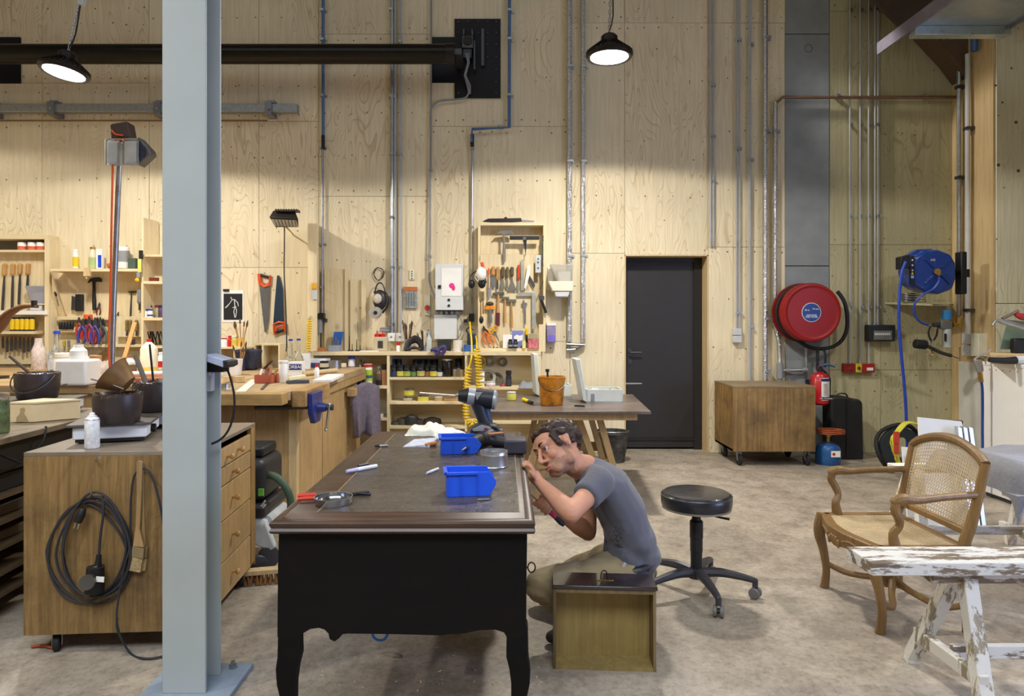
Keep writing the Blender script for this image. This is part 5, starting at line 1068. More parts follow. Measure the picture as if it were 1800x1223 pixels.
kids((B().box(q.x-w2, q.x+w2, q.y, q.y+.008, q.z, q.z+h2), 'side', rb, t), (B().box(q.x-w2, q.x+w2, q.y+.19, q.y+.198, q.z, q.z+h2), 'side', rb, t), (B().box(q.x-w2, q.x-w2+.008, q.y+.008, q.y+.19, q.z, q.z+h2), 'side', rb, t), (B().box(q.x+w2-.008, q.x+w2, q.y+.008, q.y+.19, q.z, q.z+h2), 'side', rb, t), (B().box(q.x-w2+.008, q.x+w2-.008, q.y+.008, q.y+.19, q.z, q.z+.006), 'base', rb, t))
for k, nm_ in enumerate(('leftmost white file handle', 'salmon gouge handle', 'wooden awl handle', 'white marking tool', 'second salmon gouge handle', 'wooden tool handle at the right')):
    u = q+V((-w2+.012+k*(2*w2-.03)/5, .06+.012*(k % 4), .012)); mk = [WHITE, mat('c88a70', .6), HANDLE][k % 3]
    tag(B().tube([u, u+V((rnd.uniform(-.02, .05), .03, rnd.uniform(.09, .13)))], [.006, .011], 6).build('hand_tool', mk, None), nm_+' sticking out of the red-brown box', 'tool', 'hand tools standing in the red box')
t = T('flat_brush', 'dark flat wooden brush leaning out of the red box', 'brush', P(475, 645, 5.2)); B().ppoly([(462, 647), (476, 634), (479, 634), (466, 649)], 5.2, .02).build('handle', mat('3b2a22', .6), t); t['label'] = 'dark flat-handled brush propped against the back of the red box'
q = at(423, 689, zb1); one(B().bar(q, at(448, 668, zb1), .06, .012), 'straightedge', mat('e9e2cf', .5), 'pale straightedge lying diagonally across the bench', 'ruler')
for i, (x, y, w_, c) in enumerate(((420, 672, .07, STUD), (410, 671, .06, HANDLE), (399, 672, .05, STUD))):
    one(B().cb(at(x, y, zb1)+V((0, 0, .024)), (w_, .05, .046), (0, 0, R(20*i))), 'wood_block', c, 'small square wood offcut, %s on the long bench' % ('nearest to the straightedge', 'middle one of three', 'leftmost of three')[i], 'block', bevel=.002)
q = at(468, 678, zb1); t = T('carving_knife', 'knife with a wooden handle lying near the bench edge', 'knife', q); B().tube([at(474, 671, zb1)+V((0, 0, .012)), at(484, 667, zb1)+V((0, 0, .012))], [.010, .013], 8).build('handle', HANDLE, t); B().bar(at(460, 685, zb1)+V((0, 0, .004)), at(474, 671, zb1)+V((0, 0, .008)), .018, .003).build('blade', DSTEEL, t)
t = T('chrome_ring', 'small chrome clamp on the bench next to the column', 'clamp', at(396, 686, zb1)); B().lathe([(.03, 0), (.04, 0), (.04, .045), (.03, .045), (.03, 0)], at(395, 686, zb1), 18).build('ring', CHROME, t)
bottle('white_cylinder', 'plain white cylinder bottle near the bench edge', at(498, 672, zb1), K(39, 5.2), K(7.5, 5.2), WHITE, WHITE, None, neck=.92, sh=.8, caph=.08)
for i, (x, lab_) in enumerate(((511, 'clear tapered bottle with blue cap, left of the pair'), (525, 'clear tapered bottle with blue cap, right of the pair'))):
    bottle('clear_bottle', lab_, at(x, 652-i*2, zb1), K(59, 6.2), K(9.5, 6.2), GLASS, mat('2c34a8', .4), None, neck=.32, sh=.35, caph=.06)
q = at(519, 661, zb1); t = T('labelled_carton', 'white carton with blue lettered label in front of the clear bottles', 'box', q); Y_ = q.y
B().box(P(506, 0, Y_).x, P(531, 0, Y_).x, Y_, Y_+.1, q.z, q.z+K(25, Y_)).build('body', WHITE, t, bevel=.002)
B().pbox(508, 640, 530, 650, Y_-.003, .003).build('label', mat('1d2f7c', .5), t, smooth=False); text('ORBAL', K(8, Y_), P(519, 645, Y_-.004), FACE, WHITE, t)
jar('white_tub', 'white plastic tub right of the clear bottles', at(537, 648, zb1), K(27, 6.7), K(9, 6.7), WHITE, cat='tub')
q = at(559, 646, zb1); t = T('blue_carton', 'blue and white carton lying on the long bench', 'box', q); B().cb(q+V((0, .06, K(8, q.y))), (K(32, q.y), .12, K(15, q.y)), (0, 0, R(-6))).build('body', mat('d9dde8', .5), t, bevel=.002); B().cb(q+V((-.01, -.012, K(5, q.y))), (K(26, q.y), .01, K(7, q.y)), (0, 0, R(-6))).build('label', mat('34406a', .5), t)
jar('dark_jar', 'black-lidded jar with dark glue on the bench', at(570, 652, zb1), K(18, 6.4), K(8, 6.4), mat('b9ad90', .25), BLACK, BLACK, lr=(.05, .4), lidh=.2)
jar('metal_tin', 'round steel tin behind the dark jar', at(589, 647, zb1), K(14, 6.8), K(10.5, 6.8), STEEL, None, None, cat='tin')
one(B().lathe([(.025, 0), (.03, .004), (.03, .035), (.02, .04)], at(604, 645, zb1), 14), 'small_knob', mat('e2d6bc', .5), 'little cream knob between tin and blue-capped bottle', 'pot')  # a loose white knob, not a vessel
bottle('blue_cap_bottle', 'small white bottle with a blue cap at the bench end', at(618, 644, zb1), K(19, 7), K(6, 7), WHITE, mat('2c34a8', .4), None, neck=.75, caph=.3, sh=.6)
bottle('glue_bottle', 'small white glue bottle with a red cap on the long bench', at(557, 666, zb1), K(26, 5.6), K(4, 5.6), WHITE, RED, None, neck=.5, caph=.25)
q1, q2 = at(532, 661, zb1), at(591, 655, zb1); one(B().tube([q1+V((0, 0, .022)), q2+V((0, 0, .022))], .02, 12), 'dowel', STUD, 'thick pale dowel lying across the long bench', 'dowel')
t = T('hand_plane', 'small pale wooden plane with dark sole on the bench', 'plane', at(522, 674, zb1)); q = at(522, 674, zb1)
B().bar(q+V((-.07, -.02, .012)), q+V((.07, .06, .012)), .05, .022).build('sole', DSTEEL, t); B().bar(q+V((-.06, -.015, .036)), q+V((.05, .05, .05)), .04, .03).build('wood_body', mat('e3dbb4', .5), t, bevel=.006)
one(B().bar(at(566, 672, zb1)+V((0, 0, .010)), at(590, 661, zb1)+V((0, 0, .01)), .14, .018), 'white_board', WHITE, 'small white board overhanging the bench edge', 'board')
one(B().sph(at(515, 655, zb1)+V((0, .1, .03)), (.09, .04, .03), 12), 'sponge', mat('c08a52', .9), 'brown sponge behind the plane', 'sponge')
# rag hanging at the bench end
t = T('hanging_rag', 'purple-grey rag hung over the end of the long bench', 'cloth', (bx1+.02, 6.5, .6))
def rag(u, v):
    x = -1.40+.20*u+.03*math.sin(9*u)*v; y = 6.25+.30*u+.05*math.sin(12*u+2)*v; z = .80-.46*v+.05*math.sin(PI*u)-.06*u*v
    return (x, y, z)
rb_ = B().grid(rag, 18, 12); o = rb_.build('cloth', mat('6d6470', .95, var=.15, scale=30), t); m_ = o.modifiers.new('s', 'SOLIDIFY'); m_.thickness = .012
B().box(-1.43, -1.36, 6.2, 6.6, .74, .81).build('peg_block', CABW, t, bevel=.003)
# ================================================================== counter things (top y 618)
def onc(px, d=.2): return P(px, 618-d*1.2, WY-d)
q = onc(589, .2); t = T('drill_box', 'open blue drill bit box on the counter', 'box', q)
kids((B().pbox(577, 607, 595, 617.5, WY-.26, .14), 'tray', mat('9aa3b0', .4), t, dict(bevel=.003)), (B().ppoly([(586, 606), (583, 607), (587, 583), (604, 583), (598, 609)], WY-.12, .02), 'lid', mat('2f63b5', .4), t, dict(bevel=.003)))
for k in range(6): B().cyl(P(583+2.4*k, 607, WY-.2), P(583+2.4*k, 592+(k % 3)*3, WY-.2), .005, n=6).build('drill_bit', STEEL, t)
cbox('wood_block', 'orange-brown wooden block at the left end of the counter', P(560, 617.6, WY-.25), K(22, 7.2), .06, K(6, 7.2), mat('c07a45', .6))
for i, (x, y0, lab_) in enumerate(((614, 590, 'thin dark spike'), (619, 604, 'short dark spike'), (627, 596, 'thin grey spike'), (633, 606, 'short black pin'))):
    one(B().cyl(P(x, 617.5, WY-.15), P(x, y0, WY-.15), .006, .003, n=6).cyl(P(x, 617.8, WY-.15), P(x, 615, WY-.15), .018, n=8), 'bench_spike', BLACK, lab_+' standing on the counter left of the red-capped can', 'tool')
one(B().cb(P(650, 616.8, WY-.2), (.2, .1, .008)), 'paper_sheet', WHITE, 'sheet of white paper on the counter left of the red-capped can', 'paper')
q = onc(668, .18); t = T('twin_canister', 'clear twin canister with two red caps on the counter', 'container', q); cm_ = mat('d4c8a8', .2, alpha=.7, var=0)
kids((B().pbox(657, 592, 680, 617.5, WY-.22, .12), 'body', cm_, t, dict(bevel=.012)),) 
for x in (663, 673): B().cyl(P(x, 592, WY-.16), P(x, 587, WY-.16), K(5, 7.24), n=14).cyl(P(x, 587, WY-.16), P(x, 581, WY-.16), .008, .004, n=6).build('cap', RED, t)
B().pbox(664, 599, 673, 612, WY-.223, .002).build('label', mat('3a3a3a', .5), t, smooth=False)
for i, (xa, xb) in enumerate(((681, 694.5), (695.5, 710))):
    t = T('junction_box', '%s of two white junction boxes under the wide conduit' % ('left', 'right')[i], 'junction box', P((xa+xb)/2, 600, WY)); B().pbox(xa, 585, xb, 600, WY-.07, .07).build('cover', WHITE, t, bevel=.004); B().cyl(P((xa+xb)/2, 592, WY-.07), P((xa+xb)/2, 592, WY-.075), .012).build('screw', GREY, t)
t = T('pipe_branch', 'grey horizontal pipe branch above the left junction box', 'pipe', P(678, 580, WY)); B().tube([P(668, 577, WY-.04), P(690, 577, WY-.04), P(690, 586, WY-.04)], .012, 8).tube([P(668, 581, WY-.04), P(686, 581, WY-.04)], .009, 8).build('pipe', GREY, t)
pot_of('brush_pot', 'glass pot of dark round brushes on the counter', onc(717, .15), K(22, 7.2), K(6, 7.2), mat('9a8f7a', .3, alpha=.8, var=0), n=8, hh=2.2, hm=mat('5a3a22', .5), spread=.9)
bottle('tube', 'white tube with a red cap beside the junction boxes', onc(700, .2), K(16, 7.2), K(3.5, 7.2), WHITE, RED, None, neck=.8, caph=.3, cat='tube')
t = T('face_shield', 'black folded face mask lying on the counter', 'mask', onc(727, .22)); 
B().tube([P(712, 616, WY-.25), P(718, 603, WY-.22), P(730, 596, WY-.2), P(738, 602, WY-.2), P(742, 615, WY-.22)], [.02, .03, .045, .035, .02], 8).tube([P(716, 614, WY-.25), P(728, 611, WY-.26), P(740, 614, WY-.25)], .015, 8).build('frame', mat('231c20', .5), t); B().sph(P(726, 611, WY-.23), (.05, .03, .02), 10).build('visor', GREY, t)
pot_of('brush_pot', 'small pale pot with thin dark brushes behind the face mask', onc(745, .15), K(10, 7.2), K(6, 7.2), LGREY, n=7, hh=3.2, hm=mat('4a3524', .5), spread=1.2)
bottle('spray_bottle', 'clear spray bottle with a grey-blue trigger on the counter', onc(754, .22), K(34, 7.2), K(5, 7.2), mat('cfd6d2', .2, alpha=.7, var=0), mat('8fa2b5', .4), None, neck=.4, spray=True)
t = T('rubber_gloves', 'pair of purple gloves draped over the counter edge', 'gloves', P(767, 626, YF-.01))
for k, pts in enumerate((((757, 617), (762, 614), (770, 616), (768, 622), (763, 626)), ((768, 618), (774, 612), (781, 610), (780, 618), (776, 625)))):
    B().tube([P(x, y, YF-.03) for x, y in pts], [.012, .022, .026, .02, .01], 8).tube([P(pts[2][0], pts[2][1], YF-.03), P(pts[2][0]+2, pts[2][1]+9, YF-.035)], [.015, .008], 6).build('glove', mat('453a6c', .6), t)
# electrical cabinets
t = T('control_cabinet', 'white electrical control cabinet on the wall with a paper taped on', 'electrical cabinet', P(790, 548, WY))
GC = mat('d2d4d2', .4, var=.03)
kids((B().pbox(765, 464, 814, 545, WY-.20, .20), 'body', GC, t, dict(bevel=.004)), (B().pbox(776, 471, 811, 520, WY-.204, .003), 'paper', WHITE, t, dict(smooth=False)),
     (B().lathe([(.03, 0), (.024, .002)], P(794, 502, WY-.205), 9, (0, -1, 0)).sph(P(797, 506, WY-.206), (.02, .002, .03), 8), 'pink_spot', mat('e0338a', .6), t),
     (B().cyl(P(789, 527, WY-.2), P(789, 527, WY-.21), .014), 'button', BLACK, t), (B().cyl(P(789, 537, WY-.2), P(789, 537, WY-.21), .014), 'button', BLACK, t), (B().pbox(770, 501, 775, 507, WY-.21, .01), 'latch', BLACK, t),
     (B().pbox(766, 545, 812, 547, WY-.19, .18), 'base_rail', BLACK, t))
for k in range(4): B().cyl(P(776+9*k, 547, WY-.1), P(776+9*k, 552, WY-.1), .015).build('cable_gland', LGREY, t)
t = T('control_box', 'smaller grey control box below the white cabinet', 'electrical cabinet', P(784, 596, WY)); B().pbox(763, 553, 803, 596, WY-.12, .12).build('body', GC, t, bevel=.004); B().ptube([(805, 552), (812, 565), (812, 580), (806, 594), (800, 600)], WY-.08, .006).build('cable', GREY, t); B().ptube([(750, 548), (760, 553), (770, 552), (778, 551)], WY-.06, .006).build('cable', GREY, t)
cbox('black_monitor', 'dark square panel standing under the grey control box', P(781, 617.5, WY-.1), K(23, 7.3), .03, K(20, 7.3), mat('2f3436', .4))
t = T('switch', 'small switch plate with a round red button left of the control cabinet', 'switch', P(751, 553, WY)); B().pbox(746, 518, 756, 554, WY-.04, .04).build('plate', CREAM, t, bevel=.003); B().cyl(P(751, 541, WY-.04), P(751, 541, WY-.07), K(5, 7.3)).build('button', mat('b0403a', .4), t)
t = T('plastic_bag', 'clear packet of tools with an orange header card on the wall', 'packet', P(721, 542, WY)); B().pbox(710, 510, 733, 542, WY-.03, .025).build('pouch', mat('8f9698', .3, var=.5, scale=40), t, bevel=.008); B().pbox(709, 504, 733, 511, WY-.035, .03).build('header', mat('b86a3a', .5), t)
for k in range(4): B().pbox(713+4.5*k, 514, 715+4.5*k, 538, WY-.034, .004).build('tool', STEEL, t)
t = T('socket_strip', 'narrow cream hook strip with four dark holes on the wall', 'socket', P(724, 490, WY)); B().pbox(720, 474, 728, 491, WY-.02, .02).build('plate', CREAM, t)
for k in range(4): B().cyl(P(724, 477+4*k, WY-.02), P(724, 477+4*k, WY-.024), .007, n=8).build('hole', BLACK, t)
t = T('gas_mask', 'black respirator mask with a grey filter hanging on the wall', 'mask', P(668, 557, WY-.05)); GM = mat('2a2626', .4)
kids((B().sph(P(668, 527, WY-.08), (.075, .05, .11), 16), 'face_piece', GM, t), (B().sph(P(664, 525, WY-.115), (.05, .03, .055), 14), 'visor', mat('c7bfae', .15), t),
     (B().cyl(P(662, 549, WY-.10), P(658, 549, WY-.19), K(10, 7.25), n=20), 'filter', mat('a8a49a', .5), t, dict(bevel=.004)), (B().cyl(P(660.5, 549.5, WY-.185), P(659.7, 549.5, WY-.20), .02), 'filter_inlet', BLACK, t),
     (B().ptube([(659, 512), (663, 500), (669, 497), (674, 502), (677, 513)], WY-.06, .008).ptube([(657, 514), (668, 512), (680, 516), (684, 526), (680, 540), (672, 550)], WY-.07, .012), 'strap', GM, t))
t = T('wire_coil', 'loop of dark wire hanging above the respirator', 'wire', P(668, 492, WY)); B().ptube([(666+8*math.cos(a)*(1+.15*math.sin(2.3*a)), 481+11*math.sin(a)*(1+.1*math.cos(3.1*a))) for a in [i*.35 for i in range(40)]], WY-.02, .004, 5).build('wire', mat('4a3a2c', .5), t)
jar('white_pot', 'white speckled pot at the right of the counter', onc(805, .2), K(20, 7.2), K(8.5, 7.2), mat('ddd6c8', .5, var=.2, scale=60), None, None, cat='pot')
t = T('cable_pump', 'blue and black small pump on the counter under the black plug', 'pump', onc(827, .22)); kids((B().pbox(815, 606, 838, 617.5, WY-.28, .12), 'base', mat('3a66a8', .4), t, dict(bevel=.006)), (B().pbox(821, 586, 836, 606, WY-.26, .1), 'motor', mat('2b3440', .5), t, dict(bevel=.01)), (B().ptube([(824, 587), (820, 580), (826, 575), (833, 580)], WY-.22, .008), 'handle', BLACK, t))
t = T('air_coupling', 'black air outlet block at the foot of the thin steel conduit', 'coupling', P(828, 566, WY-.1)); B().pbox(824, 551, 833, 566, WY-.10, .08).build('block', BLACK, t, bevel=.004); B().pbox(815, 561, 821, 567, WY-.08, .06).build('side_box', BLACK, t)
# yellow spiral hose
def coil(path, rr, turns, wr=.0045, n=14):
    pts = [V(p) for p in path]; L_ = [0]
    for i in range(1, len(pts)): L_.append(L_[-1]+(pts[i]-pts[i-1]).length)
    def ev(s):
        for i in range(1, len(pts)):
            if s <= L_[i] or i == len(pts)-1:
                f = (s-L_[i-1])/(L_[i]-L_[i-1]); return pts[i-1].lerp(pts[i], f), (pts[i]-pts[i-1]).normalized()
    out = []
    for k in range(turns*n):
        s = L_[-1]*k/(turns*n); c, d = ev(s); a = 2*PI*k/n
        u = V((0, 1, 0)); w = d.cross(u).normalized(); out.append(c+w*rr*math.cos(a)+u*rr*math.sin(a))
    return out
Yh = 6.72
t = T('spiral_hose', 'yellow spiral air hose looping down in front of the pine shelving', 'hose', P(830, 755, Yh))
pth = [P(838, 612, Yh), P(842, 650, Yh), P(843, 700, Yh), P(843, 728, Yh), P(838, 742, Yh), P(830, 748, Yh), P(822, 741, Yh), P(819, 722, Yh), P(820, 690, Yh), P(823, 646, Yh)]
B().tube(coil(pth, .031, 46, n=10), .0065, 5).build('spiral', YEL, t)
B().ptube([(826, 566, 7.28), (827, 580, 7.1), (829, 600, 6.9), (829, 625), (826, 640), (823, 648)], Yh, .009, 7).build('hose_lead', YEL, t); B().ptube([(836, 590, 7.2), (838, 600, 6.9), (838, 613)], Yh, .008, 6).build('hose_lead', YEL, t)
t = T('spiral_hose', 'small yellow spiral hose with black stripes hanging at the partition', 'hose', P(544, 617, 6.9)); B().tube([P(544, 560, 6.9), P(546, 556, 7.0)], .005, 6).build('hook', STEEL, t); B().tube(coil([P(544, 560, 6.92), P(543, 590, 6.92), P(542, 616, 6.92)], .022, 13, n=8), .006, 5).build('spiral', YEL, t)
# ================================================================== shelving below the counter
YS = 7.2
DK = mat('1c1d1c', .25, coat=.3); LY = mat('c9c24a', .5, var=.3, scale=90)
for i, (x, r, h, lb_, lab_) in enumerate(((692, 6, 22, mat('2b3a5a', .5), 'dark blue-labelled'), (704, 6.5, 22, LY, 'yellow-labelled'), (715.5, 6.5, 22, mat('9ba83e', .5, var=.3), 'green-yellow-labelled'), (727, 5, 20, mat('5f7f4a', .5), 'green-labelled'), (740, 7, 23, mat('b9ad62', .5, var=.3), 'pale-labelled'), (751, 4.5, 20, mat('8a5a3a', .5), 'brown-labelled'), (762, 6.5, 22, mat('cfbf45', .5, var=.3), 'bright yellow-labelled'), (773, 5, 19, LGREY, 'white-labelled'))):
    jar('stain_jar', lab_+' dark jar in the front row of the top shelf', P(x, 663, 7.14), K(h, 7.14), K(r, 7.14), DK, BLACK, lb_, lr=(.12, .5), lidh=.25)
for i, x in enumerate((691, 701, 731, 743, 754, 765)):
    jar('stain_jar', 'dark jar, %s in the back row' % ('first from the left', 'second', 'third', 'fourth', 'fifth', 'sixth')[i], P(x, 662, 7.31), K(31, 7.31), K(5.5, 7.31), mat('3b4038', .3), BLACK, mat('6a6f62', .5), lr=(.45, .65), lidh=.2)
jar('large_black_jar', 'large black jar with a pale lid at the right of the top shelf', P(786, 663, 7.16), K(32, 7.16), K(9, 7.16), mat('1a1615', .2, coat=.4), LGREY, None, lidh=.06)
for i, (x, h, r, m1) in enumerate(((800, 18, 4, mat('8c7a5c', .5)), (806, 20, 4, mat('6f6654', .5)), (812, 17, 4, mat('a08c64', .5)))):
    jar('pigment_jar', 'small brownish pigment jar, %s at the right end of the top shelf' % ('left one', 'middle one', 'right one')[i], P(x, 663, 7.14), K(h, 7.14), K(r, 7.14), m1, BLACK, None)
jar('dark_tin', 'dark tin at the back right of the top shelf', P(806, 662, 7.3), K(32, 7.3), K(6, 7.3), mat('2c2f3c', .4), BLACK, None, cat='tin')
jar('tin', 'lower white tin of the pair stacked on the middle shelf', P(717, 706, 7.16), K(9, 7.16), K(8, 7.16), mat('c9bfae', .4), STEEL, mat('b0a08a', .5), cat='tin', lr=(.2, .7))
jar('tin', 'upper yellow-labelled tin of the stacked pair on the middle shelf', P(719, 696.5, 7.16), K(14, 7.16), K(9, 7.16), mat('8a8462', .4), STEEL, mat('d2c445', .5, var=.25), cat='tin', lr=(.2, .75))
jar('tin', 'flat yellow tin alone on the middle shelf', P(744, 706, 7.16), K(12, 7.16), K(9.5, 7.16), mat('d2be4a', .4), STEEL, mat('d9cb55', .5), cat='tin', lr=(.1, .7))
jar('tin', 'pale flat tin to the right of the flat yellow tin', P(771, 706, 7.16), K(9, 7.16), K(7, 7.16), mat('b79a6a', .4), LGREY, None, cat='tin')
cbox('cardboard_box', 'low cardboard box at the right of the middle shelf', P(795, 706, 7.18), K(28, 7.18), .1, K(6, 7.18), mat('b08a55', .7))
for i, (x, y, rx, rz_, c) in enumerate(((696, 748, .06, .03, '3f4436'), (708, 748, .07, .05, '4a443a'), (722, 748, .09, .06, '2f2f30'), (724, 737, .06, .03, '5a5a58'), (738, 748, .06, .04, '3a332c'), (760, 748, .10, .05, '2f2722'))):
    q = P(x, y, 7.2); one(B().lathe([(rx*.8, 0), (rx, rz_*.5), (rx*.9, rz_*1.4), (rx*.3, rz_*1.8)], q, 12, sy=.8), 'cable_bundle', mat(c, .6, var=.3), ('olive', 'brown-grey', 'black', 'upper grey', 'dark brown', 'long blackish')[i]+' bundle of straps on the bottom shelf', 'bundle')
bottle('spray_can', 'white can with a green, blue and yellow label and red cap on the left shelf', P(647, 678, 7.14), K(38, 7.14), K(7.5, 7.14), mat('e9ecd8', .4), RED, mat('b8c93e', .5, var=.2), neck=.9, sh=.82, caph=.1, lr=(.25, .75), cat='can')
B().lathe([(K(7.9, 7.14), K(14, 7.14)), (K(7.9, 7.14), K(19, 7.14))], P(647, 678, 7.14), 18).build('label_band', mat('2a6a80', .5), [o for o in bpy.data.objects if o.get('label', '').startswith('white can with a green')][0])
bottle('brown_bottle', 'brown glass bottle with a black base band on the left shelf', P(666, 678, 7.16), K(34, 7.16), K(6, 7.16), mat('5f4c3c', .3), mat('8a7a66', .5), BLACK, neck=.4, lr=(0, .3))
bottle('orange_bottle', 'orange bottle with black cap against the shelf divider', P(675, 678, 7.16), K(38, 7.16), K(4.5, 7.16), mat('b8835a', .4), BLACK, None, neck=.8, caph=.25)
pot_of('brush_pot', 'dark glass jar with pale brushes in the left shelf', P(634, 678, 7.16), K(20, 7.16), K(6.5, 7.16), mat('3a3630', .3), n=6, hh=2.0, hm=STUD)
cbox('white_case', 'low white box on the lower left shelf', P(660, 734, 7.2), .2, .15, .05, WHITE)
# right compartment
for i, (x, y, r, c) in enumerate(((846, 636, .06, 'cdb44a'), (863, 634, .055, '8f8876'), (884, 636, .05, '6f6a58'))):
    t = one(B().lathe([(r*.65, 0), (r, 0), (r, .03), (r*.65, .03), (r*.65, 0)], P(x, y, 7.38), 22, (0, -1, 0)), 'tape_roll', mat(c, .5), ('yellow', 'grey', 'small olive')[i]+' tape roll hanging in the right compartment', 'tape')
for i, (x, y, r, c) in enumerate(((858, 664, .085, '9a9484'), (872, 668, .075, '5f5648'))):
    one(B().lathe([(r*.62, 0), (r, 0), (r*1.02, .03), (r, .06), (r*.62, .06), (r*.62, 0)], P(x, y, 7.28+.03*i)+V((0, 0, 0)), 24, (0, -1, .25)), 'wire_spool', mat(c, .5), ('pale grey', 'dark brown')[i]+' round spool leaning in the right compartment', 'spool')
jar('white_pot', 'small white pot with pink marks on the right shelf', P(863, 681, 7.12), K(11, 7.12), K(8, 7.12), WHITE, LGREY, mat('d8a8a0', .5), lr=(.2, .5))
for k in range(3): jar('spool', 'white spool, %s of the little stack behind the yellow hose' % ('bottom', 'middle', 'top')[k], P(847, 681-10*k, 7.22), K(9, 7.22), K(5, 7.22), WHITE, LGREY, None, cat='spool')
bottle('black_bottle', 'black bottle standing alone on the right shelf', P(894, 681, 7.16), K(30, 7.16), K(5, 7.16), BLACK, BLACK, DSTEEL, neck=.8, caph=.2)
one(B().lathe([(.03, 0), (.035, .02), (.02, .04)], P(884, 681, 7.16), 12), 'small_knob', mat('8a3a34', .5), 'small dark red knob beside the black bottle', 'pot')  # a loose red knob rather than a container
one(B().grid(lambda u, v: (P(910+32*u, 0, 7.16).x, 7.05+.15*v, P(0, 681, 7.16).z+.002+.08*math.sin(PI*u)*math.sin(PI*v)*(1+.3*math.sin(9*u))), 14, 8), 'cloth', mat('85898c', .9), 'grey folded cloth at the right end of the shelf', 'cloth')
# ================================================================== tool cabinet contents
Yc = WY-.12
t = T('folded_tool', 'dark folded knife-like tool lying on top of the tool cabinet', 'tool', P(883, 391, 7.25)); B().ppoly([(848, 389), (858, 384), (916, 383), (918, 389), (900, 390), (862, 390)], 7.24, .04).build('body', BLACK, t, bevel=.004); B().ppoly([(918, 386), (940, 388), (938, 390), (918, 390)], 7.25, .02).build('blade', GREY, t); B().sph(P(889, 382.5, 7.26), (.02, .015, .008), 8).build('button', RED, t)
hammer('antique hammer with a broad swept head at the top of the cabinet', 886, 409, 32, 9, 886, 460, Yc, mat('77756e', .4, .6), mat('7d7a70', .5), gw=6, claw=True, name='hammer')
t = T('squeegee', 'black T-shaped squeegee with a pointed shaft in the cabinet', 'squeegee', P(922, 450, Yc)); B().pbox(896, 414.5, 948, 421, Yc-.03, .03).build('head', BLACK, t, bevel=.004); B().ppoly([(919, 421), (926, 421), (924, 452), (923, 440)], Yc-.02, .01).build('shaft', BLACK, t); B().cyl(P(922, 419, Yc-.03), P(922, 419, Yc-.04), .02).build('boss', STEEL, t)
rowT = [('orange and steel scriber', 859, 471, 858, 510, ORANGE, STEEL, .3, 3, 2, None), ('wide bright chisel', 867, 468, 867, 505, HANDLE, STEEL, .45, 7, 7, None), ('long wooden-handled chisel', 875, 469, 874, 508, HANDLE, DSTEEL, .6, 6, 4, None), ('flat putty knife', 884, 469, 883, 508, mat('5a4a30', .5), mat('8c887c', .4, .6), .5, 6.5, 5, 9),
        ('narrow putty knife', 892, 469, 891, 507, mat('6b5a3a', .5), mat('8c887c', .4, .6), .5, 5, 3, 4), ('broad triangular putty knife', 900, 469, 900, 511, mat('5a4a30', .5), mat('8a867b', .4, .6), .4, 6.5, 4, 17), ('red-handled square file', 912, 465, 911, 511, mat('c2482c', .4), mat('a9a79c', .4, .7), .6, 5, 4, 5)]
for (n_, a, b, c, d, hm_, bm_, f, hw, bw, wd) in rowT: chisel(n_+' in the upper row of the tool cabinet', a, b, c, d, Yc, hm_, bm_, f=f, hw=hw, bw=bw, wide=wd, name='putty_knife' if 'putty' in n_ else ('file' if 'file' in n_ else 'chisel'), cat='putty knife' if 'putty' in n_ else ('file' if 'file' in n_ else 'chisel'))
one(B().pbox(915.5, 456, 921, 510, Yc, .003), 'steel_ruler', mat('b4b1a4', .4, .6), 'upright steel ruler in the tool cabinet', 'ruler')
t = T('angle_gauge', 'white and steel angle gauge hanging in the tool cabinet'
, 'gauge', P(932, 510, Yc)); B().ppoly([(927, 468), (932, 464), (932, 480), (924, 508), (921, 506)], Yc-.012, .01).build('stock', mat('e0dfd8', .4), t); B().ppoly([(926, 484), (930, 482), (941, 501), (938, 507)], Yc-.004, .004).build('blade', DSTEEL, t)
t = T('spirit_level', 'small silver spirit level hung at the right of the cabinet', 'level', P(945, 480, Yc)); B().pbox(941, 448, 951, 479, Yc-.02, .02).build('body', mat('c8cfd0', .4, .4), t, bevel=.002); [B().cyl(P(946, y, Yc-.02), P(946, y, Yc-.024), .008).build('vial', BLACK, t) for y in (455, 461, 471)]
chisel('dark rasp hanging against the right side of the cabinet', 955, 414, 955, 458, WY-.16, mat('5a5a52', .5), mat('2f4038', .5), f=.25, hw=4, bw=5, name='rasp', cat='rasp')
one(B().ptube([(953, 462), (957, 475), (956, 490), (952, 500), (949, 508)], WY-.15, .006), 'bow_wire', mat('4a4238', .5), 'thin bent wire hanging below the dark rasp', 'wire')
hammer('hammer with a maroon grip in the middle of the cabinet', 876, 516, 21, 6, 875, 572, Yc, mat('6f6d66', .4, .6), HANDLE, gw=6, grip=mat('5f1f2e', .5))
hammer('plain wooden hammer right of the maroon-gripped one', 888, 524, 14, 5, 888, 568, Yc, mat('7d7b70', .4, .6), HANDLE, gw=4.5)
hammer('longer wooden hammer, third of the row in the cabinet', 899, 529, 17, 6, 900, 576, Yc, mat('7d7b70', .4, .6), HANDLE, gw=4.5)
hammer('orange mallet with a dark round head and grey handle', 861, 541, 17, 9, 862, 568, Yc, mat('e58a20', .5), mat('6f6d68', .5), gw=7, name='mallet'); 
B().sph(P(861, 534, Yc), (K(7, Yc), .025, K(4, Yc)), 14).build('cap', mat('3b352e', .6), [o for o in bpy.data.objects if o.name.startswith('mallet') and o.parent is None][-1])
t = T('scraper', 'small grey spokeshave hanging at the left of the cabinet row', 'scraper', P(860, 526, Yc)); B().ppoly([(858, 506), (864, 505), (863, 520), (858, 526)], Yc-.01, .006).build('body', GREY, t)
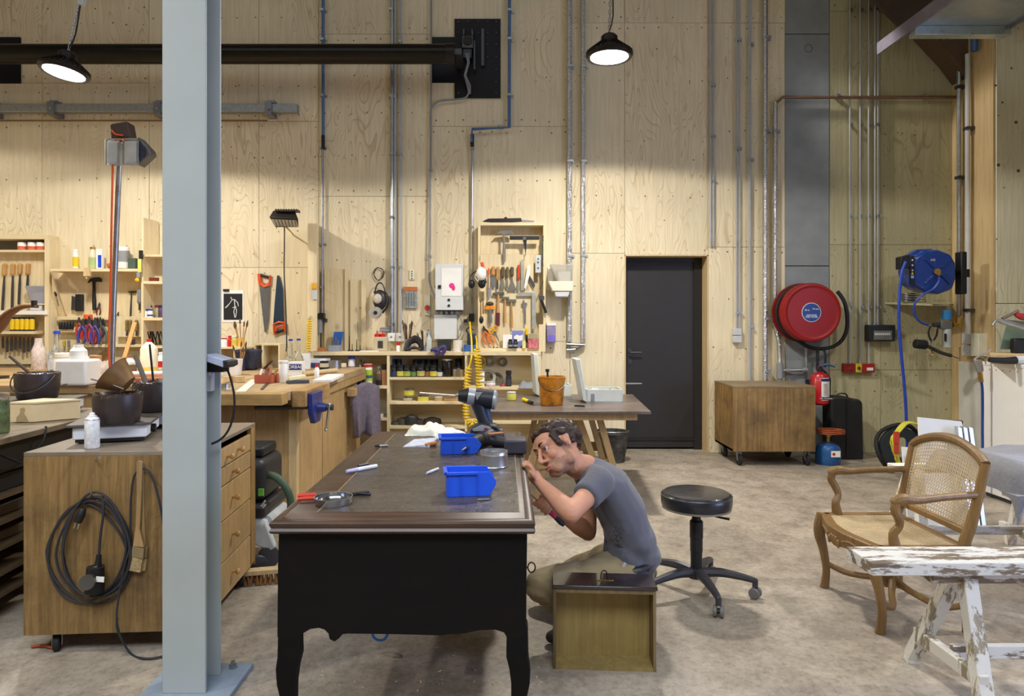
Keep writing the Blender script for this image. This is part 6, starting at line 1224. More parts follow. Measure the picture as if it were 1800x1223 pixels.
t = T('carpenter_square', 'silver carpenter square in the tool cabinet', 'square', P(938, 578, Yc)); B().pbox(909, 514, 942, 520, Yc-.004, .004).build('tongue', mat('bfc2bd', .35, .7), t); B().pbox(935, 514, 942, 578, Yc-.014, .008).build('stock', mat('c8cbc6', .35, .7), t, bevel=.002)
t = T('wrench', 'adjustable wrench hanging in the tool cabinet', 'wrench', P(923, 570, Yc)); B().ppoly([(918, 529), (922, 527), (922, 532), (925, 531), (927, 534), (925, 541), (923, 544), (920, 541), (921, 536), (918, 534)], Yc-.012, .012).build('jaw', STEEL, t, bevel=.001); B().bar(P(923, 543, Yc-.006), P(923, 570, Yc-.006), .018, .008, (0, 1, 0)).build('handle', STEEL, t)
t = T('brush_scraper', 'black-handled scraper hanging on the right side board', 'scraper', P(957, 555, WY-.19)); B().ptube([(951, 527), (955, 536), (960, 550)], WY-.2, .016).build('handle', BLACK, t); B().pbox(947, 520, 957, 527, WY-.21, .02).build('head', DSTEEL, t)
t = T('scissors', 'yellow-handled scissors at the bottom of the cabinet', 'scissors', P(870, 603, Yc)); B().ptube([(863+4*math.cos(a), 581+5*math.sin(a)) for a in [i*PI/5 for i in range(10)]], Yc-.01, .008, 6, closed=True).ptube([(871+4*math.cos(a), 577+4.5*math.sin(a)) for a in [i*PI/5 for i in range(10)]], Yc-.01, .008, 6, closed=True).build('handles', mat('dba11f', .4), t); B().ppoly([(866, 584), (871, 582), (879, 603)], Yc-.006, .004).build('blades', STEEL, t)
pliers('long orange-handled pliers at the bottom left of the cabinet', 852, 582, 34, -.25, Yc, mat('d9682a', .4)); pliers('second orange pliers beside the scissors', 858, 586, 30, -.5, Yc, mat('e08a3a', .4))
text('tc', K(14, 7.2), P(871, 612, 7.26)+V((0, 0, 0)), FACE, BLACK, T('black_letters', 'small black letter shapes standing on the cabinet floor', 'letters', P(871, 612, 7.26)))
cbox('white_carton', 'white carton standing at the bottom of the cabinet', P(892, 612, 7.24), K(16, 7.24), .03, K(24, 7.24), WHITE)
t = cbox('picture_card', 'blue and white illustrated card in the tool cabinet', P(910, 612, 7.28), K(20, 7.28), .012, K(31, 7.28), mat('7d80b8', .5)); B().ppoly([(903, 592), (908, 588), (914, 590), (919, 588), (919, 598), (911, 600), (904, 597)], 7.272, .002).build('white_shape', WHITE, t)
for i, x in enumerate((897, 906)): bottle('ink_bottle', '%s of two small black bottles in the cabinet' % ('left', 'right')[i], P(x, 612, 7.2), K(16, 7.2), K(4, 7.2), BLACK, BLACK, GREY, neck=.6, caph=.3, lr=(.2, .4))
cbox('yellow_carton', 'small tilted yellow and white carton in the cabinet', P(921, 612, 7.22), K(6, 7.22), .03, K(13, 7.22), mat('d9cf8a', .5))
cbox('flower_tin', 'pink patterned tin at the bottom right of the cabinet', P(937, 612, 7.22), K(18, 7.22), .06, K(17, 7.22), mat('c06a72', .5, var=.6, scale=50))
cbox('sanding_block', 'olive sanding block on top of the pink tin', P(937, 594.6, 7.22), K(15, 7.22), .05, K(8, 7.22), mat('9a9470', .7))
chisel('yellow and black screwdriver upright in the cabinet', 926, 576, 926, 602, Yc, YEL, BLACK, f=.5, hw=5, bw=4, name='screwdriver', cat='screwdriver')
# ear defenders and dust mask hanging on the left edge
Ye = 7.12
t = T('ear_defenders', 'black ear defenders hanging left of the tool cabinet', 'ear defenders', P(838, 510, Ye))
kids((B().sph(P(829, 499, Ye), (K(6, Ye), .04, K(8, Ye)), 16), 'ear_cup', BLACK, t), (B().sph(P(847, 498, Ye), (K(7, Ye), .04, K(9, Ye)), 16), 'ear_cup', BLACK, t), (B().ptube([(824, 498), (828, 484), (838, 477), (850, 484), (855, 497)], Ye, .006), 'headband', BLACK, t))
t = T('dust_mask', 'white dust mask hanging over the ear defenders', 'mask', P(845, 495, Ye-.06)); B().sph(P(846, 481, Ye-.06), (K(9, Ye), .045, K(12, Ye)), 16).build('cup', WHITE, t); B().ptube([(838, 478), (835, 487), (840, 494)], Ye-.07, .003).build('strap', WHITE, t)
one(B().ptube([(847, 461), (849, 470), (848, 476)], Ye-.02, .02), 'red_marker', mat('d2563a', .5), 'orange-red handle above the dust mask', 'handle')
for i, (x, a, b) in enumerate(((845, 512, 560), (849, 512, 552))): chisel('%s long brown file hanging under the ear defenders' % ('left', 'right')[i], x, a, x, b, Ye-.01, mat('7a6a44', .5), mat('8a6a3a', .5), f=.4, hw=5, bw=3, name='file', cat='file')
one(B().sph(P(846, 562, Ye), (K(4, Ye), .02, K(7, Ye)), 12), 'hand_drill', BLACK, 'small black spokeshave knob under the brown files', 'tool')
# purple soap dispenser
t = T('soap_dispenser', 'purple-filled soap dispenser right of the tool cabinet', 'dispenser', P(969, 602, WY)); B().pbox(961, 570, 977, 602, WY-.10, .10).build('body', mat('8f86a8', .25), t, bevel=.008); B().pbox(961, 568, 977, 572, WY-.105, .105).build('lid', WHITE, t); B().pbox(962, 589, 976, 601, WY-.104, .006).build('fill', mat('7a6fc4', .3), t)
# ================================================================== trestle table things
tzz = .7515
q = at(970, 711, tzz); t = T('orange_bucket', 'orange plastic bucket stained with dark varnish on the trestle table', 'bucket', q); r1 = K(23.5, q.y); h1 = K(50, q.y)
OB = wood('stained_orange', 'd98a1e', 'a8640f', grain='Z', dirt=.85, dirtcol='4a2c10', rough=.4, tone=.1, fine=.2, dscale=9)
B().lathe([(r1*.80, 0), (r1*.83, .005), (r1, h1*.96), (r1*1.05, h1*.96), (r1*1.05, h1), (r1*.97, h1), (r1*.80, .01), (.001, .01)], q, 32).build('body', OB, t)
B().lathe([(.001, h1*.75), (r1*.92, h1*.75)], q, 24).build('dark_liquid', mat('2a1a0c', .3), t)
B().tube([q+V((-r1*1.03*math.cos(a), -.9*r1*math.sin(a)-.01, h1*.93-h1*.42*math.sin(a))) for a in [i*PI/12 for i in range(13)]], .003, 6).build('bail_handle', DSTEEL, t)
one(B().cyl(q+V((-.03, 0, h1*.5)), q+V((-.035, 0, h1*1.18)), .008).cyl(q+V((-.035, 0, h1*1.15)), q+V((-.036, 0, h1*1.25)), .016), 'brush', BLACK, 'black-ended brush standing in the orange bucket', 'brush')
def case(label, px, py, w, d, h, lidh, lidx, rz, lidw, lean, name='tool_case'):
    """open instrument case: tray with compartments and a raised lid standing at its left end"""
    q = at(px, py, tzz); t = T(name, label, 'case', (0, 0, 0)); CM = mat('cfd2c8', .45, var=.04)
    kids((B().box(0, w, 0, d, 0, .012), 'base', CM, t), (B().box(0, w, 0, .01, 0, h), 'front_wall', CM, t, dict(bevel=.002)), (B().box(0, w, d-.01, d, 0, h), 'back_wall', CM, t), (B().box(0, .01, 0, d, 0, h), 'side_wall', CM, t), (B().box(w-.01, w, 0, d, 0, h), 'side_wall', CM, t), (B().box(w*.12, w*.22, -.004, 0, .01, h*.7), 'clasp', GREY, t, dict(bevel=.002)))
    B().hexa([(-.03, 0, .02), (.01, 0, .0), (.01, d, .0), (-.03, d, .02), (-.03+lean, 0, lidh), (.01+lean, 0, lidh), (.01+lean, d*1.0, lidh), (-.03+lean, d, lidh)]).build('lid', CM, t, bevel=.006)
    for k in range(10):
        u = V((w*rnd.uniform(.08, .92), d*rnd.uniform(.15, .85), h*.75)); B().cb(u, (.05, .03, .02), (rnd.uniform(-.3, .3), 0, rnd.uniform(0, 3))).build('fitting', [DSTEEL, WHITE, BLACK, STEEL][k % 4], t)
    return put(t, q, rz)
case('open white tool case with its lid raised, at the right of the trestle table', 1031, 708, K(68, 5.3), .26, .11, .36, 0, R(2), .3, -.06)
case('second open white case with upright lid behind the orange bucket', 948, 697, K(62, 5.7), .26, .10, .38, 0, R(4), .3, -.02)
one(B().tube([at(1100, 698, tzz)+V((0, 0, .119)), at(1128, 698, tzz)+V((0, .0, .121))], [.008, .006], 8), 'steel_scraper', STEEL, 'long steel tool lying across the open case and sticking out right', 'tool')
jar('yellow_jar', 'yellow glass jar on the trestle table', at(899, 703, tzz), K(15, 5.6), K(8.5, 5.6), mat('c4bf5a', .25), LGREY, None)
chisel('x', 0, 0, 1, 1, 7) if False else None
q = at(920, 705, tzz)+V((0, 0, .016)); t = T('screwdriver', 'yellow and black screwdriver lying on the trestle table', 'screwdriver', q); q2 = at(941, 713, tzz)+V((0, 0, .012)); B().tube([q, q.lerp(q2, .45)], [.015, .013], 10).build('handle', YEL, t); B().tube([q.lerp(q2, .45), q.lerp(q2, .75)], [.013, .014], 10).build('grip', BLACK, t); B().tube([q.lerp(q2, .75), q2], .004, 8).build('shaft', STEEL, t)
one(B().bar(at(1010, 714, tzz)+V((0, 0, .006)), at(1028, 715, tzz)+V((0, 0, .006)), .012, .01), 'small_bit', BLACK, 'short black tool lying near the front of the trestle table', 'tool')
# black bucket on the floor by the door
q = F(1076, 803)+V((0, 0, 0)); q.y = 6.95; q.x = (1076-CX)*6.95/FOC; t = T('black_bucket', 'black plaster-splashed bucket on the floor under the trestle table by the door', 'bucket', q)
BB = wood('splashed_black', '2b2a28', '141414', grain='Z', dirt=.5, dirtcol='77746c', tone=.1, dscale=10, rough=.55)
B().lathe([(.12, 0), (.125, .004), (.165, .29), (.175, .29), (.175, .31), (.16, .31), (.12, .01), (.001, .01)], q, 28).build('body', BB, t); B().tube([q+V((.17*math.cos(a), -.17*math.sin(a), .31+.01*math.sin(a))) for a in [i*PI/12 for i in range(13)]], .004, 6).build('bail_handle', STEEL, t)
# ================================================================== fire hose reel and neighbours
t = T('fire_hose_reel', 'red fire hose reel with a round blue label on the wall', 'fire hose reel', P(1424, 600, 7.1)); c = P(1427, 549, 7.1); RR = K(52, 7.1)
FR = mat('8c100d', .42, var=.06)
kids((B().lathe([(RR*.98, -.11), (RR, -.10), (RR*1.0, -.005), (RR*.97, .012), (RR*.90, .016), (RR*.86, .008), (RR*.80, .008), (RR*.35, .014), (.001, .016)], c, 56, (0, -1, 0)), 'front_disc', FR, t),
     (B().lathe([(RR*.86, -.20), (RR*1.02, -.20), (RR*1.02, -.16), (RR*.86, -.16), (RR*.86, -.20)], c+V((-.03, 0, 0)), 48, (0, -1, 0)), 'rear_disc', mat('7c1210', .4), t),
     (B().tube([c+V((-.03+RR*.93*math.cos(a), .135, RR*.93*math.sin(a))) for a in [i*PI/24 for i in range(48)]], .018, 8, closed=True), 'coiled_hose', RUB, t),
     (B().lathe([(K(17, 7.1), .014), (K(17, 7.1), .019), (.001, .0195)], c+V((-K(2, 7.1), 0, -K(0, 7.1))), 40, (0, -1, 0)), 'label_rim', LGREY, t),
     (B().lathe([(K(15.8, 7.1), .019), (K(15.8, 7.1), .021), (.001, .0212)], c+V((-K(2, 7.1), 0, 0)), 40, (0, -1, 0)), 'blue_label', mat('1c3f86', .4), t),
     (B().tube([P(1383, 555, 7.2), P(1388, 580, 7.22), P(1405, 600, 7.22), P(1430, 612, 7.22), P(1458, 611, 7.22), P(1478, 600, 7.2), P(1488, 580, 7.18), P(1489, 555, 7.18), P(1484, 530, 7.2), P(1472, 512, 7.24)], .02, 8), 'hose', RUB, t),
     (B().tube([P(1437, 610, 7.2), P(1437, 650, 7.2)], .016, 8), 'hose_end', RUB, t), (B().tube([P(1447, 612, 7.2), P(1451, 625, 7.18), P(1450, 645, 7.18)], .012, 8), 'hose_nozzle', BLACK, t),
     (B().pbox(1400, 560, 1440, 600, WY-.06, .06), 'wall_bracket', FR, t))
lb2 = c+V((-K(2, 7.1), -.0215, 0)); text('FIRE HOSE', K(4.6, 7.1), lb2+V((0, 0, -K(8, 7.1))), FACE, WHITE, t); text('30 m', K(4.2, 7.1), lb2+V((-K(8, 7.1), 0, K(4, 7.1))), FACE, WHITE, t); text('19 mm', K(4.2, 7.1), lb2+V((K(7, 7.1), 0, K(6, 7.1))), FACE, WHITE, t)
B().box(lb2.x-.055, lb2.x+.055, lb2.y-.001, lb2.y, lb2.z-.025, lb2.z-.022).box(lb2.x-.05, lb2.x+.05, lb2.y-.001, lb2.y, lb2.z-.033, lb2.z-.030).build('print_line', WHITE, t)
q = P(1441, 711, 7.12); t = T('fire_extinguisher', 'red fire extinguisher with a white label hanging beside the crate', 'fire extinguisher', q); r = K(15.5, 7.12); h = K(58, 7.12); FE = mat('b01820', .3, coat=.4, var=.04)
kids((B().lathe([(r*.8, 0), (r, .02), (r, h*.84), (r*.8, h*.93), (r*.3, h*.98), (r*.25, h)], q, 28), 'cylinder', FE, t), (B().lathe([(r*.28, h), (r*.34, h+.005), (r*.34, h+.04), (r*.2, h+.05)], q, 14), 'valve', BLACK, t),
     (B().tube([q+V((0, 0, h+.05)), q+V((.06, -.01, h+.075)), q+V((.15, -.02, h+.05))], [.012, .014, .008], 8), 'lever', mat('31527a', .4), t), (B().tube([q+V((-.03, -.01, h+.03)), q+V((-.01, -.02, h+.06)), q+V((.02, -.02, h+.04))], .006, 6), 'safety_pin', mat('5a2a4a', .4), t),
     (B().tube([q+V((.03, 0, h+.02)), q+V((.1, 0, h-.06)), q+V((.105, 0, .2)), q+V((.10, 0, .0))], .010, 8), 'hose', BLACK, t), (B().box(q.x-.03, q.x+.03, q.y+r*.9, WY, q.z+.2, q.z+.24), 'wall_bracket', BLACK, t))
lbv = B()
for z0, z1, m_, nm in ((K(9, 7.1), K(48, 7.1), WHITE, 'label'), (K(10, 7.1), K(15, 7.1), mat('2a2466', .5), 'label_band'), (K(42, 7.1), K(47, 7.1), mat('24306e', .5), 'label_band')):
    b = B(); rr_ = r*(1.01 if nm == 'label' else 1.018); vs = []; n = 10
    for i in range(n+1):
        a = R(-105+75*i/n); vs += [q+V((rr_*math.cos(a), rr_*math.sin(a), z0)), q+V((rr_*math.cos(a), rr_*math.sin(a), z1))]
    b.add(vs, [(2*i, 2*i+2, 2*i+3, 2*i+1) for i in range(n)]); b.build(nm, m_, t)
for k in range(9):
    z_ = q.z+K(18+2.4*k, 7.1); B().box(q.x-.005, q.x+.045, q.y-r*1.03, q.y-r*1.02, z_, z_+.004).build('print_line', mat('8a6a70', .6), t)
text('DRY POWDER', K(3.2, 7.1), V((q.x+.02, q.y-r*1.04, q.z+K(12.5, 7.1))), FACE, WHITE, t)
# gas bottle, black case, red coil
q = V((P(1457, 0, 6.8).x, 6.82, 0)); t = T('gas_bottle', 'small blue camping gas bottle with a hazard label on the floor', 'gas bottle', q)
kids((B().lathe([(.11, 0), (.115, .02), (.12, .05), (.12, .15), (.10, .19), (.05, .21), (.04, .22)], q, 28), 'body', mat('1d4f86', .35, coat=.3, var=.1), t), (B().lathe([(.02, .22), (.02, .27), (.03, .275), (.03, .29)], q, 12), 'valve', BRASS, t), (B().cb(q+V((.02, -.121, .12)), (.09, .004, .06)), 'label', WHITE, t), (B().cb(q+V((.0, -.124, .12)), (.025, .003, .025), (0, R(45), 0)), 'hazard_mark', mat('b0201c', .5), t))
one(B().tube([q+V((.13*math.cos(a)+.02, .10*math.sin(a)-.02, .30+.003*a)) for a in [i*.4 for i in range(46)]], .008, 6), 'orange_hose', mat('9a4a26', .5), 'coil of orange-brown gas hose lying on the blue bottle', 'hose')
t = T('tool_case', 'tall black plastic case standing against the wall beside the gas bottle', 'case', (P(1492, 0, 6.9).x, 6.9, 0)); BC = mat('1f1f21', .5, bump=.1)
B().ppoly([(1461, 808), (1460, 702), (1466, 697), (1492, 697), (1498, 702), (1512, 702), (1517, 708), (1519, 808)], 7.03, .2).build('shell', BC, t, bevel=.02, seg=3); B().ptube([(1470, 698), (1474, 692), (1486, 692), (1490, 698)], 7.1, .008).build('handle', BLACK, t); B().ptube([(1488, 702), (1488, 803)], 7.025, .006).build('seam', BLACK, t)
t = T('valve_hose', 'black hose loop on the floor at the right wall', 'hose', (P(1575, 0, 6.3).x, 6.3, 0)); c = V((P(1582, 0, 6.4).x, 6.4, .24))
B().tube([c+V((.22*math.cos(a), .03*math.sin(3*a), .22*math.sin(a))) for a in [i*PI/16 for i in range(32)]], .02, 8, closed=True).build('loop', RUB, t); B().lathe([(.10, -.03), (.19, -.03), (.19, .03), (.10, .03), (.10, -.03)], c, 24, (0, 1, 0)).build('wheel', mat('2a3036', .5), t)
t = T('cable_coil', 'yellow-green cable coil hung on the hand truck', 'cable', (P(1600, 0, 6.0).x, 6.0, .2)); c = V((P(1604, 0, 6.0).x, 6.0, .33)); 
B().tube([c+V(((.17+.012*math.sin(5*a))*math.cos(a), .03*math.sin(1.7*a), (.20+.012*math.cos(3*a))*math.sin(a))) for a in [i*.26 for i in range(110)]], .009, 6).build('coil', mat('c9c43a', .45), t)
B().cb(c+V((-.17, -.05, .08)), (.035, .035, .1)).build('plug', mat('b8402a', .5), t); B().cb(c+V((-.17, -.05, -.02)), (.03, .03, .09)).build('tap_handle', mat('b8402a', .5), t)
t = T('hand_truck', 'tubular steel hand truck handle behind the armchair', 'hand truck', (P(1625, 0, 5.9).x, 5.9, 0))
B().tube([P(1612, 880, 5.9), P(1614, 830, 5.9), P(1620, 790, 5.9), P(1630, 757, 5.9), P(1640, 746, 5.9), P(1655, 742, 5.95), P(1690, 742, 6.0)], .018, 10).build('frame', mat('77685a', .35, .7), t)
B().cyl((P(1612, 0, 5.9).x, 5.88, .11), (P(1612, 0, 5.9).x+.06, 5.88, .11), .11, n=20).build('wheel', RUB, t)
# wall boxes
t = T('fuse_box', 'black fuse box with a clear window on the right part of the wall', 'fuse box', P(1551, 600, WY)); B().pbox(1528, 571, 1574, 600, WY-.10, .10).build('body', mat('222224', .4), t, bevel=.005); B().pbox(1536, 581, 1568, 597, WY-.104, .004).build('window', mat('6f6f6a', .2), t)
for k in range(8): B().pbox(1538+3.5*k, 585, 1540.6+3.5*k, 589, WY-.108, .004).build('breaker', LGREY, t)
for x in (1538, 1543): B().cyl(P(x, 568, WY-.05), P(x, 572, WY-.05), .018).build('gland', GREY, t)
for i, (x0, x1, c, lab_) in enumerate(((1484, 1504, '8a2420', 'dark red alarm call point, left of three'), (1504.5, 1515.5, 'd9c22a', 'small yellow alarm box between two red ones'), (1516, 1538, '9c221e', 'red alarm call point with white label, right of three'))):
    t = T('alarm_box', lab_, 'alarm box', P((x0+x1)/2, 655, WY)); B().pbox(x0, 639, x1, 654.5, WY-.06, .06).build('cover', mat(c, .4), t, bevel=.004)
    if i == 2: B().pbox(1524, 646, 1535, 651, WY-.063, .004).build('label', WHITE, t)
    else: B().cyl(P((x0+x1)/2, 647, WY-.06), P((x0+x1)/2, 647, WY-.07), .018).build('button', mat('7a1c1a' if i == 0 else '3a3a2a', .4), t)
one(B().pbox(1578, 583, 1583, 593, WY-.05, .05), 'socket', CREAM, 'tiny cream socket right of the fuse box', 'socket', bevel=.003)
t = T('socket', 'grey double wall socket hanging under two thin conduits', 'socket', P(1297, 602, WY)); B().pbox(1290, 577, 1304, 589, WY-.06, .06).build('upper_socket', LGREY, t, bevel=.004); B().pbox(1290, 590, 1304, 602, WY-.06, .06).build('lower_socket', LGREY, t, bevel=.004)
# ================================================================== blue air hose reel and air line on the right
Yr = 6.72
t = T('air_hose_reel', 'blue automatic air hose reel mounted on the right wall', 'hose reel', P(1640, 516, Yr)); RB = mat('173a86', .25, coat=.6, var=.04)
c = P(1642, 477, Yr)
oc = [(1608, 452), (1626, 440), (1650, 438), (1672, 446), (1681, 462), (1682, 488), (1676, 508), (1652, 517), (1628, 514), (1608, 502), (1602, 478)]
kids((B().ppoly(oc, Yr-.02, .16), 'shell_front', RB, t, dict(bevel=.03, seg=4)), (B().ppoly([(x-12, y-2) for x, y in oc], Yr+.10, .14), 'shell_back', RB, t, dict(bevel=.03, seg=4)),
     (B().ppoly([(1584, 451), (1600, 447), (1602, 470), (1584, 473)], Yr-.02, .10), 'hose_outlet', BLACK, t, dict(bevel=.006)), (B().pbox(1600, 450, 1608, 500, Yr-.03, .02), 'side_band', mat('14142a', .5), t, dict(bevel=.003)),
     (B().cyl(P(1648, 477, Yr-.02), P(1648, 477, Yr-.06), .03, n=8).cyl(P(1651, 477, Yr-.06), P(1651, 484, Yr-.06), .016, n=8), 'swivel', BRASS, t),
     (B().cb(P(1682, 480, Yr+.06)+V((.04, 0, 0)), (.06, .1, .42)), 'wall_bracket', BLACK, t, dict(bevel=.01)), (B().cb(P(1660, 480, Yr+.16), (.5, .02, .08)), 'cross_bracket', BLACK, t))
for k, a in enumerate((45, 135, 225, 315)):
    u = P(1648, 477, Yr-.028); B().bar(u+V((.05*math.cos(R(a)), 0, .05*math.sin(R(a)))), u+V((.17*math.cos(R(a)), 0, .17*math.sin(R(a)))), .01, .012, (0, 1, 0)).build('rib', RB, t)
for k, y in enumerate((457, 466, 475)): B().cyl(P(1604, y, Yr-.03), P(1604, y, Yr-.034), .008, n=8).build('screw', LGREY, t)
B().ppoly([(1602, 482), (1606, 482), (1604, 478)], Yr-.034, .004).build('warning_mark', YEL, t); B().pbox(1601.5, 484, 1606.5, 489, Yr-.034, .004).build('info_mark', mat('6fa0d8', .5), t)
text('AIR', K(6, Yr), P(1640, 457, Yr-.024), FACE, LGREY, t)
one(B().ptube([(1592, 460), (1585, 480), (1581, 520), (1580, 560), (1583, 610), (1588, 660), (1592, 710), (1594, 760), (1596, 815), (1598, 870, 6.5)], Yr-.06, .014, 10), 'air_hose', mat('2444b0', .35), 'long blue air hose hanging from the blue reel to the floor', 'hose')
one(B().ptube([(1651, 486), (1650, 495), (1640, 508), (1622, 518), (1610, 530), (1606, 545), (1612, 560), (1622, 568), (1632, 571)], Yr-.06, .011, 8), 'air_hose', mat('24429a', .35), 'short blue hose joining the reel to the regulator', 'hose')
t = T('corner_shelf', 'small pale plywood shelf in the corner under the blue reel', 'shelf', P(1615, 532, 7.1)); B().prism([P(1555, 531, WY-.003), P(1668, 531, WY-.003), P(1676, 534, 6.95), P(1640, 534, 6.95)], (0, 0, -.02)).build('shelf_board', PLYDIM, t)
t = T('steel_hose_coil', 'coil of shiny flexible pipe on the corner shelf', 'pipe coil', P(1606, 530, 7.15)); 
for k in range(4): B().tube([P(1606, 529-4*k, 7.2)+V((.12*math.cos(a), .07*math.sin(a), 0)) for a in [i*PI/12 for i in range(24)]], .012, 7, closed=True).build('pipe_turn', CHROME, t)
YY = 6.9
t = T('air_regulator', 'grey air filter and regulator with a blue knob on the right wall', 'regulator', P(1664, 612, YY))
kids((B().cyl(P(1664, 561, YY), P(1664, 545, YY), .045, n=16), 'blue_knob', mat('2d7ab8', .35), t), (B().pbox(1655, 564, 1674, 578, YY-.04, .08), 'regulator_body', mat('77797c', .4, .5), t, dict(bevel=.006)), (B().cyl(P(1664, 578, YY), P(1664, 610, YY), .042, n=16), 'filter_bowl', mat('c3c6c6', .35, .3), t),
     (B().cyl(P(1640, 571, YY), P(1655, 571, YY), .022), 'inlet', DSTEEL, t), (B().cyl(P(1674, 571, YY), P(1690, 571, YY), .028), 'outlet', BRASS, t), (B().cyl(P(1686, 574, YY), P(1686, 558, YY), .03), 'elbow', BRASS, t), (B().pbox(1661, 586, 1664, 600, YY-.045, .01), 'sight_slot', BLACK, t),
     (B().ptube([(1636, 573), (1632, 585), (1638, 600), (1646, 590), (1648, 578)], YY-.03, .009), 'hose_loop', RUB, t))
t = T('air_gun', 'black tyre inflator gun hanging from the regulator', 'air gun', P(1640, 620, YY-.05))
kids((B().cyl(P(1608, 604, YY-.05), P(1628, 606, YY-.05), K(8, YY), n=16), 'gauge_cover', RUB, t, dict(bevel=.008)), (B().ptube([(1628, 607), (1640, 613), (1655, 620), (1672, 625)], YY-.05, .018, 8), 'barrel', DSTEEL, t), (B().ptube([(1640, 598), (1638, 608)], YY-.05, .012), 'neck', STEEL, t), (B().ptube([(1634, 610), (1640, 622), (1636, 625)], YY-.05, .008), 'trigger', BRASS, t), (B().ptube([(1672, 625), (1686, 630)], YY-.05, .006), 'nozzle', STEEL, t))
t = T('junction_box', 'pale grey twin junction box at the foot of the right wall conduit', 'junction box', P(1700, 626, 7)); 
for y0, y1 in ((586, 605), (606, 626)): B().cb(V((RX-.04, 7.06, H-((y0+y1)/2-CY)*7.06/FOC)), (.08, .15, K(y1-y0-1, 7.06))).build('box_cover', LGREY, t, bevel=.005)
B().cb(V((RX-.045, 6.92, H-(606-CY)*6.92/FOC)), (.09, .12, K(40, 6.92))).build('box_cover', CREAM, t, bevel=.005)
# blow gun on a hose by the white cabinet
Yg = 5.5
t = T('blow_gun', 'silver air blow gun with brass coupling hung beside the white cabinet', 'air gun', P(1720, 650, Yg))
kids((B().ptube([(1712, 632), (1722, 625), (1733, 621), (1742, 614)], Yg, .008, 8), 'barrel', mat('b4b0ac', .35, .6), t), (B().ppoly([(1713, 632), (1727, 632), (1730, 652), (1720, 655)], Yg-.012, .025), 'handle', mat('9a9896', .4, .5), t, dict(bevel=.006)), (B().ptube([(1722, 628), (1730, 630), (1733, 640)], Yg, .004), 'lever', GREY, t), (B().cyl(P(1722, 655, Yg), P(1725, 671, Yg), .018, n=8), 'coupling', BRASS, t), (B().ptube([(1725, 671), (1727, 690), (1727, 760), (1726, 900), (1700, 940), (1680, 950, 4.6)], Yg, .010, 8), 'hose', mat('22408c', .4), t))
# clutter on the cabinet
zc = wz+.001
def oc_(px, Y=5.4): return V(((px-CX)*Y/FOC, Y, zc))
one(B().hexa([oc_(1742, 5.25), oc_(1800, 5.25), oc_(1800, 5.7), oc_(1740, 5.7), oc_(1740, 5.25)+V((0, 0, .07)), oc_(1800, 5.25)+V((0, 0, .07)), oc_(1800, 5.7)+V((0, 0, .07)), oc_(1740, 5.7)+V((0, 0, .07))]), 'wooden_board', STUD, 'pale timber board lying on the white cabinet', 'board')
q = oc_(1735, 5.22); t = T('spirit_torch', 'black-handled heat gun lying at the front of the white cabinet', 'heat gun', q); B().tube([P(1739, 632, 5.21), P(1765, 634, 5.21), P(1785, 633, 5.21)], [.02, .026, .03], 10).build('handle', BLACK, t); B().tube([P(1785, 633, 5.21), P(1830, 631, 5.21)], .032, 10).build('barrel', LGREY, t)
GP = mat('7f9482', .1, alpha=.75, var=0); t = T('glass_sheets', 'greenish glass sheets leaning on the white cabinet', 'glass', oc_(1780, 5.6)+V((0, 0, .07)))
for k, (y0, lean) in enumerate(((5.55, .0), (5.6, .02))): B().prism([P(1758, 614, y0-.0), P(1815, 614, y0), P(1815, 566+4*k, y0), P(1772, 562+5*k, y0)], (0, .008, 0)).build('pane', GP, t)
one(B().tube([P(1744, 572, 5.4), P(1752, 563, 5.42), P(1765, 566, 5.42), P(1800, 576, 5.42), P(1840, 588, 5.42)], [.008, .012, .022, .024, .024], 10), 'sealant_gun', mat('9a9a96', .35, .6), 'grey metal caulking gun resting on the glass sheets', 'tool')
one(B().tube([P(1762, 560, 5.5), P(1790, 546, 5.5)], .012, 8), 'steel_rod', mat('77716a', .4, .5), 'short grey rod poking up above the caulking gun', 'rod')
one(B().tube([P(1785, 551, 5.5), P(1800, 557, 5.5), P(1830, 550, 5.5)], [.02, .03, .02], 8), 'red_tool', mat('b03038', .4), 'red tool handle at the right edge above the cabinet', 'tool')
one(B().cb(oc_(1795, 5.5)+V((0, 0, .13)), (.14, .06, .12)), 'black_box', BLACK, 'black box among the glass on the white cabinet', 'box', bevel=.01)
# ================================================================== left foreground: glue pots and hot plates
top_z = .863
def hotplate(label, px, py, z, w, d, rz, knob=True):
    q = at(px, py, z); t = T('hot_plate', label, 'hot plate', (0, 0, 0)); HW = mat('dfe2e6', .4, var=.05)
    kids((B().box(-w/2, w/2, -d/2, d/2, .02, .075), 'body', HW, t, dict(bevel=.006)), (B().box(-w/2-.02, w/2+.02, -d/2-.02, d/2+.02, .078, .09), 'plate', mat('5d5852', .5, .3, var=.25), t, dict(bevel=.002)), (B().box(-w/2+.01, w/2-.01, -d/2+.01, d/2-.01, .006, .02), 'base', BLACK, t))
    for sx in (-1, 1):
        for sy in (-1, 1): B().cyl((sx*(w/2-.03), sy*(d/2-.03), 0), (sx*(w/2-.03), sy*(d/2-.03), .02), .012, n=10).build('foot', BLACK, t)
    if knob: B().cyl((w/2, -.05, .045), (w/2+.02, -.05, .045), .02, n=16).build('knob', BLACK, t)
    return put(t, q, rz)
hotplate('white hot plate on the rolling cabinet carrying a black glue pot', 208, 768, top_z, .30, .34, R(18))
hotplate('white hot plate at the left carrying the handled black pot', 66, 726, .868, .40, .30, R(14))
PT = wood('glue_pot_iron', '332a2b', '1d1718', grain='Z', dirt=.3, dirtcol='4a3c34', rough=.38, tone=.2, fine=.5)
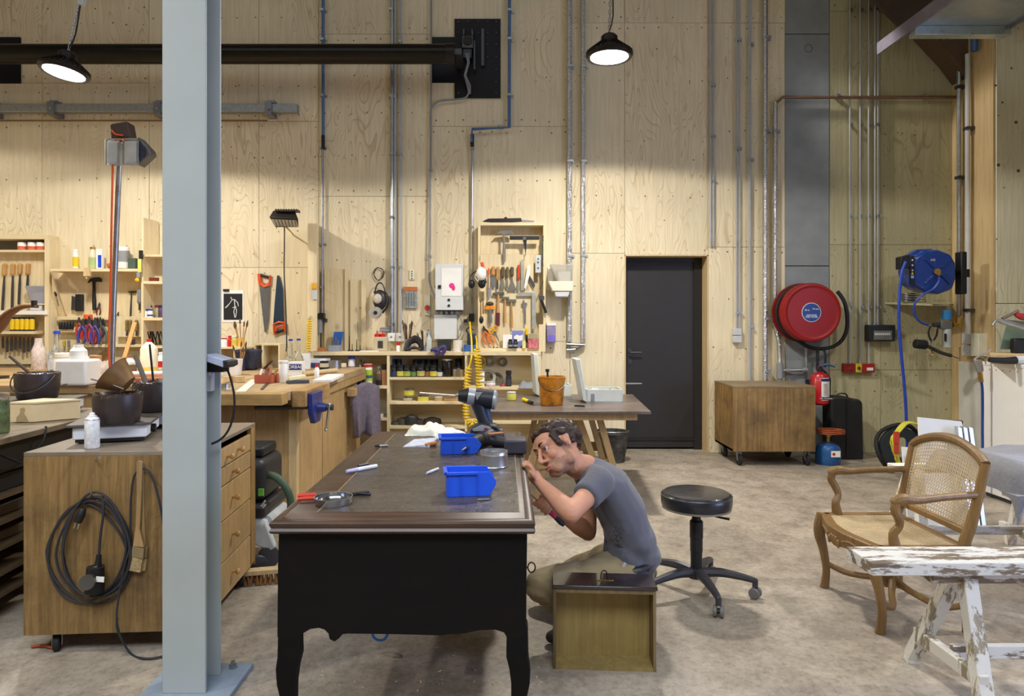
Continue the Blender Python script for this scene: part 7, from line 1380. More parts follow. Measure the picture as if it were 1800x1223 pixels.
def pot(label, px, py, z, w, h, group=None, bail=True, crust=True):
    q = at(px, py, z); Y = q.y; r = K(w/2, Y); hh = K(h, Y); t = T('glue_pot', label, 'pot', q)
    B().lathe([(r*.82, 0), (r*.88, hh*.05), (r*.97, hh*.5), (r, hh*.85), (r*.97, hh*.97), (r*.88, hh), (r*.80, hh*.9), (.001, hh*.85)], q, 32).build('body', PT, t)
    cr = B()
    for k in range(90):
        a = rnd.uniform(0, 2*PI); cr.sph(q+V((r*.95*math.cos(a), r*.95*math.sin(a), hh*rnd.uniform(.88, 1.01))), rnd.uniform(.003, .008), 6)
    tag(cr.build('glue_crust', mat('4f3e30', .35, var=.5), t), kind='stuff')
    if bail: B().tube([q+V((r*1.02*math.cos(a), -.25*r-r*.85*math.sin(a), hh*.9-hh*.62*math.sin(a))) for a in [i*PI/14 for i in range(15)]], .004, 6).build('bail_handle', DSTEEL, t)
    return t, q, r, hh
def stick(lab, a, b, r0, m_, cat='stick', nm='stirring_stick'): return one(B().tube([a, b], [r0, r0*.9], 8), nm, m_, lab, cat)
t, q1, r1, h1 = pot('handled black glue pot at the left with glue-crusted rim', 66, 700, .868+.091, 70, 46)
stick('round wooden stick leaning out of the left pot', q1+V((.02, 0, h1*.6)), P(17, 626, q1.y), .010, mat('4a3a2e', .5))
t, q2, r2, h2 = pot('black glue pot in front on the white hot plate', 207, 742, top_z+.091, 80, 52, bail=False)
t = T('strainer', 'rusty conical strainer lying on the front glue pot', 'strainer', q2+V((0, 0, h2)))
sp = q2+V((-.01, 0, h2*.96))
B().lathe([(.045, 0), (.085, .085), (.09, .09), (.083, .085), (.043, .004), (.001, .004)], sp+V((.055, 0, .04)), 24, (-.75, -.1, .6)).build('bowl', mat('7c5c34', .5, .3, var=.3), t); B().tube([P(160, 666, q2.y-.06), P(190, 674, q2.y-.06), P(218, 684, q2.y-.06)], .004, 6).build('handle', DSTEEL, t)
hotplate('small hot plate behind the front one, half hidden by the column', 279, 749, top_z, .20, .16, R(6), False)
t, q3, r3, h3 = pot('black glue pot half hidden behind the column', 272, 722, top_z+.091, 72, 52, bail=False)
stick('thick grey stick leaning in the pot beside the column', q3+V((-.02, 0, h3*.5)), P(238, 625, q3.y+.03), .013, mat('6a6058', .6)); stick('thin dark rod standing in the pot beside the column', q3+V((0, 0, h3*.5)), P(263, 605, q3.y), .006, BLACK, 'rod', 'rod')
# spray can, wooden box with a bird, glass jar
q = at(162, 787, top_z); t = T('spray_can', 'white spray can splashed with paint on the rolling cabinet', 'spray can', q); r = K(12, q.y); h = K(62, q.y)
kids((B().lathe([(r*.92, 0), (r, .004), (r, h*.80), (r*.96, h*.83), (r*.55, h*.90), (r*.5, h*.91)], q, 24), 'body', mat('dfe0e2', .4, var=.2, scale=60), t), (B().lathe([(r*.6, h*.895), (r*.62, h*.91), (r*.4, h*.92), (r*.36, h*.98), (r*.25, h)], q, 16), 'nozzle', WHITE, t), (B().lathe([(r*1.0, h*.80), (r*1.03, h*.81), (r*1.0, h*.825)], q, 24), 'rim', STEEL, t))
q = at(36, 742, .868); t = T('wooden_box', 'pale wooden box with a bird drawing on the left bench', 'box', q); BX = wood('poplar', 'ddc9a2', 'c4a878', grain='X', tone=.05, fine=.2); Y_ = q.y
xa, xb = P(16, 0, Y_).x, P(58, 0, Y_).x; hb = K(32, Y_)
kids((B().prism([(xa, Y_, q.z), (xb, Y_, q.z), (xb+.16, Y_+.16, q.z), (xa+.05, Y_+.2, q.z)], (0, 0, hb)), 'body', BX, t, dict(bevel=.002)), (B().prism([(xa-.004, Y_-.004, q.z+hb), (xb+.002, Y_-.004, q.z+hb), (xb+.165, Y_+.16, q.z+hb), (xa+.05, Y_+.205, q.z+hb)], (0, 0, .010)), 'lid', BX, t, dict(bevel=.001)))
B().ppoly([(28, 741), (29, 733), (34, 728), (36, 722), (34, 720), (37, 717), (42, 716), (44, 720), (42, 727), (46, 732), (50, 741)], Y_-.0015, .001).build('bird_drawing', mat('a8946c', .7), t, smooth=False)
q = at(2, 760, .868); t = jar('glass_jar', 'green-stained glass jar at the very left edge', q, K(70, q.y), K(13, q.y), mat('5f6f4c', .2, alpha=.8, var=.6, scale=30), GLASS, None)
one(B().bar(at(110, 700, .868)+V((0, 0, .095)), at(136, 694, .868)+V((0, 0, .097)), .006, .006), 'thin_knife', DSTEEL, 'thin knife lying on the left hot plate', 'knife')
one(B().tube([(-2.385, 3.55, .87), (-2.37, 3.5, .8), (-2.40, 3.4, .72), (-2.36, 3.3, .74), (-2.385, 3.2, .80)], .006, 8), 'cable', BLACK, 'black cable drooping below the old bench edge', 'cable')
# dark cases and boards on the low shelves
for i, (y0, z, w_, h_) in enumerate(((3.15, .579, .4, .09), (3.1, .67, .3, .05), (3.3, .459, .5, .06), (3.2, .339, .5, .05))):
    one(B().box(-2.55-w_, -2.47, y0, y0+.5, z+.001, z+h_), 'dark_case', mat(('232323', '2b2b2b', '4a3c2c', '55452f')[i], .5), ('flat black case on the top open shelf', 'second smaller black case stacked on the flat one', 'brown board stack on the second open shelf', 'brown board stack on the third open shelf')[i], 'case', bevel=.006)
# things hung on the rolling cabinet (its local frame: front face y = 0, rotated 4 degrees)
Mx = Matrix.Translation((cx_, 2.93, 0)) @ Matrix.Rotation(R(4), 4, 'Z'); Mi = Mx.inverted()
def L2(px, py, off=.0):
    """point on the cabinet's end panel under a photo pixel, off metres in front of it"""
    o = Mi @ V((0, 0, H)); d = (Mi.to_3x3() @ (P(px, py, 1)-V((0, 0, H)))); k = (-off-o.y)/d.y
    return Mx @ (o+d*k)
t = T('extension_cord', 'black extension cord coiled on a hook on the rolling cabinet', 'extension cord', L2(160, 1060, .03)); CB = mat('2c2d33', .5)
lp = B()
for k, (cx0, cy0, rx, ry, a0) in enumerate(((158, 968, 76, 93, 0), (164, 966, 66, 88, .3), (170, 962, 60, 92, -.2), (154, 972, 70, 86, .1), (166, 960, 56, 84, .5))):
    pts = []
    for i in range(36):
        a = 2*PI*i/36+a0; wx = 1-.18*max(0, math.sin(-a))  # narrower at the top
        pts.append(L2(cx0+rx*wx*math.cos(a), cy0+ry*math.sin(a)+6*math.sin(2*a+k), .012+.009*(k % 3)))
    lp.tube(pts, .0052, 8, closed=True)
lp.build('cable_loops', CB, t)
kids((B().tube([L2(180, 872, .02), L2(182, 900, .03), L2(176, 945, .035), L2(174, 978, .035)], .0055, 8), 'lead', CB, t), (B().tube([L2(174, 975, .04), L2(172, 992, .04), L2(168, 1000, .045)], [.010, .014, .02], 10), 'strain_relief', BLACK, t),
     (B().tube([L2(168, 996, .05), L2(166, 1040, .05)], [.034, .038], 14), 'coupler', BLACK, t), (B().cyl(L2(156, 1022, .09), L2(152, 1024, .125), .030, n=20).cyl(L2(156, 1022, .06), L2(156, 1022, .09), .024), 'socket_face', mat('45423f', .4), t), (B().cb(L2(176, 1018, .092), (.032, .002, .022), (0, R(5), R(4))), 'label', WHITE, t),
     (B().tube([L2(146, 893, .04), L2(142, 905, .045), L2(137, 917, .045)], [.012, .018, .015], 12), 'plug', BLACK, t), (B().cyl(L2(133, 918, .045), L2(130, 928, .045), .0025, n=6).cyl(L2(139, 920, .045), L2(136, 930, .045), .0025, n=6), 'pins', CHROME, t), (B().tube([L2(160, 868, .0), L2(160, 870, .05), L2(160, 862, .055)], .003, 6), 'hook', STEEL, t))
one(B().tube([L2(168, 804, .0), L2(168, 810, .03), L2(172, 803, .035), L2(176, 806, .03)], .003, 6), 'wall_hook', STEEL, 'empty silver hook screwed into the cabinet panel', 'hook')
t = T('paint_brush', 'two flat paint brushes hanging on a nail on the rolling cabinet', 'brush', L2(240, 1005, .02)); BRW = wood('worn_handle', 'a98a5c', '5c4528', grain='Z', dirt=.4, dirtcol='2c2218')
def brush_(t, pts, ferr, bris, off):
    q = B(); q.prism([L2(x, y, off) for x, y in pts], (0, .010, 0)); o = q.build('handle', BRW, t, bevel=.002)
    B().prism([L2(x, y, off+.004) for x, y in ferr], (0, .018, 0)).build('ferrule', mat('9a8a6a', .4, .6), o); B().prism([L2(x, y, off+.002) for x, y in bris], (0, .014, 0)).build('bristles', mat('a08a62', .9, var=.4, scale=90), o, smooth=False)
brush_(t, [(239, 812), (245, 809), (250, 812), (248, 880), (245, 930), (253, 962), (233, 960), (238, 925), (240, 870)], [(233, 960), (253, 964), (251, 982), (230, 978)], [(230, 978), (250, 983), (246, 1006), (223, 1002)], .026)
brush_(t, [(246, 815), (251, 818), (253, 900), (256, 960), (247, 962), (249, 900)], [(247, 960), (259, 962), (257, 980), (246, 980)], [(246, 980), (257, 982), (255, 1003), (240, 1004)], .010)
one(B().tube([L2(252, 823, .02), L2(262, 828, .03), L2(272, 850, .03), L2(282, 890, .03), L2(290, 940, .03), L2(296, 1000, .03)], .0045, 8).tube([L2(250, 824, .02), L2(236, 836, .02), L2(230, 880, .02), L2(228, 960, .02), L2(220, 990, .03), L2(210, 1040, .03), L2(205, 1090, .04), L2(214, 1125, .03)], .0045, 8), 'hanging_cable', CB, 'dark grey cable looping behind the brushes on the cabinet', 'cable')
fl = [F(205, 1095), F(214, 1130), F(228, 1152), F(250, 1164), F(280, 1163), F(320, 1148)]
one(B().tube([L2(206, 1085, .04), L2(207, 1108, .04)]+[V((p.x, p.y, .008)) for p in [F(228, 1150), F(250, 1160), F(280, 1158), F(320, 1146)]], .0045, 8), 'floor_cable', CB, 'dark cable trailing onto the floor under the cabinet', 'cable')
one(B().tube([V((p.x, p.y, .009)) for p in [F(55, 1140), F(75, 1138), F(95, 1142), F(110, 1137)]], .006, 8), 'orange_cable', mat('a8502a', .6), 'short orange cable on the floor beneath the rolling cabinet', 'cable')
# broom head, vacuum cleaner
q = F(455, 1022); q.z = 0; t = T('broom', 'wooden broom head with brown bristles on the floor behind the cabinet', 'broom', (0, 0, 0))
B().box(-.16, .16, -.03, .03, .05, .075).build('broom_head', STUD, t, bevel=.003)
for k in range(13):
    for j in (-1, 0, 1):
        B().tube([(-.14+k*.0235, j*.02, .05), (-.14+k*.0235+rnd.uniform(-.01, .02), j*.04, 0.001)], [.005, .010], 5).build('bristle_tuft', mat('8a5f35', .9), t)
put(t, (P(452, 0, 3.70).x, 3.70, 0), R(14))
q = V((P(462, 0, 4.0).x, 4.05, 0)); t = T('vacuum_cleaner', 'black and grey workshop vacuum with a green hose behind the desk', 'vacuum cleaner', q)
VG = mat('c4c8cc', .4); VD = mat('2b2a2e', .45)
kids((B().box(q.x-.22, q.x+.05, q.y-.12, q.y+.3, .16, .28), 'chassis', VG, t, dict(bevel=.04, seg=3)), (B().box(q.x-.24, q.x+.035, q.y-.13, q.y+.3, .29, .36), 'tray', VD, t, dict(bevel=.02)), (B().box(q.x-.22, q.x+.02, q.y-.1, q.y+.28, .36, .62), 'motor_head', VD, t, dict(bevel=.06, seg=4)), (B().box(q.x-.2, q.x+.0, q.y-.05, q.y+.2, .62, .68), 'handle_block', BLACK, t, dict(bevel=.015)),
     (B().ptube([(438, 826), (460, 832), (485, 838), (502, 856), (511, 880), (508, 910), (500, 940)], 4.05, .022, 12), 'hose', mat('4a5f4e', .6), t),
     (B().prism([(q.x+.04, q.y-.12, .26), (q.x+.10, q.y-.14, .12), (q.x+.07, q.y-.14, .10), (q.x-.1, q.y-.12, .16)], (0, .05, 0)), 'wheel_arm', VG, t, dict(bevel=.01)), (B().cb(P(459, 865, 3.92), (.03, .01, .04)), 'green_badge', mat('6fc24a', .5), t), (B().bar(P(459, 890, 3.93), P(466, 880, 3.93), .008, .008), 'vent_slot', LGREY, t), (B().bar(P(459, 897, 3.93), P(466, 887, 3.93), .008, .008), 'vent_slot', LGREY, t))
for (x, y, r) in ((472, 3.93, .062), (452, 3.80, .058)):
    c = V((P(x, 0, y).x, y, r)); B().lathe([(.02, -.02), (r*.85, -.02), (r, -.01), (r, .01), (r*.85, .02), (.02, .02)], c, 24, (.55, -.8, 0)).build('wheel', VD, t); B().lathe([(r*.95, .021), (r*.7, .024), (.01, .024)], c, 24, (.55, -.8, 0)).build('hub_cap', mat('3a3a40', .4), t)
# ================================================================== on the writing desk (top z = .7814)
zd = .7816
def bin_(label, px, py, w, d, h, rz):
    """open-fronted stacking bin, open end towards +x"""
    t = T('storage_bin', label, 'storage bin', (0, 0, 0)); BM = mat('2356d6', .35, var=.04)
    th = .004
    prof_ = [(0, 0), (w*.86, 0), (w, h*.45), (w, h*.62), (w*.86, h*.98), (0, h)]
    for yy in (0, d-th): B().prism([(x, yy, z) for x, z in prof_], (0, th, 0)).build('side_wall', BM, t, bevel=.001)
    kids((B().box(.002, w*.86, th, d-th, 0, th), 'base', BM, t), (B().box(0, th, th, d-th, 0, h), 'back_wall', BM, t, dict(bevel=.001)), (B().hexa([(w*.86-th, th, 0), (w*.86, th, 0), (w*.86, d-th, 0), (w*.86-th, d-th, 0), (w-th, th, h*.45), (w, th, h*.45), (w, d-th, h*.45), (w-th, d-th, h*.45)]), 'front_lip', BM, t),
         (B().box(-.008, w*.62, -.008, .001, h-.010, h), 'rim', BM, t, dict(bevel=.001)), (B().box(-.008, w*.62, d-.001, d+.008, h-.010, h), 'rim', BM, t, dict(bevel=.001)), (B().box(-.010, .001, -.008, d+.008, h-.010, h), 'rim', BM, t, dict(bevel=.001)))
    for x in (.05*w, .27*w, .31*w, .60*w, .64*w): B().box(x, x+.003, -.003, 0, .004, h-.012).build('rib', BM, t)
    return put(t, at(px, py, zd), rz)
bin_('blue open-fronted storage bin nearest on the desk', 785, 874, K(88, 2.45)*1.0, .105, K(44, 2.45), R(7))
bin_('blue open-fronted storage bin farther back on the desk', 775, 799, K(76, 3.2)*.95, .125, K(30, 3.2), R(7))
q = at(868, 819, zd); t = T('round_tin', 'open round silver tin with screws on the desk', 'tin', q); r = K(24.5, q.y); h = K(27, q.y)
SV = mat('d2d4d6', .32, .9, var=.06)
kids((B().lathe([(r*.99, 0), (r*1.02, .003), (r*.985, .006), (r*.985, h*.78), (r*1.0, h*.8), (r*.985, h*.84), (r*.985, h), (r*.955, h), (r*.955, .005), (.001, .005)], q, 40), 'body', SV, t))
one(B().lathe([(r*.5, 0), (r*.6, .0), (r*.6, .03), (r*.5, .03), (r*.5, 0)], q+V((0, 0, .025)), 24, (0, .2, 1)), 'ring', STEEL, 'steel ring lying inside the round tin', 'ring')
q = at(586, 884, zd); t = T('tin_lid', 'shallow silver tin lid lying upturned on the desk', 'loose_lid', q); r = K(33, q.y)  # the lid of a tin, upside down
B().lathe([(r*.96, 0), (r, .004), (r, .022), (r*1.01, .024), (r*.97, .024), (r*.96, .008), (r*.8, .005), (.001, .005)], q, 44).build('lid', mat('c9ccd0', .15, 1., var=.05), t)
t = T('pliers', 'red-handled pincers with dark jaws lying under the tin lid', 'pliers', at(560, 885, zd))
for y0, y1 in ((878, 874), (884, 880)): B().tube([at(523, y0-2, zd)+V((0, 0, .010)), at(540, y1+1, zd)+V((0, 0, .011)), at(556, y1, zd)+V((0, 0, .010))], [.006, .008, .007], 8).build('grip', mat('c2331f', .4), t)
B().bar(at(612, 874, zd)+V((0, 0, .008)), at(648, 868, zd)+V((0, 0, .008)), .018, .012).build('jaws', mat('2a2c34', .4, .6), t, bevel=.004); B().bar(at(628, 872, zd)+V((0, 0, .010)), at(652, 873, zd)+V((0, 0, .008)), .010, .01).build('arm', mat('2a2c34', .4, .6), t, bevel=.003)
def pen(label, x0, y0, x1, y1, r, m1, m2, name='marker_pen', cat='pen', f=.35):
    a, b = at(x0, y0, zd)+V((0, 0, r)), at(x1, y1, zd)+V((0, 0, r)); t = T(name, label, cat, a.lerp(b, .5)-V((0, 0, r)))
    B().tube([a, a.lerp(b, f)], [r*.8, r], 10).build('cap', m1, t); B().tube([a.lerp(b, f), b], [r, r*.95], 10).build('barrel', m2, t); return t
pen('white marker with a clear lilac cap on the left of the desk', 609, 832, 662, 822, .0085, mat('b9b9d8', .3), mat('e4e6ea', .4))
pen('small dark marker behind the white marker', 630, 822, 647, 818, .007, mat('34304a', .4), mat('4a3a40', .5))
pen('short grey bit holder at the back left of the desk', 659, 786, 682, 785, .007, BLACK, STEEL, 'bit_holder', 'tool')
pen('white metal punch beside the near blue bin', 750, 834, 770, 826, .006, mat('b9b9c8', .3), mat('dfe2e6', .3, .3), 'punch', 'tool', .3)
pen('small wood screw lying in front of the near blue bin', 840, 880, 860, 879, .0035, CHROME, STEEL, 'screw', 'screw', .15)
t = T('plan_sheet', 'creased grey-white paper with drawings behind the far blue bin', 'paper', at(745, 785, zd))
B().hexa([at(708, 786, zd), at(755, 786, zd), at(770, 772, zd), at(728, 773, zd), at(708, 786, zd)+V((0, 0, .003)), at(755, 786, zd)+V((0, 0, .012)), at(770, 772, zd)+V((0, 0, .01)), at(728, 773, zd)+V((0, 0, .004))]).build('sheet', mat('bcbfcc', .6, var=.25, scale=40), t)
one(B().tube([at(748, 786, zd)+V((0, 0, .012)), at(765, 783, zd)+V((0, 0, .012))], [.008, .013], 8), 'wooden_tool', mat('b8733a', .5), 'orange wooden-handled tool beside the paper sheet', 'tool')
# crumpled cloths
def crumple(label, px, py, w, d, h, col, seed, z=zd, name='rag', n=34):
    q = at(px, py, z); t = T(name, label, 'cloth', q)
    def f(u, v):
        a = 2*u-1; b = 2*v-1; e = max(0, 1-(abs(a)**2.6+abs(b)**2.6)**.5)**.45
        nz_ = .9*mnoise.noise(V((a*1.6+seed, b*1.6, seed)))+.5*abs(mnoise.noise(V((a*2.6+b, b*2.2+seed, 1))))+.12*mnoise.noise(V((a*7, b*5, seed)))
        k = 1+.14*mnoise.noise(V((a*3, b*3, seed+5)))
        return (q.x+a*w/2*k, q.y+b*d/2*k, q.z+.001+h*e*(.62+.5*nz_))
    B().grid(f, n, n).build('fabric', mat(col, .9, var=.06, scale=20), t, ang=2.5); return t
crumple('crumpled white rag at the back of the desk', 750, 761, .22, .22, .09, 'dcdccf', 3.3)
crumple('second flatter white rag beside the first on the desk', 792, 766, .16, .2, .055, 'd9dde6', 8.1)
# cordless drill standing upright
DY = 3.62
t = T('cordless_drill', 'black and silver cordless drill standing upright with a long bit', 'drill', at(845, 768, zd)); DK2 = mat('26282d', .45); DSV = mat('a9abad', .35, .4); DBL = mat('27426b', .45)
def dt(pts, r, n=14): return B().tube([P(x, y, DY) for x, y in pts], r, n)
kids((dt([(834, 698), (868, 702)], [.048, .052], 20), 'motor_housing', DK2, t, dict(bevel=.006)), (B().lathe([(.046, 0), (.052, .006), (.052, .02), (.046, .026), (.03, .03), (.012, .032)], P(864, 702, DY), 20, (1, 0, -.1)), 'rear_cap', DSV, t), (dt([(823, 696), (835, 698)], [.047, .047], 20), 'torque_ring', DSV, t),
     (dt([(806, 695), (823, 696)], [.030, .044], 18), 'chuck', BLACK, t), (dt([(800, 695), (807, 695)], [.008, .018], 10), 'chuck_jaws', STEEL, t), (dt([(738, 690), (802, 695)], .005, 8), 'drill_bit', mat('b09484', .3, .8), t),
     (B().tube([P(839, 706, DY), P(845, 725, DY), P(852, 742, DY), P(856, 750, DY)], [.040, .034, .032, .04], 14), 'handle', DK2, t), (B().tube([P(853, 710, DY+.01), P(856, 728, DY+.01), P(859, 745, DY+.01)], [.024, .022, .024], 12), 'grip_back', DBL, t), (B().tube([P(835, 712, DY), P(836, 720, DY), P(839, 724, DY)], [.012, .014, .01], 8), 'trigger', BLACK, t),
     (B().ppoly([(829, 752), (845, 744), (872, 748), (880, 757), (880, 768), (826, 768), (826, 758)], DY-.055, .11), 'battery_pack', DK2, t, dict(bevel=.008)), (B().ppoly([(830, 754), (846, 747), (862, 750), (866, 757), (832, 758)], DY-.058, .006), 'silver_panel', DSV, t, dict(bevel=.001)), (B().pbox(830, 763, 862, 766, DY-.058, .004), 'silver_strip', DSV, t), (B().pbox(851, 752, 857, 755, DY-.060, .003), 'red_mark', mat('9a1f28', .4), t),
     (B().ppoly([(836, 690), (848, 690), (838, 703)], DY-.053, .02), 'silver_flash', DSV, t), (B().tube([P(870+4*math.cos(a), 757+6*math.sin(a), DY-.06) for a in [i*PI/6 for i in range(12)]], .004, 6, closed=True), 'belt_clip', BLACK, t))
for k in range(5): B().cyl(P(826+1.9*k, 688.5+.1*k, DY-.03), P(826+1.9*k, 704, DY-.036), .0035, n=6).build('ring_notch', DK2, t)
# second drill lying on its side
t = T('cordless_drill', 'dark grey cordless drill lying flat on the desk behind the round tin', 'drill', at(860, 800, zd)); Y2 = 3.02
def p2(x, y): return P(x, y, Y2)
kids((B().tube([at(822, 797, zd)+V((0, 0, .035)), at(834, 790, zd)+V((0, 0, .035)), at(846, 784, zd)+V((0, 0, .036))], [.022, .034, .034], 18), 'chuck', BLACK, t), (B().tube([at(812, 803, zd)+V((0, 0, .03)), at(823, 797, zd)+V((0, 0, .034))], [.004, .012], 10), 'bit', STEEL, t),
     (B().tube([at(844, 785, zd)+V((0, 0, .037)), at(862, 779, zd)+V((0, 0, .038)), at(880, 776, zd)+V((0, 0, .038))], [.036, .038, .032], 18), 'motor_housing', mat('3c3a42', .45), t), (B().tube([at(866, 785, zd)+V((0, 0, .03)), at(896, 790, zd)+V((0, 0, .03))], [.028, .026], 14), 'handle', mat('2c2a30', .5), t),
     (B().bar(at(886, 795, zd)+V((0, 0, .036)), at(925, 795, zd)+V((0, 0, .036)), .13, .068), 'battery_pack', mat('3a3843', .5), t, dict(bevel=.010, seg=3)), (B().bar(at(858, 786, zd)+V((0, 0, .068)), at(884, 784, zd)+V((0, 0, .070)), .03, .004), 'orange_mark', mat('b8733a', .5), t))
# wood chips and dust on the floor
ch = B()
for k in range(60):
    q = F(rnd.uniform(560, 960), rnd.uniform(1120, 1215)) if k < 40 else F(rnd.uniform(100, 1500), rnd.uniform(900, 1200))
    ch.cb(q+V((0, 0, .0015)), (rnd.uniform(.004, .018), rnd.uniform(.002, .005), .002), (0, 0, rnd.uniform(0, 3)))
t = tag(ch.build('wood_shavings', mat('d8c9a4', .8), None, smooth=False), 'pale wood shavings scattered over the concrete floor', 'shavings', None, 'stuff')
# ================================================================== the man at the desk
def organic(b, name, m, par, vox=.006, it=4, fn=None, fac=.6):
    me = bpy.data.meshes.new('tmp'); me.from_pydata([tuple(v) for v in b.v], [], b.f)
    bm = bmesh.new(); bm.from_mesh(me); bmesh.ops.recalc_face_normals(bm, faces=bm.faces); bm.to_mesh(me); bm.free()
    o = bpy.data.objects.new('tmp', me); COL.objects.link(o)
    r = o.modifiers.new('r', 'REMESH'); r.mode = 'VOXEL'; r.voxel_size = vox
    s = o.modifiers.new('s', 'SMOOTH'); s.factor = fac; s.iterations = it
    bpy.context.view_layer.update()
    me2 = bpy.data.meshes.new_from_object(o.evaluated_get(bpy.context.evaluated_depsgraph_get())); bpy.data.objects.remove(o)
    q = V((0, 0, 0)); p = par
    while p: q += p.location; p = p.parent
    for v in me2.vertices:
        c = v.co.copy()
        if fn: c = c+v.normal*fn(c)
        v.co = c-q
    me2.polygons.foreach_set('use_smooth', [True]*len(me2.polygons)); me2.name = name; me2.materials.clear(); me2.materials.append(m)
    o = bpy.data.objects.new(name, me2); COL.objects.link(o); o.parent = par
    return o
man = T('person', 'man in a grey-blue T-shirt and khaki trousers crouching beside the desk, peering at its edge', 'person', (.45, 3.1, 0))
SKIN = mat('c08a6e', .6, var=.07, scale=18); STUB = mat('9c745d', .65, var=.16, scale=160)
hc = V((.237, 3.046, .850)); F_ = V((-.81, -.55, -.2)).normalized(); L_v = V((.25, -.8, .54)); L_v = (L_v-F_*L_v.dot(F_)).normalized(); U_ = F_.cross(L_v).normalized(); HK = 1.06
HM = Matrix((( L_v.x, F_.x, U_.x), (L_v.y, F_.y, U_.y), (L_v.z, F_.z, U_.z))); HMi = HM.transposed()
def h(l, f, u): return hc+HM @ V((l, f, u))*HK
def hs(b, c, r, n=14): b.sph(h(*c), tuple(x*HK for x in r), n, rot=HM)
body = B()
# head
hs(body, (0, -.018, .032), (.072, .092, .083), 24); hs(body, (0, .022, -.035), (.056, .062, .075), 20); hs(body, (0, .060, -.096), (.024, .020, .018)); hs(body, (0, .045, .045), (.058, .040, .045), 18)
for s_ in (-1, 1):
    hs(body, (s_*.044, .0, -.066), (.020, .034, .026)); hs(body, (s_*.036, .058, -.022), (.024, .024, .024)); hs(body, (s_*.024, .062, -.085), (.022, .022, .018)); hs(body, (s_*.028, .078, .030), (.024, .012, .010)); hs(body, (s_*.012, .095, -.034), (.009, .010, .008))
    hs(body, (s_*.075, -.008, .0), (.008, .018, .030)); hs(body, (s_*.079, -.014, .014), (.006, .014, .016)); hs(body, (s_*.031, .078, -.001), (.014, .008, .005)); hs(body, (s_*.031, .079, .021), (.015, .009, .005))
body.tube([h(0, .080, .026), h(0, .094, .0), h(0, .110, -.027)], [.009, .010, .0125], 10); hs(body, (0, .108, -.030), (.012, .011, .010))
hs(body, (0, .086, -.058), (.022, .009, .005)); hs(body, (0, .085, -.071), (.018, .009, .006)); hs(body, (0, .076, -.064), (.030, .014, .020))
nk = V((.372, 3.12, .742))
body.tube([h(0, -.03, -.02), h(0, -.03, -.085), nk], [.056, .054, .066], 16)
# torso, legs (mostly under the clothes)
pel = V((.565, 3.15, .30)); spine = [pel, V((.575, 3.15, .42)), V((.535, 3.14, .55)), V((.465, 3.13, .66)), V((.40, 3.12, .715))]
def torso(b, k=1., rr=((.115, .165, .10), (.10, .145, .10), (.105, .155, .10), (.11, .175, .095), (.085, .165, .07))):
    for i in range(len(spine)-1):
        for j in range(6):
            t_ = j/6; c = spine[i].lerp(spine[i+1], t_); r = [rr[i][q_]*(1-t_)+rr[i+1][q_]*t_ for q_ in range(3)]
            b.sph(c, tuple(x*k for x in r), 18)
torso(body, .88)
shL, elL, wrL = V((.412, 2.965, .715)), V((.268, 2.76, .640)), V((.146, 2.925, .728))
shR, elR, wrR = V((.405, 3.29, .69)), V((.392, 3.21, .425)), V((.212, 3.06, .585))
def arm(b, s, e, w, k=1.):
    b.tube([s, s.lerp(e, .35), s.lerp(e, .75), e], [.052*k, .047*k, .041*k, .040*k], 14).sph(e, .040*k, 12).tube([e, e.lerp(w, .25), e.lerp(w, .6), w], [.039*k, .043*k, .034*k, .024*k], 14)
arm(body, shL, elL, wrL); arm(body, shR, elR, wrR)
# left hand laid against the desk edge: palm, four fingers over the edge, thumb to the side
def hand(b, w, pc, kn, tips, thumb, pr=(.036, .018, .04)):
    b.tube([w, w.lerp(pc, .5), pc], [.024, .028, .03], 12)
    d = (pc-w).normalized()
    for k_, (a, mids) in enumerate(zip(kn, tips)):
        b.tube([w.lerp(pc, .6), a], [.016, .0105], 8); pts = [a]+mids
        b.tube(pts, [.0102, .0094, .0088, .0072][:len(pts)], 8)
        for q_ in pts: b.sph(q_, .0088, 8)
    b.tube(thumb, [.014, .012, .010, .008], 8); b.sph(thumb[-1], .009, 8)
pcL = V((.126, 2.955, .750))
knL = [V((.121, 2.925+.021*k, -.0+.772+.002*k)) for k in range(4)]
tpL = [[V((.112, 2.930+.022*k, .792)), V((.098, 2.935+.022*k, .799)), V((.084-.004*(1 if k in (1, 2) else 0), 2.938+.022*k, .792))] for k in range(4)]
hand(body, wrL, pcL, knL, tpL, [V((.136, 2.945, .736)), V((.127, 2.912, .750)), V((.116, 2.893, .766)), V((.108, 2.885, .780))])
# right hand closed around the screwdriver
d0, d1 = V((.104, 2.985, .668)), V((.262, 3.0, .520)); dd = (d1-d0).normalized()
pcR = V((.178, 3.035, .622)); kn = []; tp = []
side = dd.cross(V((0, 1, 0))).normalized()
for k in range(4):
    a = d0+dd*(.055+.021*k); kn.append(a+V((0, .018, 0))+side*.024)
    tp.append([a+V((0, -.006, 0))+side*.027, a+V((0, -.024, 0))+side*.004, a+V((0, -.014, 0))-side*.017])
hand(body, wrR, pcR, kn, tp, [pcR, d0+dd*.05+V((0, .014, 0))-side*.018, d0+dd*.035+V((0, -.004, 0))-side*.02, d0+dd*.02+V((0, -.014, 0))-side*.012])
hipL, knL_, anL = V((.55, 3.05, .27)), V((.155, 2.97, .265)), V((.37, 3.02, .09))
hipR, knR_, anR = V((.55, 3.27, .27)), V((.20, 3.38, .09)), V((.60, 3.30, .075))
def leg(b, h_, k_, a_, k=1.):
    b.tube([h_, h_.lerp(k_, .5), k_], [.085*k, .075*k, .058*k], 16).sph(k_, .058*k, 14).tube([k_, k_.lerp(a_, .3), a_], [.055*k, .056*k, .036*k], 14)
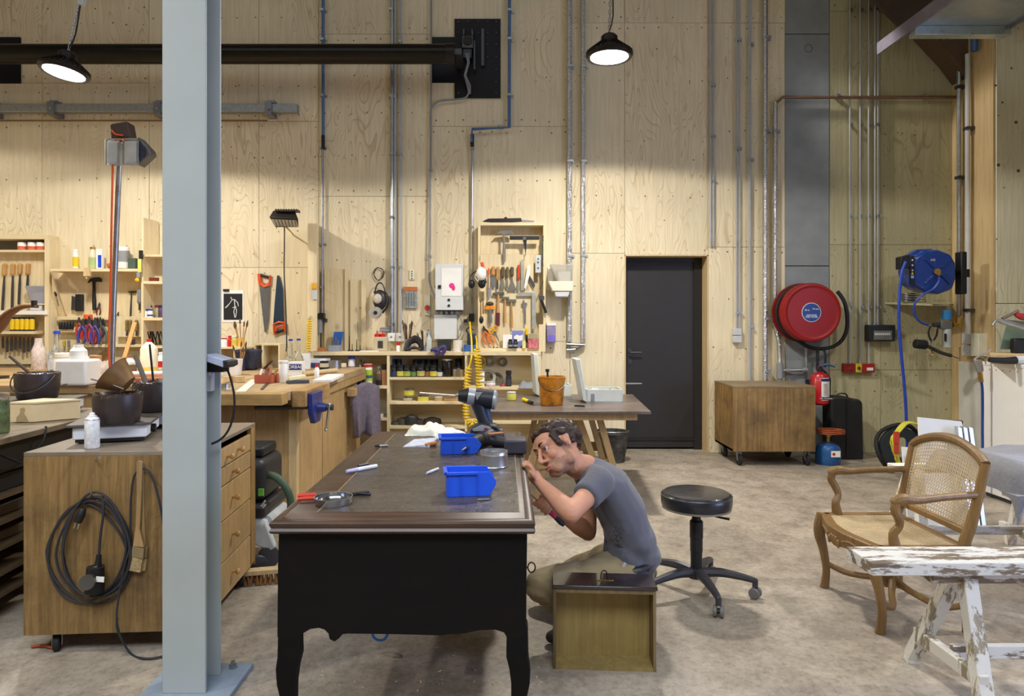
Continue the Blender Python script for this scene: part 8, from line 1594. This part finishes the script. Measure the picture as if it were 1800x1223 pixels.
leg(body, hipL, knL_, anL); leg(body, hipR, knR_, anR)
bo = organic(body, 'body', SKIN, man, .0055, 3)
bo.data.materials.append(STUB)
for p_ in bo.data.polygons:
    l, f, u = (HMi @ (bo.data.vertices[p_.vertices[0]].co+man.location-hc))/HK
    if abs(l) < .085 and -.008 < f < .115 and -.125 < u < -.004:
        lip = abs(l) < .022 and -.075 < u < -.053 and f > .08
        if not lip and ((u < -.048 and f > -.02) or (f > .055 and u < -.042 and abs(l) < .036) or (f < .014 and u < -.004)): p_.material_index = 1
# hair as one mass of clumps
hair = B(); hr = random.Random(3)
hs(hair, (0, -.032, .040), (.077, .087, .079), 24)
for k in range(330):
    v = V((hr.gauss(0, 1), hr.gauss(0, 1), hr.gauss(0, 1))).normalized(); l, f, u = v
    c = (l*.079, -.022+f*.096, .030+u*.086); r = hr.uniform(.007, .013)
    if c[1] > .036+.42*max(0, c[2]-.03) or (c[2] < .012 and c[1] > .028) or (c[2] < .030 and -.035 < c[1] < .008) or (c[2] < -.02 and c[1] > -.06) or c[2] < -.045: continue
    hs(hair, c, (r*1.1, r*1.5, r*.9), 8)
for k in range(14): hs(hair, (-.055+.11*k/13, .062+.012*math.cos(k*.5-3.2), .080+.005*(k % 3)), (.011, .014, .010), 8)
organic(hair, 'hair', mat('35261d', .6, var=.35, scale=90), man, .0045, 1, fn=lambda c: .003*mnoise.noise(c*90))
DKH = mat('2c1e17', .7)
for s_ in (-1, 1):
    B().tube([h(s_*.014, .090, .030), h(s_*.028, .090, .036), h(s_*.044, .080, .033)], [.0035, .0045, .0025], 8).build('eyebrow', DKH, man)
    e = B().sph(h(s_*.031, .0755, .010), (.0125,)*3, 16).build('eye', mat('b9aca2', .5, var=0), man)
    B().sph(h(s_*.031+.0060, .0755+.0085, .0085), (.0062, .0062, .0062), 12).build('iris', mat('3a2a20', .3, var=0), e)
    B().tube([h(s_*.017, .083, .013), h(s_*.031, .0905, .0175), h(s_*.045, .079, .014)], .0022, 6).build('eyelid', mat('9c6b57', .5), man)
B().tube([h(-.021, .090, -.0635), h(-.008, .0965, -.060), h(0, .097, -.0615), h(.008, .0965, -.060), h(.021, .090, -.0635)], [.002, .0042, .004, .0042, .002], 8).build('upper_lip', mat('a86a5c', .5), man)
B().tube([h(-.019, .090, -.067), h(0, .0965, -.0705), h(.019, .090, -.067)], [.002, .0052, .002], 8).build('lower_lip', mat('b0705f', .5), man)
# T-shirt
TS = mat('55555f', .9, var=.08, scale=10, sheen=.2)
ts = B(); torso(ts, 1.06)
for s, e in ((shL, elL), (shR, elR)): ts.sph(s, (.068, .062, .066), 14).tube([s.lerp(nk, .5)+V((0, 0, -.02)), s, s.lerp(e, .3), s.lerp(e, .52)], [.07, .066, .063, .060], 16)
ts.tube([nk+V((-.012, -.0, -.0)), nk+V((.03, 0, -.03))], [.066, .085], 18)
ts.sph(V((.635, 3.14, .35)), (.075, .16, .07), 16).sph(V((.60, 3.14, .42)), (.09, .16, .09), 16)
def wr(c):
    a = .006*mnoise.noise(V((c.x*9, c.y*5, c.z*7)))+.004*math.sin(60*(c.x*.8+c.z*.5)+6*mnoise.noise(c*6))*max(0, min(1, (.62-c.z)*5))
    return a
organic(ts, 't_shirt', TS, man, .009, 5, fn=wr)
# trousers
KH = mat('8a7a5b', .9, var=.1, scale=12, sheen=.1)
tr_ = B(); leg(tr_, hipL, knL_, anL, 1.22); leg(tr_, hipR, knR_, anR, 1.2)
for j in range(5): tr_.sph(V((.555, 3.15, .25)).lerp(V((.575, 3.15, .33)), j/4), (.125, .17, .085), 18)
tr_.sph(V((.46, 3.08, .30)), (.09, .09, .075), 14)
def wt(c): return .009*math.sin(38*(c.x*.9+c.z*1.1)+9*mnoise.noise(c*7))*.6+.006*mnoise.noise(c*14)
organic(tr_, 'trousers', KH, man, .009, 4, fn=wt)
bl_ = B(); 
bl_.tube([V((.575+.122*math.cos(a), 3.15+.172*math.sin(a), .335+.02*math.cos(a))) for a in [i*PI/16 for i in range(32)]], .018, 6, closed=True, flat=.5); bl_.build('belt', mat('1b1b22', .5), man)
B().cb(V((.52, 2.985, .345)), (.012, .006, .035), (0, R(25), 0)).build('belt_tag', mat('b9b6ac', .6), man)
for an, dr_ in ((anL, V((-.16, -.03, -.055))), (anR, V((.10, 0, -.03)))):
    sb_ = B(); tip = an+dr_; tip.z = .034; hl = V((an.x-dr_.x*.25, an.y, .038)); sb_.tube([hl, an.lerp(tip, .4)+V((0, 0, -.02)), tip], [.036, .042, .030], 14).sph(tip, (.034, .034, .026), 12).sph(an+V((0, 0, -.01)), (.045, .045, .045), 12)
    organic(sb_, 'shoe', mat('2e2a2a', .6), man, .008, 3)
# screwdriver in his right hand, with a pink and black handle
t = T('screwdriver', 'screwdriver with a pink and black handle held in the man’s lower hand', 'screwdriver', d0)
B().tube([d0, d0+dd*.07], .0035, 8).build('shaft', STEEL, t); B().tube([d0+dd*.07, d0+dd*.09, d0+dd*.15, d0+dd*.165], [.008, .011, .011, .009], 10).build('handle', mat('a8224f', .35), t); B().tube([d0+dd*.165, d0+dd*.195, d0+dd*.216], [.011, .013, .009], 10).build('handle_end', BLACK, t)
